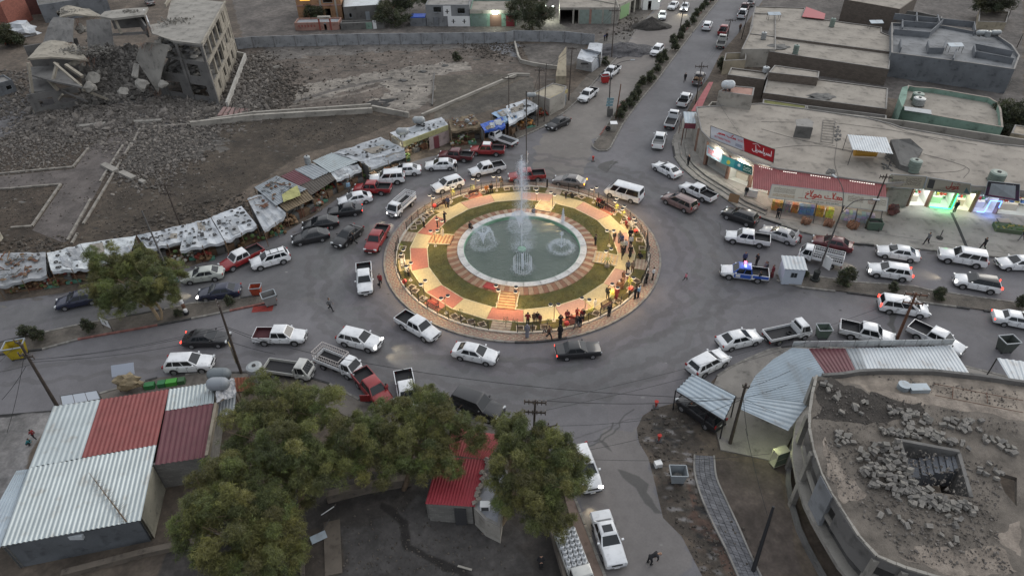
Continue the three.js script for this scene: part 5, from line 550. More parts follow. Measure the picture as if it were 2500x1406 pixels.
// produce on the ground before the stalls
const produce=[[0.1,0.16,0.05],[0.3,0.06,0.04],[0.45,0.2,0.05],[0.5,0.48,0.42],[0.2,0.12,0.06],[0.42,0.42,0.38],[0.16,0.2,0.06]].map((c)=>mat(c,{t:'mottle',per:0.7})),melon=[0,1].map((k)=>T(new THREE.IcosahedronGeometry(0.2,1),0,0,0).scale(1,k?0.8:1,1.15));
function heap(label,s,n,mats,w,d,hgt,ang=0.45){const q=rng(n*13+label.length),g=thing('produce_heap',label,'produce',pt(s,0.01),ang);for(let i=0;i<3;i++)part('crate',bbox(w / 3-0.1,0.28,d*0.6,(i-1)*w / 3,0,0.1),[MT.wood,MT.rust,mat([0.1,0.25,0.18])][i],g);for(let i=0;i<n;i++){const o=part('item',melon[i%2].clone(),mats[Math.floor(q()*mats.length)],g),x=(q()-0.5)*w,z=(q()-0.5)*d;o.position.set(x,0.2+hgt*(1-Math.abs(2*x / w)**2)*q()+(0.5-z / d)*0.4,z);const k=0.6+q()*0.8;o.scale.set(k,k,k);o.rotation.y=q()*6;}}
const PR=produce;
heap('reddish brown crates of produce left of the street tree','21 560,1330',40,[PR[1],PR[4],PR[5]],5,1.6,0.5,0.25);heap('white and orange bundles left of the street tree','21 720,1260',40,[PR[5],PR[2],PR[1]],3.5,1.2,0.6,0.25);heap('mixed dark goods at the far left market end','21 350,1370',50,[PR[4],PR[0],PR[4]],5,1.5,0.8,0.2);heap('white sacks at the far left market end','31 180,30',18,[PR[3],PR[4]],2,1,0.6,0.2);heap('boxes and wares under the utility pole tarp','21 1760,1110',40,[PR[4],PR[0],PR[3]],3,1.2,1.1,0.3);heap('red counter wares by the seated man','21 1960,1110',22,[PR[1],PR[4]],2.2,1,0.4,0.3);
heap('dark wares under the crumpled grey stall','22 60,900',60,[PR[4],PR[0],PR[4]],6,2,1,0.6);heap('pile of brown sacks behind the two black sedans','22 320,770',34,[PR[4],mat([0.24,0.16,0.1])],2.4,1.6,1.0,0.6);heap('pile of white sacks at the stall corner','22 420,660',34,[PR[3],PR[5]],2.2,1.4,0.7,0.6);heap('brown and white sacks left of the bicycle','22 540,600',40,[PR[4],PR[3],PR[1]],2.8,1.5,0.7,0.6);heap('brown sacks beside the black sedan','22 620,560',30,[PR[4],PR[4],PR[3]],2.2,1.5,0.7,0.6);
heap('green and red produce under the brown awning','22 680,460',60,[PR[0],PR[1],PR[6]],3.6,2,1,0.6);heap('heap of orange-red onions behind the red pickup','22 800,420',46,[PR[1],PR[2],PR[1]],2.4,1.6,0.8,0.55);heap('white melons and sacks behind the large white car','22 900,370',44,[PR[3],PR[5],PR[0]],3,1.6,0.7,0.5);heap('green and red vegetables before the pale awning','22 1000,320',60,[PR[0],PR[6],PR[1]],3.4,1.8,0.8,0.45);heap('colourful vegetables with white cauliflowers in the lit stall','22 1170,230',46,[PR[3],PR[0],PR[6],mat([0.08,0.4,0.3])],3.4,1.6,0.6,0.35);heap('bank of leafy green vegetables under the lamps','22 1330,175',70,[PR[0],PR[6],mat([0.12,0.3,0.06])],5,1.4,0.9,0.3);
heap('wares before the pale shop','12 1560,1400',30,[PR[4],PR[0],PR[5]],3,1.2,0.7,0.25);heap('wares and baskets before the brush-roofed stall','12 2000,1370',40,[PR[4],PR[0],PR[5]],4,1.3,0.7,0.2);heap('brown crates under the right end tarp','13 120,1230',50,[PR[4],PR[2],PR[4]],5,1.4,0.8,0.45);heap('earthen pots and bundles at the right end of the market','13 330,1100',24,[PR[1],PR[4]],2,1,0.6,0.4);
// white tent house, truck-shaped cover, gravel heaps, cabinet
{const g=thing('tarp_hut','white plastic covered hut beside the north avenue','hut'),q=pts('13 780,410 905,420 890,500 760,470',3.0),r=pts('13 700,470 870,520 800,600 660,560',2.3),t=pts('13 660,560 800,600 800,690 650,660',0.05);part('tarp',[patch(q[0],q[1],q[2],q[3],8,6,(u,v)=>0.2*fbm(u*4,v*4,3)),patch(r[0],r[1],r[2],r[3],10,8,(u,v)=>0.25*fbm(u*4,v*5,3)),patch(r[3],r[2],v3(t[2].x,0.1,t[2].z),v3(t[3].x,0.1,t[3].z),8,4,(u,v)=>0.1*fbm(u*4,v*5,3)),patch(r[2],r[1],v3(r[1].x+0.3,0,r[1].z+0.3),v3(t[2].x,0,t[2].z),8,4,()=>0),patch(q[3],q[2],r[1],r[0],6,3,()=>0),patch(q[2],q[1],v3(q[1].x,0,q[1].z),v3(q[2].x,0,q[2].z),4,4,()=>0)],MT.tarp,g);part('opening',box(1.6,0.3,0.2,...lerp3(r[3],r[2],0.55).add(v3(0,-0.4,0.2)).toArray()),MT.hole,g);}  // hut opening is a dark box that paints the shade inside
for(const[s,r,h,t,c]of[['13 1365,255',4.6,2.2,'dark gravel heap at the far roadside',[0.06,0.055,0.05]],['13 1090,480',6.8,1.6,'grey gravel heap beside the white plastic hut',[0.115,0.112,0.12]]]){const g=new THREE.ConeGeometry(r,h,40,10),p=g.attributes.position;for(let i=0;i<p.count;i++){const x=p.getX(i),z=p.getZ(i),k=fbm(x*0.8+9,z*0.8,4)-0.5;p.setXYZ(i,x*(1+0.3*k),Math.max(0,p.getY(i)+h / 2+k*0.5),z*(0.62+0.3*k));}g.computeVertexNormals();solo('gravel_heap',t,'gravel heap',g,mat(c,{t:'dirt',per:2,b:'rough',bper:0.8,bs:0.06}),pt(s));}
{const c=thing('cabinet','grey electric cabinet by the pole at the market end','cabinet',pt('13 530,990'));part('body',bbox(0.9,1.2,0.6,0,0.5,0),MT.tinGrey,c);part('leg',[bbox(0.08,0.5,0.08,-0.35,0,0),bbox(0.08,0.5,0.08,0.35,0,0)],MT.steel,c);part('door',box(0.8,1.1,0.03,0,1.1,0.315),mat([0.4,0.42,0.42]),c);}
// ================= collapsed building and rubble, upper left =================
const ruinC=conc([0.33,0.31,0.275],5),ruinD=conc([0.185,0.178,0.168],5),ruinB=conc([0.36,0.325,0.265],5),crumb=mat([0.16,0.152,0.145],{t:'dirt',per:2,r:1});  // ruinB and ruinD put the lit and shaded sides into the concrete colour
const ruin=thing('collapsed_building','bombed three-storey concrete building with folded floor slabs','ruin');
{const A=pt('11 2080,985'),B=pt('11 2262,540'),Cc=pt('11 1540,905'),rp=(n,gs,m=ruinC)=>part(n,gs,m,ruin);
const X=Cc.clone().sub(A),Z=B.clone().sub(A),at=(u,v,y)=>A.clone().addScaledVector(X,u).addScaledVector(Z,v).setY(y),H=[0,3.6,7.2,10.5],pan=(u0,v0,u1,v1,y0,y1,t=0.22)=>{const a=at(u0,v0,(y0+y1) / 2),b=at(u1,v1,(y0+y1) / 2);return beam(a,b,t,y1-y0);};
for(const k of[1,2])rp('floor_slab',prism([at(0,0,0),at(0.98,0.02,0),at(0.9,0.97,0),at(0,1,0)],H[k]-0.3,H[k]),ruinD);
rp('roof_slab',prism([at(-0.03,-0.02,0),at(0.45,-0.02,0),at(0.9,0.12,0),at(1.05,0.3,0),at(0.8,0.42,0),at(0.9,0.7,0),at(1.0,1.02,0),at(-0.03,1.02,0)],H[3]-0.35,[10.5,10.5,10.0,9.6,10.3,10.5,10.5,10.5]),ruinC);
rp('parapet',[pan(-0.03,-0.02,-0.03,1.02,10.5,10.75,0.3),pan(0.97,0.72,1.0,1.02,10.5,11.1,0.25)],ruinB);
// east face, lit tone put into the colour: columns, bands, infill with openings
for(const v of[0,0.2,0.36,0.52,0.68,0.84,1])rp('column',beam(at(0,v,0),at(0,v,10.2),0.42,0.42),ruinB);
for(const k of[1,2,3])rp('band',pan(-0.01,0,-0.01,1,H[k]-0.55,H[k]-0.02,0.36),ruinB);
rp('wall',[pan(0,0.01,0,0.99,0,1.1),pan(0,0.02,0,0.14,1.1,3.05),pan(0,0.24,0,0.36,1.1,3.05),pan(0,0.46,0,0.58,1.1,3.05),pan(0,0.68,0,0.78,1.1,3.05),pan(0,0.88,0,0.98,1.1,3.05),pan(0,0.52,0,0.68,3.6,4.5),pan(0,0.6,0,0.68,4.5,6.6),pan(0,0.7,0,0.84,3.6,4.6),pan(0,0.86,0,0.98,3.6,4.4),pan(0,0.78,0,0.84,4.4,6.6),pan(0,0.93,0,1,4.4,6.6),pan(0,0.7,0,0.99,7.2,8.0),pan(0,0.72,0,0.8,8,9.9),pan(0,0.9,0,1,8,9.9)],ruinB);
// south face, its shade put into a darker colour
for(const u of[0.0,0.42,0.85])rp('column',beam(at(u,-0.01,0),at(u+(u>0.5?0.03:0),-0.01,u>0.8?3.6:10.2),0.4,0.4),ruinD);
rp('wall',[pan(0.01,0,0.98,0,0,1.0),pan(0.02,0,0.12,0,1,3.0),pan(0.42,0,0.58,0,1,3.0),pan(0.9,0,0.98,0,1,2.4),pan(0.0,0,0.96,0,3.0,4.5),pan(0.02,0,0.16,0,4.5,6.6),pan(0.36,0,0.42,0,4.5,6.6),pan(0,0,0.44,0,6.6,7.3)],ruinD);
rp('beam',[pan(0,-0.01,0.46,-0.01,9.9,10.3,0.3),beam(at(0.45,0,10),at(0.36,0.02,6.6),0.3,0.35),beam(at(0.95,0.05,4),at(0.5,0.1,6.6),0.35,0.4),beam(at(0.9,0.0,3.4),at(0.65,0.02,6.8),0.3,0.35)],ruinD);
const q=rng(17);for(const[y,u0,u1,v0,v1,n]of[[3.7,0.1,0.9,0.04,0.9,60],[7.3,0.1,0.9,0.04,0.9,110],[0.2,0.1,0.9,0.04,0.9,30]])for(let i=0;i<n;i++){const s=0.25+0.6*q();rp('rubble_block',jag(i%7).scale(s,s*0.6,s).applyMatrix4(new THREE.Matrix4().setPosition(at(u0+(u1-u0)*q(),v0+(v1-v0)*q()*q(),y+q()*1.6))),i%3?ruinD:ruinC);}
// folded slabs (sheets with thickness)
const slab=(n,s,m,bend,nx=10,ny=8,t=0.3)=>{const[a,b,c,d]=pts(s),rag=(u,v)=>(fbm(u*7,v*7,3)-0.5)*0.25+bend(u,v);return rp(n,[patch(a,b,c,d,nx,ny,rag),patch(a.clone().setY(a.y-t),b.clone().setY(b.y-t),c.clone().setY(c.y-t),d.clone().setY(d.y-t),nx,ny,rag),patch(d,c,c.clone().setY(c.y-t),d.clone().setY(d.y-t),nx,1,(u)=>rag(u,1)),patch(a,d,d.clone().setY(d.y-t),a.clone().setY(a.y-t),ny,1,(u)=>rag(0,u)),patch(b,c,c.clone().setY(c.y-t),b.clone().setY(b.y-t),ny,1,(u)=>rag(1,u))],m);};
slab('hanging_slab','11 1385,400,10.2 1610,425,9.9 1500,880,2.0 1290,560,6.2',ruinC,(u,v)=>0.5*Math.sin(v*PI));slab('hanging_slab','11 1270,600,5 1320,610,5.2 1310,740,3.8 1245,720,4',ruinC,()=>0);
slab('hanging_slab','11 565,75,10.4 830,62,10.6 965,135,10.3 560,165,10.2',ruinB,(u,v)=>0.35*Math.sin(u*5));slab('hanging_slab','11 500,160,10.2 700,175,10.1 690,400,7.9 405,400,7.7',ruinD,(u,v)=>0.3*Math.sin(v*PI));slab('hanging_slab','11 400,400,7.8 700,402,7.8 830,560,7.0 250,560,8.2',ruinB,(u,v)=>0.3*Math.sin(u*4));slab('hanging_slab','11 815,190,10.2 1045,175,10.2 1080,440,6.6 830,445,6.6',ruinD,()=>0);slab('hanging_slab','11 700,560,7 830,558,7 700,612,6.2 640,600,6.4',ruinB,()=>0);
// stair room on top
rp('wall',[beam(...pts('11 1060,200,10.6 1375,175,10.6'),0.25,2.8),beam(...pts('11 1060,330,9.2 1400,310,9.2'),0.3,0.4),beam(...pts('11 1300,160,11 1400,300,9.4'),0.3,2.4)],ruinD);rp('wall',beam(...pts('11 1385,150,11 1430,270,9.7'),0.2,2.6),MT.white);rp('column',beam(...pts('11 1085,170,12 1150,320,9.4'),0.4,0.4),ruinB);rp('roof_slab',prism(pts('11 990,105 1170,80 1405,65 1370,135 1060,172 940,150',12.2),11.8,12.15),ruinC);for(const[c,m,n]of[['11 900,480,7.3',3,500],['11 600,480,7.7',2.6,260],['11 640,110,10.5',1.8,120],['11 1650,200,10.6',2.6,160],['11 1220,110,12.2',1.4,60],['11 900,380,7',1.6,160]]){const o=pt(c),M=[];for(let i=0;i<n;i++){const k=0.05+0.28*q()**3;M.push(mtx(o.clone().add(v3((q()+q()-1)*m*1.4,k*0.3+(c.includes('900')?(q()-0.6)*0.9:0.02),(q()+q()-1)*m)),new THREE.Euler(q()*6,q()*6,q()*6),v3(k,k*0.5,k*0.8)));}stuff('rubble',null,jag(33,0),mat([0.24,0.225,0.2],{t:'mottle',per:1,r:1}),M,null,ruin);}
// left lower structure
const L0=pt('11 330,1085'),L1=pt('11 815,1000'),lw=(u0,u1,y0,y1)=>beam(lerp3(L0,L1,u0).setY((y0+y1) / 2),lerp3(L0,L1,u1).setY((y0+y1) / 2),0.3,y1-y0);
rp('wall',[lw(0,1,0,1.0),lw(0,0.16,1,2.4),lw(0.44,0.56,1,2.4),lw(0,0.98,2.4,3.4)],ruinD);rp('floor_slab',prism(pts('11 270,880 560,850 830,960 640,880 300,700',3.4),3.1,3.4),ruinD);rp('floor_slab',prism(pts('11 250,700 450,760 780,830 520,620 260,640',5.6),5.3,5.6),ruinD);
for(const[s,w]of[['11 330,1080,0 262,600,8',0.4],['11 545,860,3.4 455,760,5.5',0.45],['11 500,760,5.5 540,600,7.6',0.4],['11 770,820,5.3 510,600,7.8',0.35],['11 780,730,5.6 620,620,7',0.5],['11 1050,960,0.4 780,850,3.6',0.4],['11 520,1000,0.2 590,900,3.2',0.3]])rp('beam',beam(...pts(s),w,w),ruinB);
rp('back_wall',beam(...pts('11 300,620,3.5 800,540,3.5'),0.3,7),ruinD);
// mound of debris between the halves
const md=pts('11 820,480,6.6 1290,430,7.2 1500,900,0.1 700,1060,0.1');const mf=(u,v)=>1.5*(fbm(u*6,v*6,4)-0.5)+0.8*(fbm(u*22,v*22,2)-0.5)-1.6*Math.sin(PI*Math.min(1,v*1.2))*(0.4+Math.exp(-((u-0.45)**2)*14)*0.6);rp('debris_mound',patch(md[0],md[1],md[2],md[3],40,40,mf),crumb);
{const M=[],C=[];for(let i=0;i<4200;i++){const u=q(),v=q(),p=lerp3(lerp3(md[0],md[1],u),lerp3(md[3],md[2],u),v),s=0.08+0.7*q()**5;M.push(mtx(p.add(v3(0,mf(u,v)+0.06,0)),new THREE.Euler(q()*6,q()*6,q()*6),v3(s,s*(0.3+0.4*q()),s*(0.5+0.6*q()))));const g=0.55+0.8*q()**2;C.push(new THREE.Color().setRGB(g,g*0.97,g*0.93));}stuff('rubble',null,jag(21,0),mat([0.2,0.19,0.178],{t:'mottle',per:1,r:1}),M,C,ruin);const rb=[];for(const[s,n]of[['11 830,560,7',14],['11 700,410,7.8',10],['11 690,170,10',10],['11 1400,410,9.9',12],['11 1500,860,2.4',8],['11 960,140,10.2',8],['11 1460,270,10.3',9]]){const c=pt(s);for(let i=0;i<n;i++){const a=c.clone().add(v3((q()-0.5)*3,(q()-0.5)*0.6,(q()-0.5)*1.5)),b=a.clone().add(v3((q()-0.5)*1.6,-0.3-q()*1.2,0.3+q()));rb.push(tube([a,lerp3(a,b,0.5).add(v3((q()-0.5)*0.5,0.25,0)),b],0.022,3,2));}}rp('bent_rebar',rb,MT.rust);}
for(const[s,k]of[['11 870,745',1.5],['11 800,645',1.2],['11 850,830',1.3],['11 765,275',1.3],['11 1150,600',0.9],['11 1000,610',0.8],['11 940,620',0.7],['11 1170,870',1.0],['11 1570,270',0.9],['11 1350,800',1.4],['11 1550,800',0.9],['11 920,690',0.6]]){const p=pt(s,s.includes('765,275')?8:s.includes('1570')?10:3.8);rp('concrete_chunk',jag(Math.round(k*10),1).scale(k,k*0.5,k*0.9).applyMatrix4(new THREE.Matrix4().makeRotationX(0.6).setPosition(p)),ruinC);}}
// rubble fields
const rubM=mat([0.225,0.208,0.19],{t:'mottle',per:1,r:1});
function rubble(name,label,polys,seed){rnd=rng(seed);const M=[],C=[];for(const[s,n,a,b,y=0]of polys)scatter(flip(pts(s,y)),n,(x0,z0)=>{const w=y?0:4,x=x0+(rnd()+rnd()-1)*w,z=z0+(rnd()+rnd()-1)*w;if(inPoly(ROAD,x,z))return;const k=a+(b-a)*rnd()**3;M.push(mtx(v3(x,y+k*0.15,z),new THREE.Euler(rnd()*6,rnd()*6,rnd()*6),v3(k,k*(0.3+0.5*rnd()),k*(0.4+0.7*rnd()))));const g=0.5+0.75*rnd()**1.5;C.push(new THREE.Color().setRGB(g,g*0.97,g*0.94));});stuff(name,label,jag(seed,0),name==='debris'?mat([0.135,0.12,0.104],{t:'mottle',per:1,r:1}):rubM,M,C);}
rubble('rubble','grey rubble strewn round the collapsed building',[['11 250,1090 1250,1000 1550,930 2080,1000 2150,1060 2000,1150 1400,1190 900,1250 600,1300 150,1250',8200,0.08,0.55],['11 -150,700 240,700 330,1060 0,1120 -150,1120',2200,0.08,0.5],['11 2120,1000 2300,560 2500,520 2620,900 2500,1090 2150,1080',3600,0.08,0.6],['11 250,1090 1250,1000 1550,930 2080,1000 2150,1060 1400,1190 600,1300 150,1250',90,0.4,1.2],['11 2150,950 2330,560 2500,700 2450,1060',40,0.4,1.0],['11 2100,980 2160,980 2330,560 2270,540',400,0.08,0.3],['11 150,1250 1000,1240 880,1420 -150,1420',2400,0.08,0.4],['21 1250,0 2100,-80 1700,300 1500,440 1150,360',2600,0.07,0.4],['21 -50,60 780,40 640,230 -50,290',1500,0.06,0.3],['11 1000,1200 2200,1160 2350,1180 1300,1420 1000,1420',2400,0.07,0.45]],41);
rubble('debris','small stones and litter scattered over the dirt lots',[['21 750,440 2300,150 2300,560 1250,830 700,900',1300,0.05,0.2],['21 -50,420 560,400 300,790 -50,800',700,0.04,0.2],['12 0,430 2400,420 1700,700 1600,1050 0,1060',1000,0.07,0.35],['12 1980,430 2480,400 2480,560 2200,520',700,0.1,0.4],['12 -50,560 350,680 420,900 250,1080 -50,1050',1600,0.1,0.6],['12 0,1160 1150,1080 1100,1250 100,1400',900,0.05,0.2],['33 1280,1250 1700,1120 1740,1400 1260,1406',170,0.04,0.22],['43 1230,0 1750,0 1790,300 1450,800 1340,300',420,0.04,0.2],['43 1500,900 1900,950 2300,1400 1850,1400',500,0.04,0.2],['42 900,900 2000,900 2300,1400 700,1400',900,0.03,0.14],['21 0,1000 650,950 450,1060 0,1050',500,0.08,0.4],['31 0,560 2500,160 2500,120 0,520',500,0.04,0.2],['21 1250,780 2400,540 2450,640 1700,760 1200,880',700,0.1,0.4],['13 1150,130 1450,300 1000,340',300,0.1,0.5]],42);
{const q=rng(8);const slabs=[['21 980,200 1100,265',0.9],['21 1150,275 1275,335',0.85],['21 1330,355 1375,375',0.6],['11 730,1210 1000,1180',0.8],['11 1265,1165 1540,1150',0.8],['12 180,650 240,630',0.3]];slabs.forEach(([s,w],i)=>{const[a,b]=pts(s,0.2);solo('concrete_beam',['fallen concrete beam across the park path, left piece','fallen concrete beam across the park path, middle piece','stub of fallen beam at the right of the park path','long fallen beam below the collapsed building, left','long fallen beam below the collapsed building, right','short plank in the rubble right of the collapsed building'][i],'concrete beam',beam(a,b,w,0.45),ruinC);});}
// side ramp wall of the building, steps, park path and plot kerbs
{const[a,b,c]=pts('11 2170,1030 2345,560 2260,540');solo('parapet_wall','white low wall along the ramp at the right of the collapsed building','wall',strip([a,b,c],0.35,0,1.1),conc([0.5,0.48,0.44]));const st=thing('entrance_steps','pinkish broken steps at the corner of the collapsed building','steps');for(let i=0;i<6;i++)part('step',strip(pts(`11 ${2090 + i * 48},1130 ${2150 + i * 40},1045`),0.55,0,0.55-i*0.08),conc([0.3,0.2,0.185]),st);}
const pathM=mat([0.145,0.128,0.122],{t:'dirt',per:7,b:'rough',bper:2,bs:0.02,r:0.95});
struct('path',tris([...cap(pts('11 1210,1250 1310,1240 1200,1440').concat(pts('21 1060,200 680,900 600,950 300,830 700,250 860,20')),0.02)]),pathM);struct('path',tris(cap(pts('21 -50,320 720,240 640,385 -50,430'),0.025)),pathM);
{const pk=conc([0.3,0.275,0.24],3);['21 840,50 690,230 180,275 -50,300','21 -50,445 90,435 575,395 300,795 100,810','11 1330,1230 1250,1400','21 1250,0 1080,290 680,960','21 1170,20 950,370','21 860,540 640,930','11 1340,1220 2100,1170 2500,1150'].forEach((s)=>kerbs('plot_kerb',pts(s),[pk],0.28,0.22,2.2));}
for(const[s,h,t]of[['12 1720,705 1700,1010',0.3,'left edge of the fenced brown plot']])solo('plot_edging','thin kerb along the '+t,'kerb',strip(pts(s),0.2,0,h),MT.conDark);
// ================= lower left sheds, red-roofed hut, lower right ruin and canopies =================
{const g=thing('metal_shed','long shed with white, red and maroon corrugated roof at lower left','shed'),f=(s)=>pts('f '+s);
const V=f('128,993,3.5 243,976,3.5 411,951,3.5 525,934,3.5 520,985,3.4 402,1004,3.4 197,1119,3.2 69,1143,3.2 381,1087,3.2 342,1271,2.9 0,1335,2.9 498,1118,3.1 376,1136,3.1 -12,1337,2.9');
sheets(g,V[7],V[6],V[1],V[0],MT.tin,1.1,4,0.045);sheets(g,V[6],V[8],V[2],V[1],MT.tinRed,1.1,4,0.045);sheets(g,V[5],V[4],V[3],V[2],MT.tin,1.1,4,0.045);sheets(g,V[12],V[11],V[4],V[5],MT.tinMaroon,1.1,4,0.045);sheets(g,V[10],V[9],V[8],V[7],MT.tin,1.1,4,0.045);{const[a,b,c,d]=f('-75,1352,2.8 -2,1338,2.8 68,1146,3.0 38,1150,3.0');sheets(g,a,b,c,d,MT.tinBlue,1.1,4,0.04);}
const gp=(v)=>v3(v.x,0,v.z),wl=(a,b,m)=>{const A=gp(a),B=gp(b),L=[v3(A.x,0,A.z),v3(B.x,0,B.z),v3(B.x,b.y-0.08,B.z),v3(A.x,a.y-0.08,A.z)];const n=B.clone().sub(A).cross(v3(0,1,0)).normalize().multiplyScalar(0.2),K=L.map((p)=>p.clone().add(n));part('wall',tris([L[0],L[1],L[2],L[0],L[2],L[3],K[0],K[2],K[1],K[0],K[3],K[2],L[3],L[2],K[2],L[3],K[2],K[3]]),m,g);};
const ins=(v,dx,dz)=>v.clone().add(v3(dx,0,dz));wl(ins(V[13],0.3,-0.3),ins(V[9],-0.3,-0.3),conc([0.13,0.14,0.15]));wl(ins(V[9],-0.3,-0.3),ins(V[12],-0.3,0.1),conc([0.36,0.34,0.27]));wl(ins(V[12],-0.3,-0.3),ins(V[11],-0.3,-0.3),MT.block);wl(ins(V[11],-0.2,0),ins(V[3],-0.2,0.2),MT.block);wl(ins(V[0],0.2,0.2),ins(V[10],0.3,0),MT.block);wl(ins(V[0],0.2,0.4),ins(V[3],-0.2,0.4),MT.plaster);  // dark front and pale east wall: fall of light put into wall colour
part('parapet',beam(v3(V[4].x+0.25,3.3,V[4].z),v3(V[11].x+0.25,3.2,V[11].z),0.25,0.5),conc([0.3,0.26,0.2]),g);part('fan',box(1.0,0.4,0.5,...pt('41 730,1020',2.3).toArray()),MT.tinWhite,g);
const cl=thing('panel_canopy','grey translucent three-panel canopy in front of the long shed','canopy'),[a,b,c,d]=f('145,967,3.0 235,953,3.0 244,974,3.2 150,990,3.2');for(let i=0;i<3;i++)part('panel',[patch(lerp3(a,b,i / 3+0.01),lerp3(a,b,(i+1) / 3-0.01),lerp3(d,c,(i+1) / 3-0.01),lerp3(d,c,i / 3+0.01),1,1,()=>0)],mat([0.33,0.36,0.4],{r:0.35}),cl);part('frame',[bar(a,b,0.04),bar(b,c,0.04),bar(c,d,0.04),bar(d,a,0.04),bar(v3(a.x,0,a.z),a,0.04),bar(v3(b.x,0,b.z),b,0.04)],MT.steel,cl);
// beside the shed
const st=thing('market_shelter','brown tarpaulin covered stand beside the long shed','stand',pt('31 1260,990'),0.2);part('cover',T(jag(6,2),0,1.3,0).scale(1.3,0.9,0.75),mat([0.3,0.24,0.15],{t:'mottle',per:2}),st);part('leg',[bbox(0.1,1,0.1,-1,0,0),bbox(0.1,1,0.1,1,0,0)],MT.wood,st);part('glass_sheet',box(2,1.1,0.04,-0.4,2.0,-0.9,0,-0.8),mat([0.35,0.38,0.44],{r:0.3}),st);
const gr=thing('plastic_crates','bright green crates and netting along the street wall','crates',pt('31 1560,950'),0.2);for(const[x,w,c]of[[-1.2,0.9,[0.03,0.16,0.05]],[-0.1,0.7,[0.03,0.16,0.06]],[0.8,1.0,[0.06,0.3,0.04]],[1.7,0.6,[0.05,0.12,0.05]]])part('crate',bbox(w,0.6,0.6,x,0,0),mat(c,{r:0.6}),gr);
tank('dark grey tank at the back right corner of the long shed','31 2110,900',2.6,0.62,1.0,mat([0.16,0.18,0.19],{r:0.5}),true);tank('silver tank half hidden by the tree','31 2460,880',2.6,0.7,1.5,tankS);tank('grey drum lying behind the white corner of the long shed','31 2100,990',3.3,0.6,0.9,mat([0.26,0.28,0.3],{r:0.4}),true);
solo('plastic_sheet','crumpled grey plastic sheeting at the right corner of the long shed','plastic sheet',patch(...pts('31 2060,1000,3.6 2240,890,3.4 2260,1050,3.0 2070,1130,3.3'),14,12,(u,v)=>0.7*fbm(u*6,v*6,4)),mat([0.45,0.45,0.46],{r:0.35}));
const rr2=thing('roof_corner','rusty red and tin roof corner under the tree','roof');{const[a2,b2,c2,d2]=pts('31 2220,870,2.8 2420,860,2.8 2440,1000,2.6 2230,1000,2.6');sheets(rr2,d2,c2,b2,a2,mat([0.25,0.09,0.05],{t:'metal',per:2}),1,4,0.04);const[e,f2,h,i]=pts('31 2060,1130,2.8 2250,1000,2.8 2230,1220,2.4 2050,1230,2.4');sheets(rr2,i,h,f2,e,MT.tinGrey,1,4,0.04);for(const p of[a2,b2,c2,d2,e,h])part('post',bar(v3(p.x,0,p.z),p,0.05),MT.wood,rr2);}
}
{const g=thing('red_hut','small hut with worn red corrugated roof among the trees','hut'),V=pts('42 1760,270,2.6 2215,300,2.6 2105,750,2.4 1630,722,2.4 1880,-10,3.0 2395,70,3.0 2225,300,2.65 1850,250,2.65'),red=mat([0.36,0.04,0.055],{t:'metal',per:2.5,r:0.5});sheets(g,V[3],V[2],V[1],V[0],red,0.9,5,0.03);sheets(g,V[7],V[6],V[5],V[4],mat([0.42,0.085,0.085],{t:'metal',per:2.5,r:0.55}),0.9,5,0.03);
const lo=(v,y=0)=>v3(v.x,y,v.z);part('wall',[strip([lo(V[3]).add(v3(0.2,0,-0.2)),lo(V[2]).add(v3(-0.2,0,-0.2))],0.2,0,2.35),strip([lo(V[2]).add(v3(-0.1,0,-0.3)),lo(V[5]).add(v3(-0.2,0,0.3))],0.2,0,2.38),strip([lo(V[3]).add(v3(0.1,0,-0.3)),lo(V[4]).add(v3(0.2,0,0.3))],0.2,0,2.38)],MT.block,g);part('door',bbox(0.9,2.0,0.15,...lerp3(lo(V[3]),lo(V[2]),0.7).toArray()),MT.hole,g);
for(let i=0;i<14;i++){const p=lerp3(V[1],V[2],i / 14).add(v3(rr(-0.1,0.3),0.12,0));const o=part('stone',rockG[i%3].clone(),conc([0.33,0.29,0.25],1),g);o.position.copy(p);o.rotation.y=i;}
const h=flatHouse('flat_annex','pale flat-roofed annex beside the small red hut','42 2215,330 2420,400 2345,940 2200,870 2095,760',2.2,{par:0.08,wall:MT.plaster,roof:conc([0.36,0.37,0.4]),cat:'annex'});const b=thing('cooler','white air cooler box on the annex roof','cooler',pt('42 2205,760',2.14));part('body',bbox(0.75,0.55,0.55),MT.white,b);part('grille',box(0.55,0.4,0.03,0,0.28,0.29),MT.hole,b);part('foot',bbox(0.6,0.06,0.4,0,-0.05,0),MT.dark,b);}
for(const[s,w,h,t]of[['41 2300,1010 1400,1200 600,1410',0.5,0.5,'low earthen wall below the long shed'],['42 700,690 1060,600 1500,520',0.6,0.9,'dark brick yard wall under the trees'],['42 1040,590 1060,480',1.0,1.4,'short brick pier under the trees'],['42 740,890 760,1400',1.25,0.12,'concrete garden strip in the dark yard'],['42 455,1100 465,1410',0.3,0.3,'thin kerb at the left of the dark yard']])solo('yard_wall',t,'wall',strip(pts(s),w,0,h),conc([0.15,0.125,0.1],3));
{const m=thing('scrap_sheet','bent white sheet lying in the dark yard','scrap',pt('42 615,1045',0.1),0.5);part('sheet',box(1.2,0.05,0.6,0,0.1,0,0,0.3),MT.tinBlue,m);part('rod',bar(v3(0.2,0,-0.3),v3(1.2,0.4,-0.9),0.03),MT.steel,m);solo('pipe','white pipe lying under the trees','pipe',bar(...pts('42 640,825,0.4 760,745,0.9'),0.04),MT.white);solo('plank','pale plank by the ditch in the dark yard','plank',box(1.1,0.08,0.15,...pt('42 2010,1330',0.1).toArray(),-0.3),MT.plaster);}
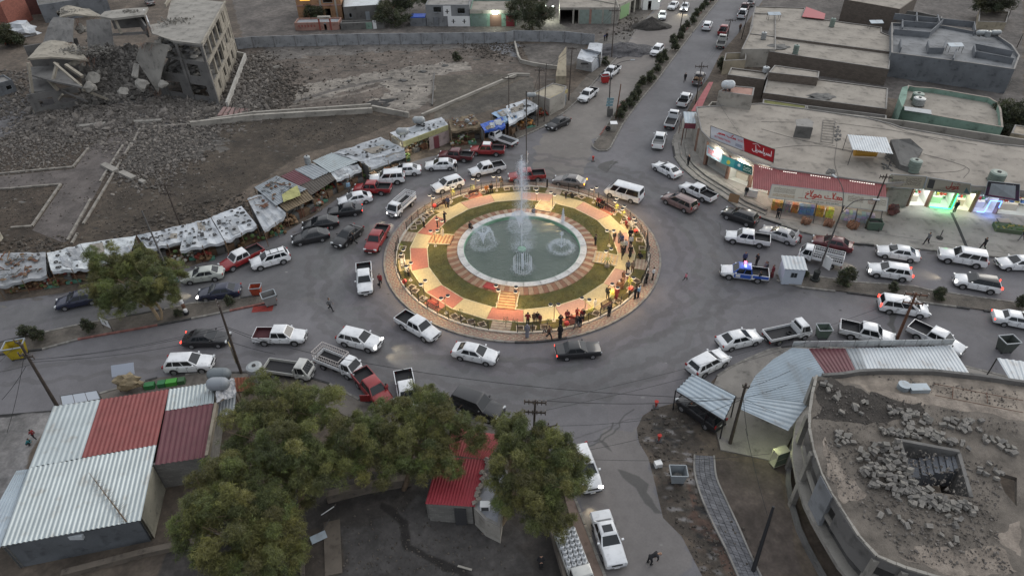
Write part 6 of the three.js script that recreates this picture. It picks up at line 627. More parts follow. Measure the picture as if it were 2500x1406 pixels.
// --- lower right ruin
const rg=thing('ruined_round_building','curved two-storey concrete ruin with loose stone blocks on its roof at lower right','ruin');
{const H=6.9,pr=(n,gs,m=ruinC)=>part(n,gs,m,rg),edge=pts('f 1995,917 1984,960 1977,1010 1977,1047 1988,1100 2008,1160 2030,1202 2053,1240 2098,1310 2142,1358 2213,1388 2290,1410 2420,1442 2600,1480',H),back=pts('f 2600,1035 2500,1028 2420,1000 2310,992 2250,975 2190,968 2130,965 2100,940 2040,927',H);
const sh=new THREE.Shape([...edge,...back].map((p)=>new THREE.Vector2(p.x,-p.z))),hole=(s)=>sh.holes.push(new THREE.Path(pts(s,H).map((p)=>new THREE.Vector2(p.x,-p.z))));hole('44 1320,130 1880,235 2000,660 1440,570');hole('44 2240,410 2440,470 2440,740 2330,620');
pr('roof_slab',T(new THREE.ExtrudeGeometry(sh,{depth:0.35,bevelEnabled:false}).rotateX(-PI / 2),0,H-0.35,0),mat([0.215,0.19,0.164],{t:'dirt',per:6,b:'rough',bper:1.2,bs:0.05}));
for(const s of['44 590,80 700,250 960,560 1000,620 930,700 760,700 650,420','44 1350,1250 1600,1120 1900,1200 2300,1130 2480,1400 1750,1390','44 2230,1010 2480,900 2480,1200','34 1000,1000 1500,1040 1900,1100 2440,1220 2440,1270 1700,1150 1050,1060'])pr('dust',tris(cap(pts(s,H).flatMap((p,i,a)=>{const b=a[(i+1)%a.length],o=[];for(let k=0;k<6;k++){const e=lerp3(p,b,k / 6);o.push(e.add(v3((fbm(e.x*1.3,e.z*1.3,3)-0.5)*1.1,0,(fbm(e.x*1.3+9,e.z,3)-0.5)*1.1)));}return o;}),H+0.006)),mat([0.36,0.31,0.265],{t:'dirt',per:3,b:'rough',bper:0.9,bs:0.04}));pr('soil',tris(cap(pts('34 560,900 700,880 1000,1010 1500,1110 1450,1250 900,1300 500,1290',H).flatMap((p,i,a)=>{const b=a[(i+1)%a.length],o=[];for(let k=0;k<8;k++){const e=lerp3(p,b,k / 8);o.push(e.add(v3((fbm(e.x*1.6,e.z*1.6,4)-0.5)*1.5,0,(fbm(e.x*1.6+9,e.z*1.6,4)-0.5)*1.5)));}return o;}),H+0.012)),mat([0.075,0.066,0.058],{t:'dirt',per:3,b:'rough',bper:0.9,bs:0.06}));
// curved outer shell: kerb on the roof edge, spandrel, floor band, openings and one solid wall
const outer=edge,ring=(w,y0,y1,a=0,b=outer.length,off=0)=>strip(outer.slice(a,b).map((p)=>v3(p.x-off,0,p.z)),w,y0,y1);
for(let i=0;i<outer.length-1;i++)for(let k=0;k<3;k++){const A=lerp3(outer[i],outer[i+1],k / 3),Bq=lerp3(outer[i],outer[i+1],(k+0.97) / 3);pr('roof_kerb',strip([A,Bq],0.16+0.06*Math.sin(i*7+k),H-0.02,H+0.07+0.09*fbm(i*3.1+k,4,2)),ruinC);}pr('spandrel',[ring(0.25,H-0.9,H-0.01,4,14,-0.1)],ruinD);pr('floor_band',ring(0.8,3.1,3.45,0,14),ruinC);pr('rail',ring(0.22,4.6,4.95,3,14,-0.05),ruinC);pr('plinth',ring(0.3,0,0.5,0,14),ruinD);
pr('wall',strip([outer[5],lerp3(outer[6],outer[7],0.3)],0.28,3.4,H-0.01),conc([0.27,0.28,0.29]));pr('wall',strip([outer[7],outer[8],outer[9]],0.3,4.7,H-0.01),ruinD);for(const i of[0,2,4,9,10,12])pr('column',beam(outer[i].clone().setY(0),outer[i].clone().setY(H-0.3),0.4,0.4),ruinC);pr('inner_wall',strip(pts('f 2075,950 2060,1100 2200,1300 2600,1400',H).map((p)=>v3(p.x,0,p.z)),0.3,0,H-0.4),MT.dark);pr('floor_slab',strip(outer.slice(0,13).map((p)=>v3(p.x+1.3,0,p.z-0.2)),2.4,3.12,3.4),ruinD);
// stairwell: upstand, flight of steps, landing
const w=pts('44 1320,130 1880,235 2000,660 1440,570',H);pr('stairwell_wall',[0,1,3].map((i)=>strip([w[i],w[(i+1)%4]],0.25,H-3.4,H+(i?0.12:0.25))),ruinD);const st=pts('44 1340,250 1500,280 1530,460 1400,450',H-0.9);pr('landing',prism(st,H-1.4,H-1.1),conc([0.2,0.21,0.23]));for(let i=0;i<7;i++)pr('step',strip([pt(`44 ${1525 + i * 55},285`,H-1),pt(`44 ${1560 + i * 55},450`,H-1)],0.36,H-2.2,H-0.95+i*0.13),conc([0.21,0.22,0.24]));
// lower terrace behind, with outer parapet
const ter=flip([...pts('f 2013,912 2065,908 2150,906 2280,905 2400,918 2600,945 2600,1060 2420,1010 2190,975 2040,932',3.9)]);pr('terrace',prism(ter,3.5,3.8),mat([0.33,0.285,0.24],{t:'dirt',per:4}));pr('parapet',strip(pts('f 2010,914 2060,911 2100,904 2150,902 2280,903 2400,916 2620,948',4.3),0.3,0,4.3),ruinD);solo('roof_tank','fallen blue-grey drum on the ruin terrace','drum',[cyl(0.5,0.5,0.5,0,0,0,14),box(1.6,0.4,0.8,1.2,0.2,0.2)],MT.tinBlue,pt('34 1350,970',3.8));
{const sb=thing('steel_bars','bare steel bars lying across the ruin terrace','steel bars');[['34 1650,925,4 2500,1085,4'],['34 1660,1035,4 2500,1200,4'],['34 1830,960,4 1825,1060,4'],['34 2150,1010,4 2160,1110,4']].forEach(([s])=>part('bar',bar(...pts(s),0.03),MT.rust,sb));}
// loose blocks
const q=rng(77),blocks=[1,2,3,4].map((k)=>{const g=new THREE.BoxGeometry(0.46,0.24,0.28,1,1,1),p=g.attributes.position,r=rng(k),mm=new Map();for(let i=0;i<p.count;i++){const key=[p.getX(i),p.getY(i),p.getZ(i)].map((v)=>v.toFixed(2)).join();if(!mm.has(key))mm.set(key,[0.85+0.25*r(),0.8+0.3*r(),0.85+0.25*r()]);const s=mm.get(key);p.setXYZ(i,p.getX(i)*s[0],p.getY(i)*s[1],p.getZ(i)*s[2]);}g.computeVertexNormals();return g;}),bm=[ruinC,conc([0.25,0.235,0.215],2),conc([0.29,0.27,0.245],2),conc([0.34,0.315,0.28],2)];
for(const[s,n,k]of[['44 700,30 950,50 900,160 720,180',14,1],['44 900,250 1300,150 1390,400 1450,560 1240,620 1000,590 940,400',125,2.2],['44 1230,600 1480,560 1750,660 2100,780 2000,830 1500,760 1240,680',95,1.6],['44 1080,20 1500,0 1950,150 1980,220 1500,110 1200,80',62,1.3],['34 1150,1150 2100,1290 1990,1390 1400,1390',62,1.1],['44 1960,-40 2450,200 2400,260 2100,140',18,1],['44 2000,250 2300,400 2250,520 2050,430',9,1],['34 560,900 1100,1010 1000,1240 560,1200',12,1.1],['44 1200,700 2100,850 1900,1200 1000,800',16,1]]){rnd=rng(n);scatter(flip(pts(s,H)),n,(x,z)=>{const o=pr('stone_block',blocks[Math.floor(q()*4)].clone(),bm[Math.floor(q()*4)]),kk=0.62+0.5*q();o.position.set(x,H+0.12+q()*q()*0.5*(k-0.8),z);o.rotation.set((q()-0.5)*0.9,q()*6.3,(q()-0.5)*0.9);o.scale.set(kk,kk,kk);});}
rubble('rubble','gravel and mortar crumbs on the ruin roof',[['44 650,50 2300,350 2250,1000 2400,1380 1400,1280 600,450',2600,0.03,0.16,H+0.02],['34 560,900 1500,1100 2450,1300 2450,1400 500,1390',900,0.03,0.12,H+0.05],['34 1050,840 2450,1000 2450,1180 1500,980',260,0.04,0.14,3.82]],43);}
// --- canopies in front of the ruin
{const c=thing('car_canopy','small slanted corrugated canopy over a dark car at the street corner','canopy'),[a,b,cc,d]=pts('f 1692,912,2.9 1797,967,2.9 1768,1027,2.5 1650,954,2.5');sheets(c,a,d,cc,b,MT.tinBlue,1.1,4,0.04);part('frame',[bar(a,b,0.05),bar(b,cc,0.05),bar(cc,d,0.07),bar(d,a,0.05)],MT.black,c);for(const p of[a,b,cc,d,lerp3(cc,d,0.35)])part('post',bar(v3(p.x+0.1,0,p.z),p,0.06),MT.black,c);
const g=thing('sheet_canopy','large fan-shaped corrugated canopy wrapping the corner of the ruin','canopy'),L=pts('f 1935,850,3.2 1886,880,3.2 1845,918,3.2 1817,968,3.2 1806,998,3.2'),R=pts('f 1975,852,3.5 2014,911,3.5 1996,940,3.5 1975,985,3.5 1925,1052,3.5');for(let i=0;i<4;i++)sheets(g,L[i],L[i+1],R[i+1],R[i],MT.tinBlue,0.8,4,0.04);for(const p of L)part('post',bar(v3(p.x,0.1,p.z),p,0.05),MT.steel,g);
const e=thing('sheet_canopy','long corrugated shop canopy with one maroon bay along the east street','canopy'),Q=(s,m)=>{const[a2,b2,c2,d2]=pts(s);sheets(e,d2,c2,b2,a2,m,1.0,4,0.04);};Q('34 425,592,3.15 800,592,3.15 915,832,3.5 620,850,3.5',MT.tinMaroon);Q('34 803,592,3.15 920,590,3.15 1010,812,3.5 918,830,3.5',MT.tinGrey);Q('34 922,590,3.15 1815,565,3.15 1990,832,3.5 1013,812,3.5',MT.tinWhite);const fa=pt('34 290,582',3.1),fb=pt('34 1830,560',3.1);for(let i=0;i<13;i++){const a3=lerp3(fa,fb,(i+0.03) / 13),b3=lerp3(fa,fb,(i+0.97) / 13);part('fascia_panel',beam(a3.clone().add(v3(0,0.35,-0.1)),b3.clone().add(v3(0,0.35,-0.1)),0.06,0.7),mat([0.5,0.52,0.52],{t:'mottle',per:2,r:0.5}),e);}for(let i=0;i<6;i++){const p=lerp3(fa,fb,i / 5);part('post',bar(v3(p.x,0.1,p.z),p,0.06),MT.steel,e);}
const f=thing('sheet_canopy','white corrugated canopy at the right edge of the picture','canopy');{const[a2,b2,c2,d2]=pts('34 2250,682,3.2 2640,730,3.2 2640,920,3.4 2375,892,3.4');sheets(f,d2,c2,b2,a2,MT.tinWhite,1,4,0.04);for(const p of[a2,b2])part('post',bar(v3(p.x,0,p.z),p,0.06),MT.steel,f);}
const gl=thing('glass_showcase','pale green glazed showcase under the fan-shaped canopy','showcase',pt('44 150,330',0.14),0.35);part('frame',[bbox(1.2,0.08,0.7),bbox(0.05,1.7,0.05,-0.57,0,0.32),bbox(0.05,1.7,0.05,0.57,0,0.32),bbox(0.05,1.7,0.05,-0.57,0,-0.32),bbox(0.05,1.7,0.05,0.57,0,-0.32),box(1.2,0.05,0.7,0,1.7,0),box(1.2,0.04,0.05,0,0.9,0.33)],mat([0.36,0.35,0.27]),gl);part('pane',[box(1.1,0.75,0.02,0,1.3,0.33),box(1.1,0.75,0.02,0,0.48,0.33)],mat([0.16,0.2,0.14],{r:0.12}),gl);part('lamp_tube',bar(v3(-0.4,1.62,0.1),v3(0.4,1.62,0.1),0.03),mat([0.9,0.95,0.8],{e:[0.85,1,0.65],ei:1.5}),gl);const l=new THREE.PointLight(new THREE.Color().setRGB(0.9,1,0.55),7);l.name='showcase_lamp';l.position.copy(pt('44 60,150',2.4));l.castShadow=true;l.shadow.radius=15;scene.add(l);}
// --- stone path of slabs, skip, cones, gas cylinders' yard wall
{const g=thing('slab_path','curving path of grey paving slabs in four lanes at lower right',null);g.userData={kind:'structure',label:'curving path of grey paving slabs in four lanes at lower right'};const L=new THREE.CatmullRomCurve3(pts('43 1780,260 1780,420 1830,620 1950,900 2080,1160 2210,1450')),R=new THREE.CatmullRomCurve3(pts('43 1965,270 1990,480 2085,700 2205,960 2330,1250 2430,1450')),q=rng(4),N=44,mm=[0.15,0.18,0.2].map((v)=>conc([v,v,v*1.06],1.5));for(let i=0;i<N;i++)for(let k=0;k<4;k++){const c=(t,s)=>lerp3(L.getPoint(t),R.getPoint(t),s),a=c((i+0.04) / N,(k+0.04) / 4),b=c((i+0.04) / N,(k+0.96) / 4),d=c((i+0.96) / N,(k+0.96) / 4),e=c((i+0.96) / N,(k+0.04) / 4),y=0.08+0.03*q();part('paving_slab',prism([a,b,d,e],0,y),mm[Math.floor(q()*3)],g);}for(const C of[L,R])part('edging',strip(C.getPoints(20),0.14,0,0.2),MT.concrete,g);}
function skip(label,s,m,ry,sz=1){const g=thing('skip',label,'waste bin',pt(s),ry),w=[[-0.62,-0.5],[0.62,-0.5],[0.62,0.5],[-0.62,0.5]];const o=[];for(let i=0;i<4;i++){const[x0,z0]=w[i],[x1,z1]=w[(i+1)%4],A=v3(x0*0.75,0.15,z0*0.75),B=v3(x1*0.75,0.15,z1*0.75),C=v3(x1,1.25,z1),D=v3(x0,1.25,z0);o.push(A,B,C,A,C,D);}o.push(v3(-0.46,0.2,-0.37),v3(0.46,0.2,-0.37),v3(0.46,0.2,0.37),v3(-0.46,0.2,-0.37),v3(0.46,0.2,0.37),v3(-0.46,0.2,0.37));part('body',tris(o),m,g);part('rim',[box(1.34,0.08,0.08,0,1.27,0.52),box(1.34,0.08,0.08,0,1.27,-0.52),box(0.08,0.08,1.0,0.65,1.27,0),box(0.08,0.08,1.0,-0.65,1.27,0)],MT.tinGrey,g);part('garbage',jag(3,1).scale(0.4,0.25,0.33).translate(0,0.62,0),MT.conDark,g);for(const[x,z]of[[-0.4,0.3],[0.4,0.3],[-0.4,-0.3],[0.4,-0.3]])part('wheel',bbox(0.12,0.18,0.12,x,0,z),MT.black,g);g.scale.set(sz,sz,sz);return g;}
skip('grey metal skip full of litter at lower right','43 1610,500',MT.tinGrey,-0.05,1.05);skip('grey open skip at the tip of the west median','32 160,170',conc([0.3,0.29,0.28]),0.5,1.15);skip('orange-red skip at the tip of the west median','32 30,75',mat([0.4,0.07,0.03],{t:'mottle',per:1}),0.1,0.95);skip('yellow metal skip on the far left of the west median','31 190,670',mat([0.45,0.34,0.02],{t:'mottle',per:1}),0.25,1.35);skip('dark green square bin between the parked flatbed and pickup','34 570,480',mat([0.12,0.16,0.13]),0.0,1.05);skip('dark open bin at the right edge of the east street','34 2310,610',mat([0.08,0.09,0.08]),0.1,1.2);skip('red bin with the white pickup on the north avenue','13 925,790',mat([0.4,0.03,0.03]),0.2,1.15);
for(const[s,t]of[['33 1412,1150','at the corner of the south road'],['43 1440,120','on the littered verge'],['23 812,170','in the mouth of the north avenue']]){const c=thing('traffic_cone','small red traffic cone '+t,'cone',pt(s));part('cone',cyl(0.2,0.03,0.75,0,0.04,0,10),mat([0.4,0.04,0.03]),c);part('base',bbox(0.5,0.05,0.5),MT.black,c);part('stripe',cyl(0.125,0.095,0.14,0,0.38,0,10),MT.white,c);}
solo('litter_box','pale square box lying by the skip at lower right','box',bbox(0.6,0.45,0.5),MT.white,pt('43 1432,355'),0.2);
solo('red_mat','red mat lying on the road beside the grey skip','mat',bbox(2.2,0.02,1.0),mat([0.3,0.04,0.03],{t:'mottle',per:1}),pt('32 80,210',0.01),0.1);
solo('red_stain_mat','red cloth lying on the brick ring left of the near ramp','cloth',annulus(8.0,9.0,0.46,0.47,-121,-111,8,0.49),mat([0.34,0.05,0.045],{t:'mottle',per:1}));
for(const[s,t,w,h,m,ry]of[['31 1030,410','small white board on two legs on the west median',1.5,0.9,MT.white,-0.5],['31 2260,760','tall yellowish board tied to the leaning pole',0.9,2.4,mat([0.45,0.36,0.16]),-1.0]]){const g=thing('sign_board',t,'sign',pt(s,s.startsWith('31 22')?1.5:0.14),ry);part('board',box(w,h,0.05,0,h / 2+0.5,0),m,g);part('post',[bbox(0.06,h+0.5,0.06,-w / 2,0,0),bbox(0.06,h+0.5,0.06,w / 2,0,0)],MT.steel,g);part('print',box(w*0.12,h*0.5,0.01,0.1,h*0.55+0.5,0.035),MT.conDark,g);}
// ================= vehicles (front = +x) =================
const PAINT=mat([0.7,0.7,0.71],{r:0.32,coat:0.8}),glassM=mat([0.014,0.017,0.02],{r:0.06}),tyreM=mat([0.018,0.018,0.018],{r:0.8}),rimM2=mat([0.36,0.36,0.37],{r:0.35,m:0.6}),lampM=mat([0.55,0.57,0.58],{r:0.12}),tailM=mat([0.3,0.02,0.02],{r:0.2}),trimM=mat([0.03,0.03,0.032],{r:0.55}),linerM=mat([0.022,0.022,0.024],{r:0.8});
function shell(st){const prof=(s)=>{const[x,yb,yt,w]=s,h=[[0.82*w,yb],[w,yb+0.1],[w*1.005,yb+(yt-yb)*0.55],[w*0.975,yt-0.1],[w*0.87,yt],[w*0.4,yt+0.025]];return[...h.map(([z,y])=>v3(x,y,z)),...h.slice().reverse().map(([z,y])=>v3(x,y,-z))];};
const o=[],R=st.map(prof),n=R[0].length;for(let i=0;i<R.length-1;i++)for(let k=0;k<n;k++){const j=(k+1)%n;o.push(R[i][k],R[i+1][k],R[i+1][j],R[i][k],R[i+1][j],R[i][j]);}for(const e of[R[0],R[R.length-1]])for(let k=1;k<n-1;k++)e===R[0]?o.push(e[0],e[k],e[k+1]):o.push(e[0],e[k+1],e[k]);return toCreasedNormals(tris(o),0.75);}
function cabin(c){const{b0,r0:q0,r1,b1,yb,yr,wb,wr}=c,F=(x,y,w)=>[v3(x,y,w),v3(x,y,-w)],A=F(b0,yb,wb),B=F(b1,yb,wb),C=F(r1,yr,wr),D=F(q0,yr,wr),ix=(r1-q0)*0.07,E=F(r1-ix,yr+0.055,wr*0.86),G=F(q0+ix,yr+0.055,wr*0.86),o=[],q=(a,b,e,d)=>o.push(a,b,e,a,e,d);
q(A[0],B[0],C[0],D[0]);q(B[1],A[1],D[1],C[1]);q(B[0],B[1],C[1],C[0]);q(A[1],A[0],D[0],D[1]);q(D[0],C[0],E[0],G[0]);q(C[1],D[1],G[1],E[1]);q(C[0],C[1],E[1],E[0]);q(D[1],D[0],G[0],G[1]);q(G[0],E[0],E[1],G[1]);return{g:toCreasedNormals(tris(o),0.7),A,B,C,D};}
function pane(a,b,c,d,u0,u1,v0,v1,u2=u0,u3=u1){const at=(u,v)=>lerp3(lerp3(a,b,u),lerp3(d,c,u),v),n=b.clone().sub(a).cross(d.clone().sub(a)).normalize().multiplyScalar(0.008),p=[at(u0,v0),at(u1,v0),at(u3,v1),at(u2,v1)].map((x)=>x.add(n));return tris([p[0],p[1],p[2],p[0],p[2],p[3]]);}
const wheelG=(r)=>[T(new THREE.CylinderGeometry(r,r,0.22,16).rotateX(PI / 2)),T(new THREE.CylinderGeometry(r*0.64,r*0.64,0.235,10).rotateX(PI / 2))];
function vehicle(name,cat,o){
const t=thing(name,'x',cat),L=o.L / 2,w=o.w;if(o.shell)part('body',shell(o.shell),PAINT,t);let K;
if(o.cab){K=cabin(o.cab);part('cabin',K.g,PAINT,t);const{A,B,C,D}=K;part('windscreen',pane(B[0],B[1],C[1],C[0],0.06,0.94,0.08,0.92),glassM,t);part('rear_window',pane(A[1],A[0],D[0],D[1],0.09,0.91,o.rv||0.15,0.9),glassM,t);
for(const[u0,u1,u2,u3]of o.win){part('side_window',pane(A[0],B[0],C[0],D[0],u0,u1,0.08,0.88,u2,u3),glassM,t);part('side_window',pane(B[1],A[1],D[1],C[1],1-u1,1-u0,0.08,0.88,1-(u3??u1),1-(u2??u0)),glassM,t);}
for(const s of[-1,1])part('mirror',[box(0.13,0.13,0.17,o.cab.b1-0.32,o.cab.yb+0.12,s*(o.cab.wb+0.16))],PAINT,t);}
const wg=wheelG(o.wr);for(const x of o.ax)for(const s of[-1,1]){part('wheel_arch',T(new THREE.CircleGeometry(o.wr*1.2,14,0,PI),x,o.wr,s*(w*1.006+0.004),s<0?PI:0),trimM,t);const W=part('wheel',wg[0].clone(),tyreM,t);W.position.set(x,o.wr,s*(w-0.1));part('rim',wg[1].clone(),rimM2,W);}
const fy=o.fy,ry=o.ry||fy;for(const s of[-1,1]){const h=part('headlight',box(0.16,0.15,0.36,L-0.09,fy,s*(w-0.25),s*0.25),lampM,t);part('taillight',box(0.1,o.tl||0.16,0.24,-L+0.05,ry,s*(w-0.16),-s*0.2),tailM,t);}
part('grille',box(0.06,0.16,w*0.95,L-0.005,fy-0.04,0),trimM,t);part('bumper',[box(0.12,0.1,w*1.7,L-0.03,0.38,0),box(0.12,0.1,w*1.7,-L+0.03,0.4,0)],o.chrome?rimM2:trimM,t);part('number_plate',[box(0.02,0.11,0.42,-L-0.012,ry-0.2,0),box(0.02,0.11,0.42,L+0.035,0.4,0)],MT.white,t);
if(o.win&&o.shell)for(const s of[-1,1]){const ys=o.cab.yb-0.12;part('door_handle',[box(0.16,0.03,0.03,o.hx,ys,s*(w+0.005)),box(0.16,0.03,0.03,o.hx-0.95,ys,s*(w+0.005))],trimM,t);part('door_seam',[o.hx-0.12,o.hx+0.85,o.hx-1.05].map((x)=>box(0.015,ys-0.34,0.012,x,(ys+0.44) / 2,s*(w*1.004))),trimM,t);}
return t;}
const sedanS=(k=0)=>[[-2.28,0.36,0.86,0.76],[-2.12,0.25,0.99,0.85],[-1.4,0.2,1.01,0.89],[0,0.2,0.97,0.9],[1.05,0.2,0.95,0.9],[1.5,0.2,0.89,0.88],[2.1,0.24,0.77+k,0.83],[2.28,0.36,0.62+k,0.72]];
const BUILD={
sedan:()=>vehicle('sedan_car','car',{L:4.6,w:0.9,shell:sedanS(),cab:{b0:-1.85,r0:-1.05,r1:0.2,b1:1.12,yb:0.96,yr:1.42,wb:0.8,wr:0.6},win:[[0.2,0.5,0.12,0.5],[0.53,0.87,0.53,0.95]],wr:0.31,ax:[1.4,-1.3],fy:0.68,ry:0.86,hx:0.1}),
old:()=>vehicle('sedan_car','car',{L:4.5,w:0.86,shell:[[-2.24,0.36,0.92,0.8],[-2.2,0.28,0.97,0.83],[0,0.24,0.96,0.85],[1.0,0.24,0.95,0.85],[2.18,0.26,0.86,0.82],[2.24,0.36,0.8,0.78]],cab:{b0:-1.45,r0:-1.0,r1:0.15,b1:0.85,yb:0.95,yr:1.38,wb:0.78,wr:0.62},win:[[0.12,0.5,0.1,0.5],[0.53,0.9,0.53,0.95]],wr:0.3,ax:[1.35,-1.25],fy:0.72,ry:0.78,hx:0,chrome:1}),
suv:()=>vehicle('suv_car','car',{L:4.55,w:0.93,shell:[[-2.25,0.4,0.98,0.8],[-2.12,0.3,1.1,0.88],[-1.3,0.27,1.12,0.92],[0.9,0.27,1.08,0.93],[1.4,0.27,1.04,0.92],[2.05,0.3,0.92,0.86],[2.25,0.4,0.76,0.76]],cab:{b0:-2.15,r0:-1.78,r1:0.25,b1:1.08,yb:1.08,yr:1.6,wb:0.84,wr:0.66},win:[[0.06,0.27,0.1,0.27],[0.3,0.58],[0.61,0.9,0.61,0.96]],wr:0.36,ax:[1.38,-1.3],fy:0.84,ry:1.02,hx:0.15,tl:0.24}),
big:()=>vehicle('suv_car','car',{L:4.95,w:0.96,shell:[[-2.45,0.45,1.1,0.88],[-2.38,0.36,1.18,0.93],[0.9,0.34,1.16,0.96],[1.5,0.34,1.12,0.95],[2.3,0.36,1.04,0.9],[2.47,0.45,0.88,0.82]],cab:{b0:-2.38,r0:-2.2,r1:0.35,b1:1.05,yb:1.16,yr:1.82,wb:0.88,wr:0.74},win:[[0.04,0.27,0.05,0.27],[0.3,0.58],[0.61,0.92,0.61,0.96]],wr:0.39,ax:[1.5,-1.4],fy:0.92,ry:1.05,hx:0.2,tl:0.3}),
mpv:()=>vehicle('minivan','minivan',{L:4.95,w:0.95,shell:[[-2.45,0.4,1.0,0.86],[-2.35,0.28,1.08,0.91],[1.0,0.25,1.04,0.95],[1.6,0.25,0.98,0.93],[2.25,0.28,0.82,0.84],[2.47,0.38,0.66,0.72]],cab:{b0:-2.4,r0:-2.1,r1:0.35,b1:1.5,yb:1.05,yr:1.66,wb:0.88,wr:0.7},win:[[0.05,0.28,0.08,0.28],[0.3,0.56],[0.58,0.88,0.58,0.95]],wr:0.34,ax:[1.5,-1.45],fy:0.74,ry:1.05,hx:0.2,tl:0.36}),
bus:()=>vehicle('minibus','minibus',{L:5.1,w:0.95,shell:[[-2.54,0.4,1.1,0.88],[-2.5,0.3,1.2,0.93],[1.9,0.3,1.2,0.95],[2.35,0.32,1.05,0.92],[2.55,0.4,0.85,0.84]],cab:{b0:-2.52,r0:-2.4,r1:1.35,b1:2.3,yb:1.15,yr:2.1,wb:0.92,wr:0.78},rv:0.25,win:[[0.04,0.42,0.04,0.42],[0.44,0.7],[0.74,0.9,0.74,0.96]],wr:0.34,ax:[1.65,-1.4],fy:0.8,ry:0.95,hx:1.0,tl:0.35})};
function pickup(deep){const t=vehicle('pickup_truck','pickup',{L:5.25,w:0.9,shell:[[-2.6,0.48,0.72,0.84],[-0.82,0.42,0.74,0.9],[-0.78,0.36,1.08,0.9],[1.0,0.36,1.06,0.91],[1.5,0.36,1.02,0.9],[2.4,0.38,0.9,0.84],[2.6,0.48,0.74,0.74]],cab:{b0:-0.8,r0:-0.62,r1:0.72,b1:1.35,yb:1.06,yr:1.68,wb:0.82,wr:0.66},win:[[0.06,0.44,0.07,0.44],[0.48,0.88,0.48,0.95]],wr:0.38,ax:[1.65,-1.45],fy:0.78,ry:0.92,hx:0.3,tl:0.3});
part('bed_side',[box(1.84,0.42,0.07,-1.7,0.93,0.86),box(1.84,0.42,0.07,-1.7,0.93,-0.86)],PAINT,t);part('tailgate',box(0.07,0.42,1.64,-2.58,0.93,0),PAINT,t);part('bed_liner',[box(1.74,0.04,1.63,-1.68,0.77,0),box(1.74,0.4,0.03,-1.68,0.95,0.81),box(1.74,0.4,0.03,-1.68,0.95,-0.81),box(0.03,0.4,1.58,-0.82,0.95,0),box(0.03,0.4,1.58,-2.53,0.95,0)],linerM,t);return t;}
BUILD.pickup=pickup;
function flat(rails){const t=vehicle('small_truck','truck',{L:4.8,w:0.83,shell:[[0.95,0.42,1.1,0.82],[1.0,0.4,1.12,0.83],[2.2,0.4,1.1,0.83],[2.4,0.5,0.95,0.77]],cab:{b0:0.96,r0:1.02,r1:1.85,b1:2.34,yb:1.1,yr:1.86,wb:0.8,wr:0.7},win:[[0.1,0.3],[0.34,0.84,0.34,0.94]],wr:0.33,ax:[1.6,-1.3],fy:0.75,ry:0.62,hx:1.35});
part('chassis',[box(3.4,0.16,0.7,-0.7,0.55,0),box(0.5,0.3,0.5,0.1,0.5,0.5)],trimM,t);part('bed_floor',box(3.3,0.06,1.66,-0.75,0.78,0),linerM,t);const H=rails===2?0.36:0.32;part('bed_side',[box(3.3,H,0.05,-0.75,0.8+H / 2,0.83),box(3.3,H,0.05,-0.75,0.8+H / 2,-0.83)],PAINT,t);part('tailgate',box(0.05,H,1.6,-2.38,0.8+H / 2,0),PAINT,t);part('headboard',box(0.05,0.75,1.66,0.88,1.15,0),PAINT,t);
if(rails){const rm=rails===2?mat([0.6,0.55,0.52],{r:0.5}):PAINT,top=2.0,rails2=[];for(const y of rails===2?[1.5,top]:[1.45,1.72])rails2.push(box(3.3,0.045,0.04,-0.75,y,0.82),box(3.3,0.045,0.04,-0.75,y,-0.82),box(0.04,0.045,1.64,-2.37,y,0),box(0.04,0.045,1.64,0.88,y,0));part('rail',rails2,rm,t);const hh=rails===2?0.9:0.62,sl=box(0.05,hh,0.035),m=rails===2?12:15;for(let i=0;i<m;i++)for(const s of[-1,1])part('slat',sl.clone(),rm,t).position.set(-2.35+i*3.2 / (m-1),1.12+hh / 2,s*0.82);for(let i=1;i<6;i++)part('slat',sl.clone(),rm,t).position.set(-2.37,1.12+hh / 2,-0.82+i*0.27);}
return t;}
BUILD.flat=()=>flat(0);BUILD.rail=()=>flat(1);BUILD.cage=()=>flat(2);
const PC={w:[0.72,0.73,0.74],s:[0.42,0.42,0.43],g:[0.17,0.155,0.15],k:[0.018,0.018,0.02],n:[0.016,0.02,0.045],r:[0.27,0.018,0.02],d:[0.1,0.015,0.02],b:[0.2,0.13,0.12],z:[0.5,0.5,0.47],y:[0.42,0.44,0.4]},PM={};for(const k in PC)PM[k]=mat(PC[k].map((v)=>v*1.06),{t:'dusty',per:2.6,r:0.34,coat:0.4});
const onH=mat([0.9,0.9,0.9],{e:[1,0.97,0.88],ei:9}),onT=mat([0.5,0.03,0.02],{e:[1,0.05,0.03],ei:4}),onO=mat([0.6,0.2,0.02],{e:[1,0.35,0.03],ei:5});
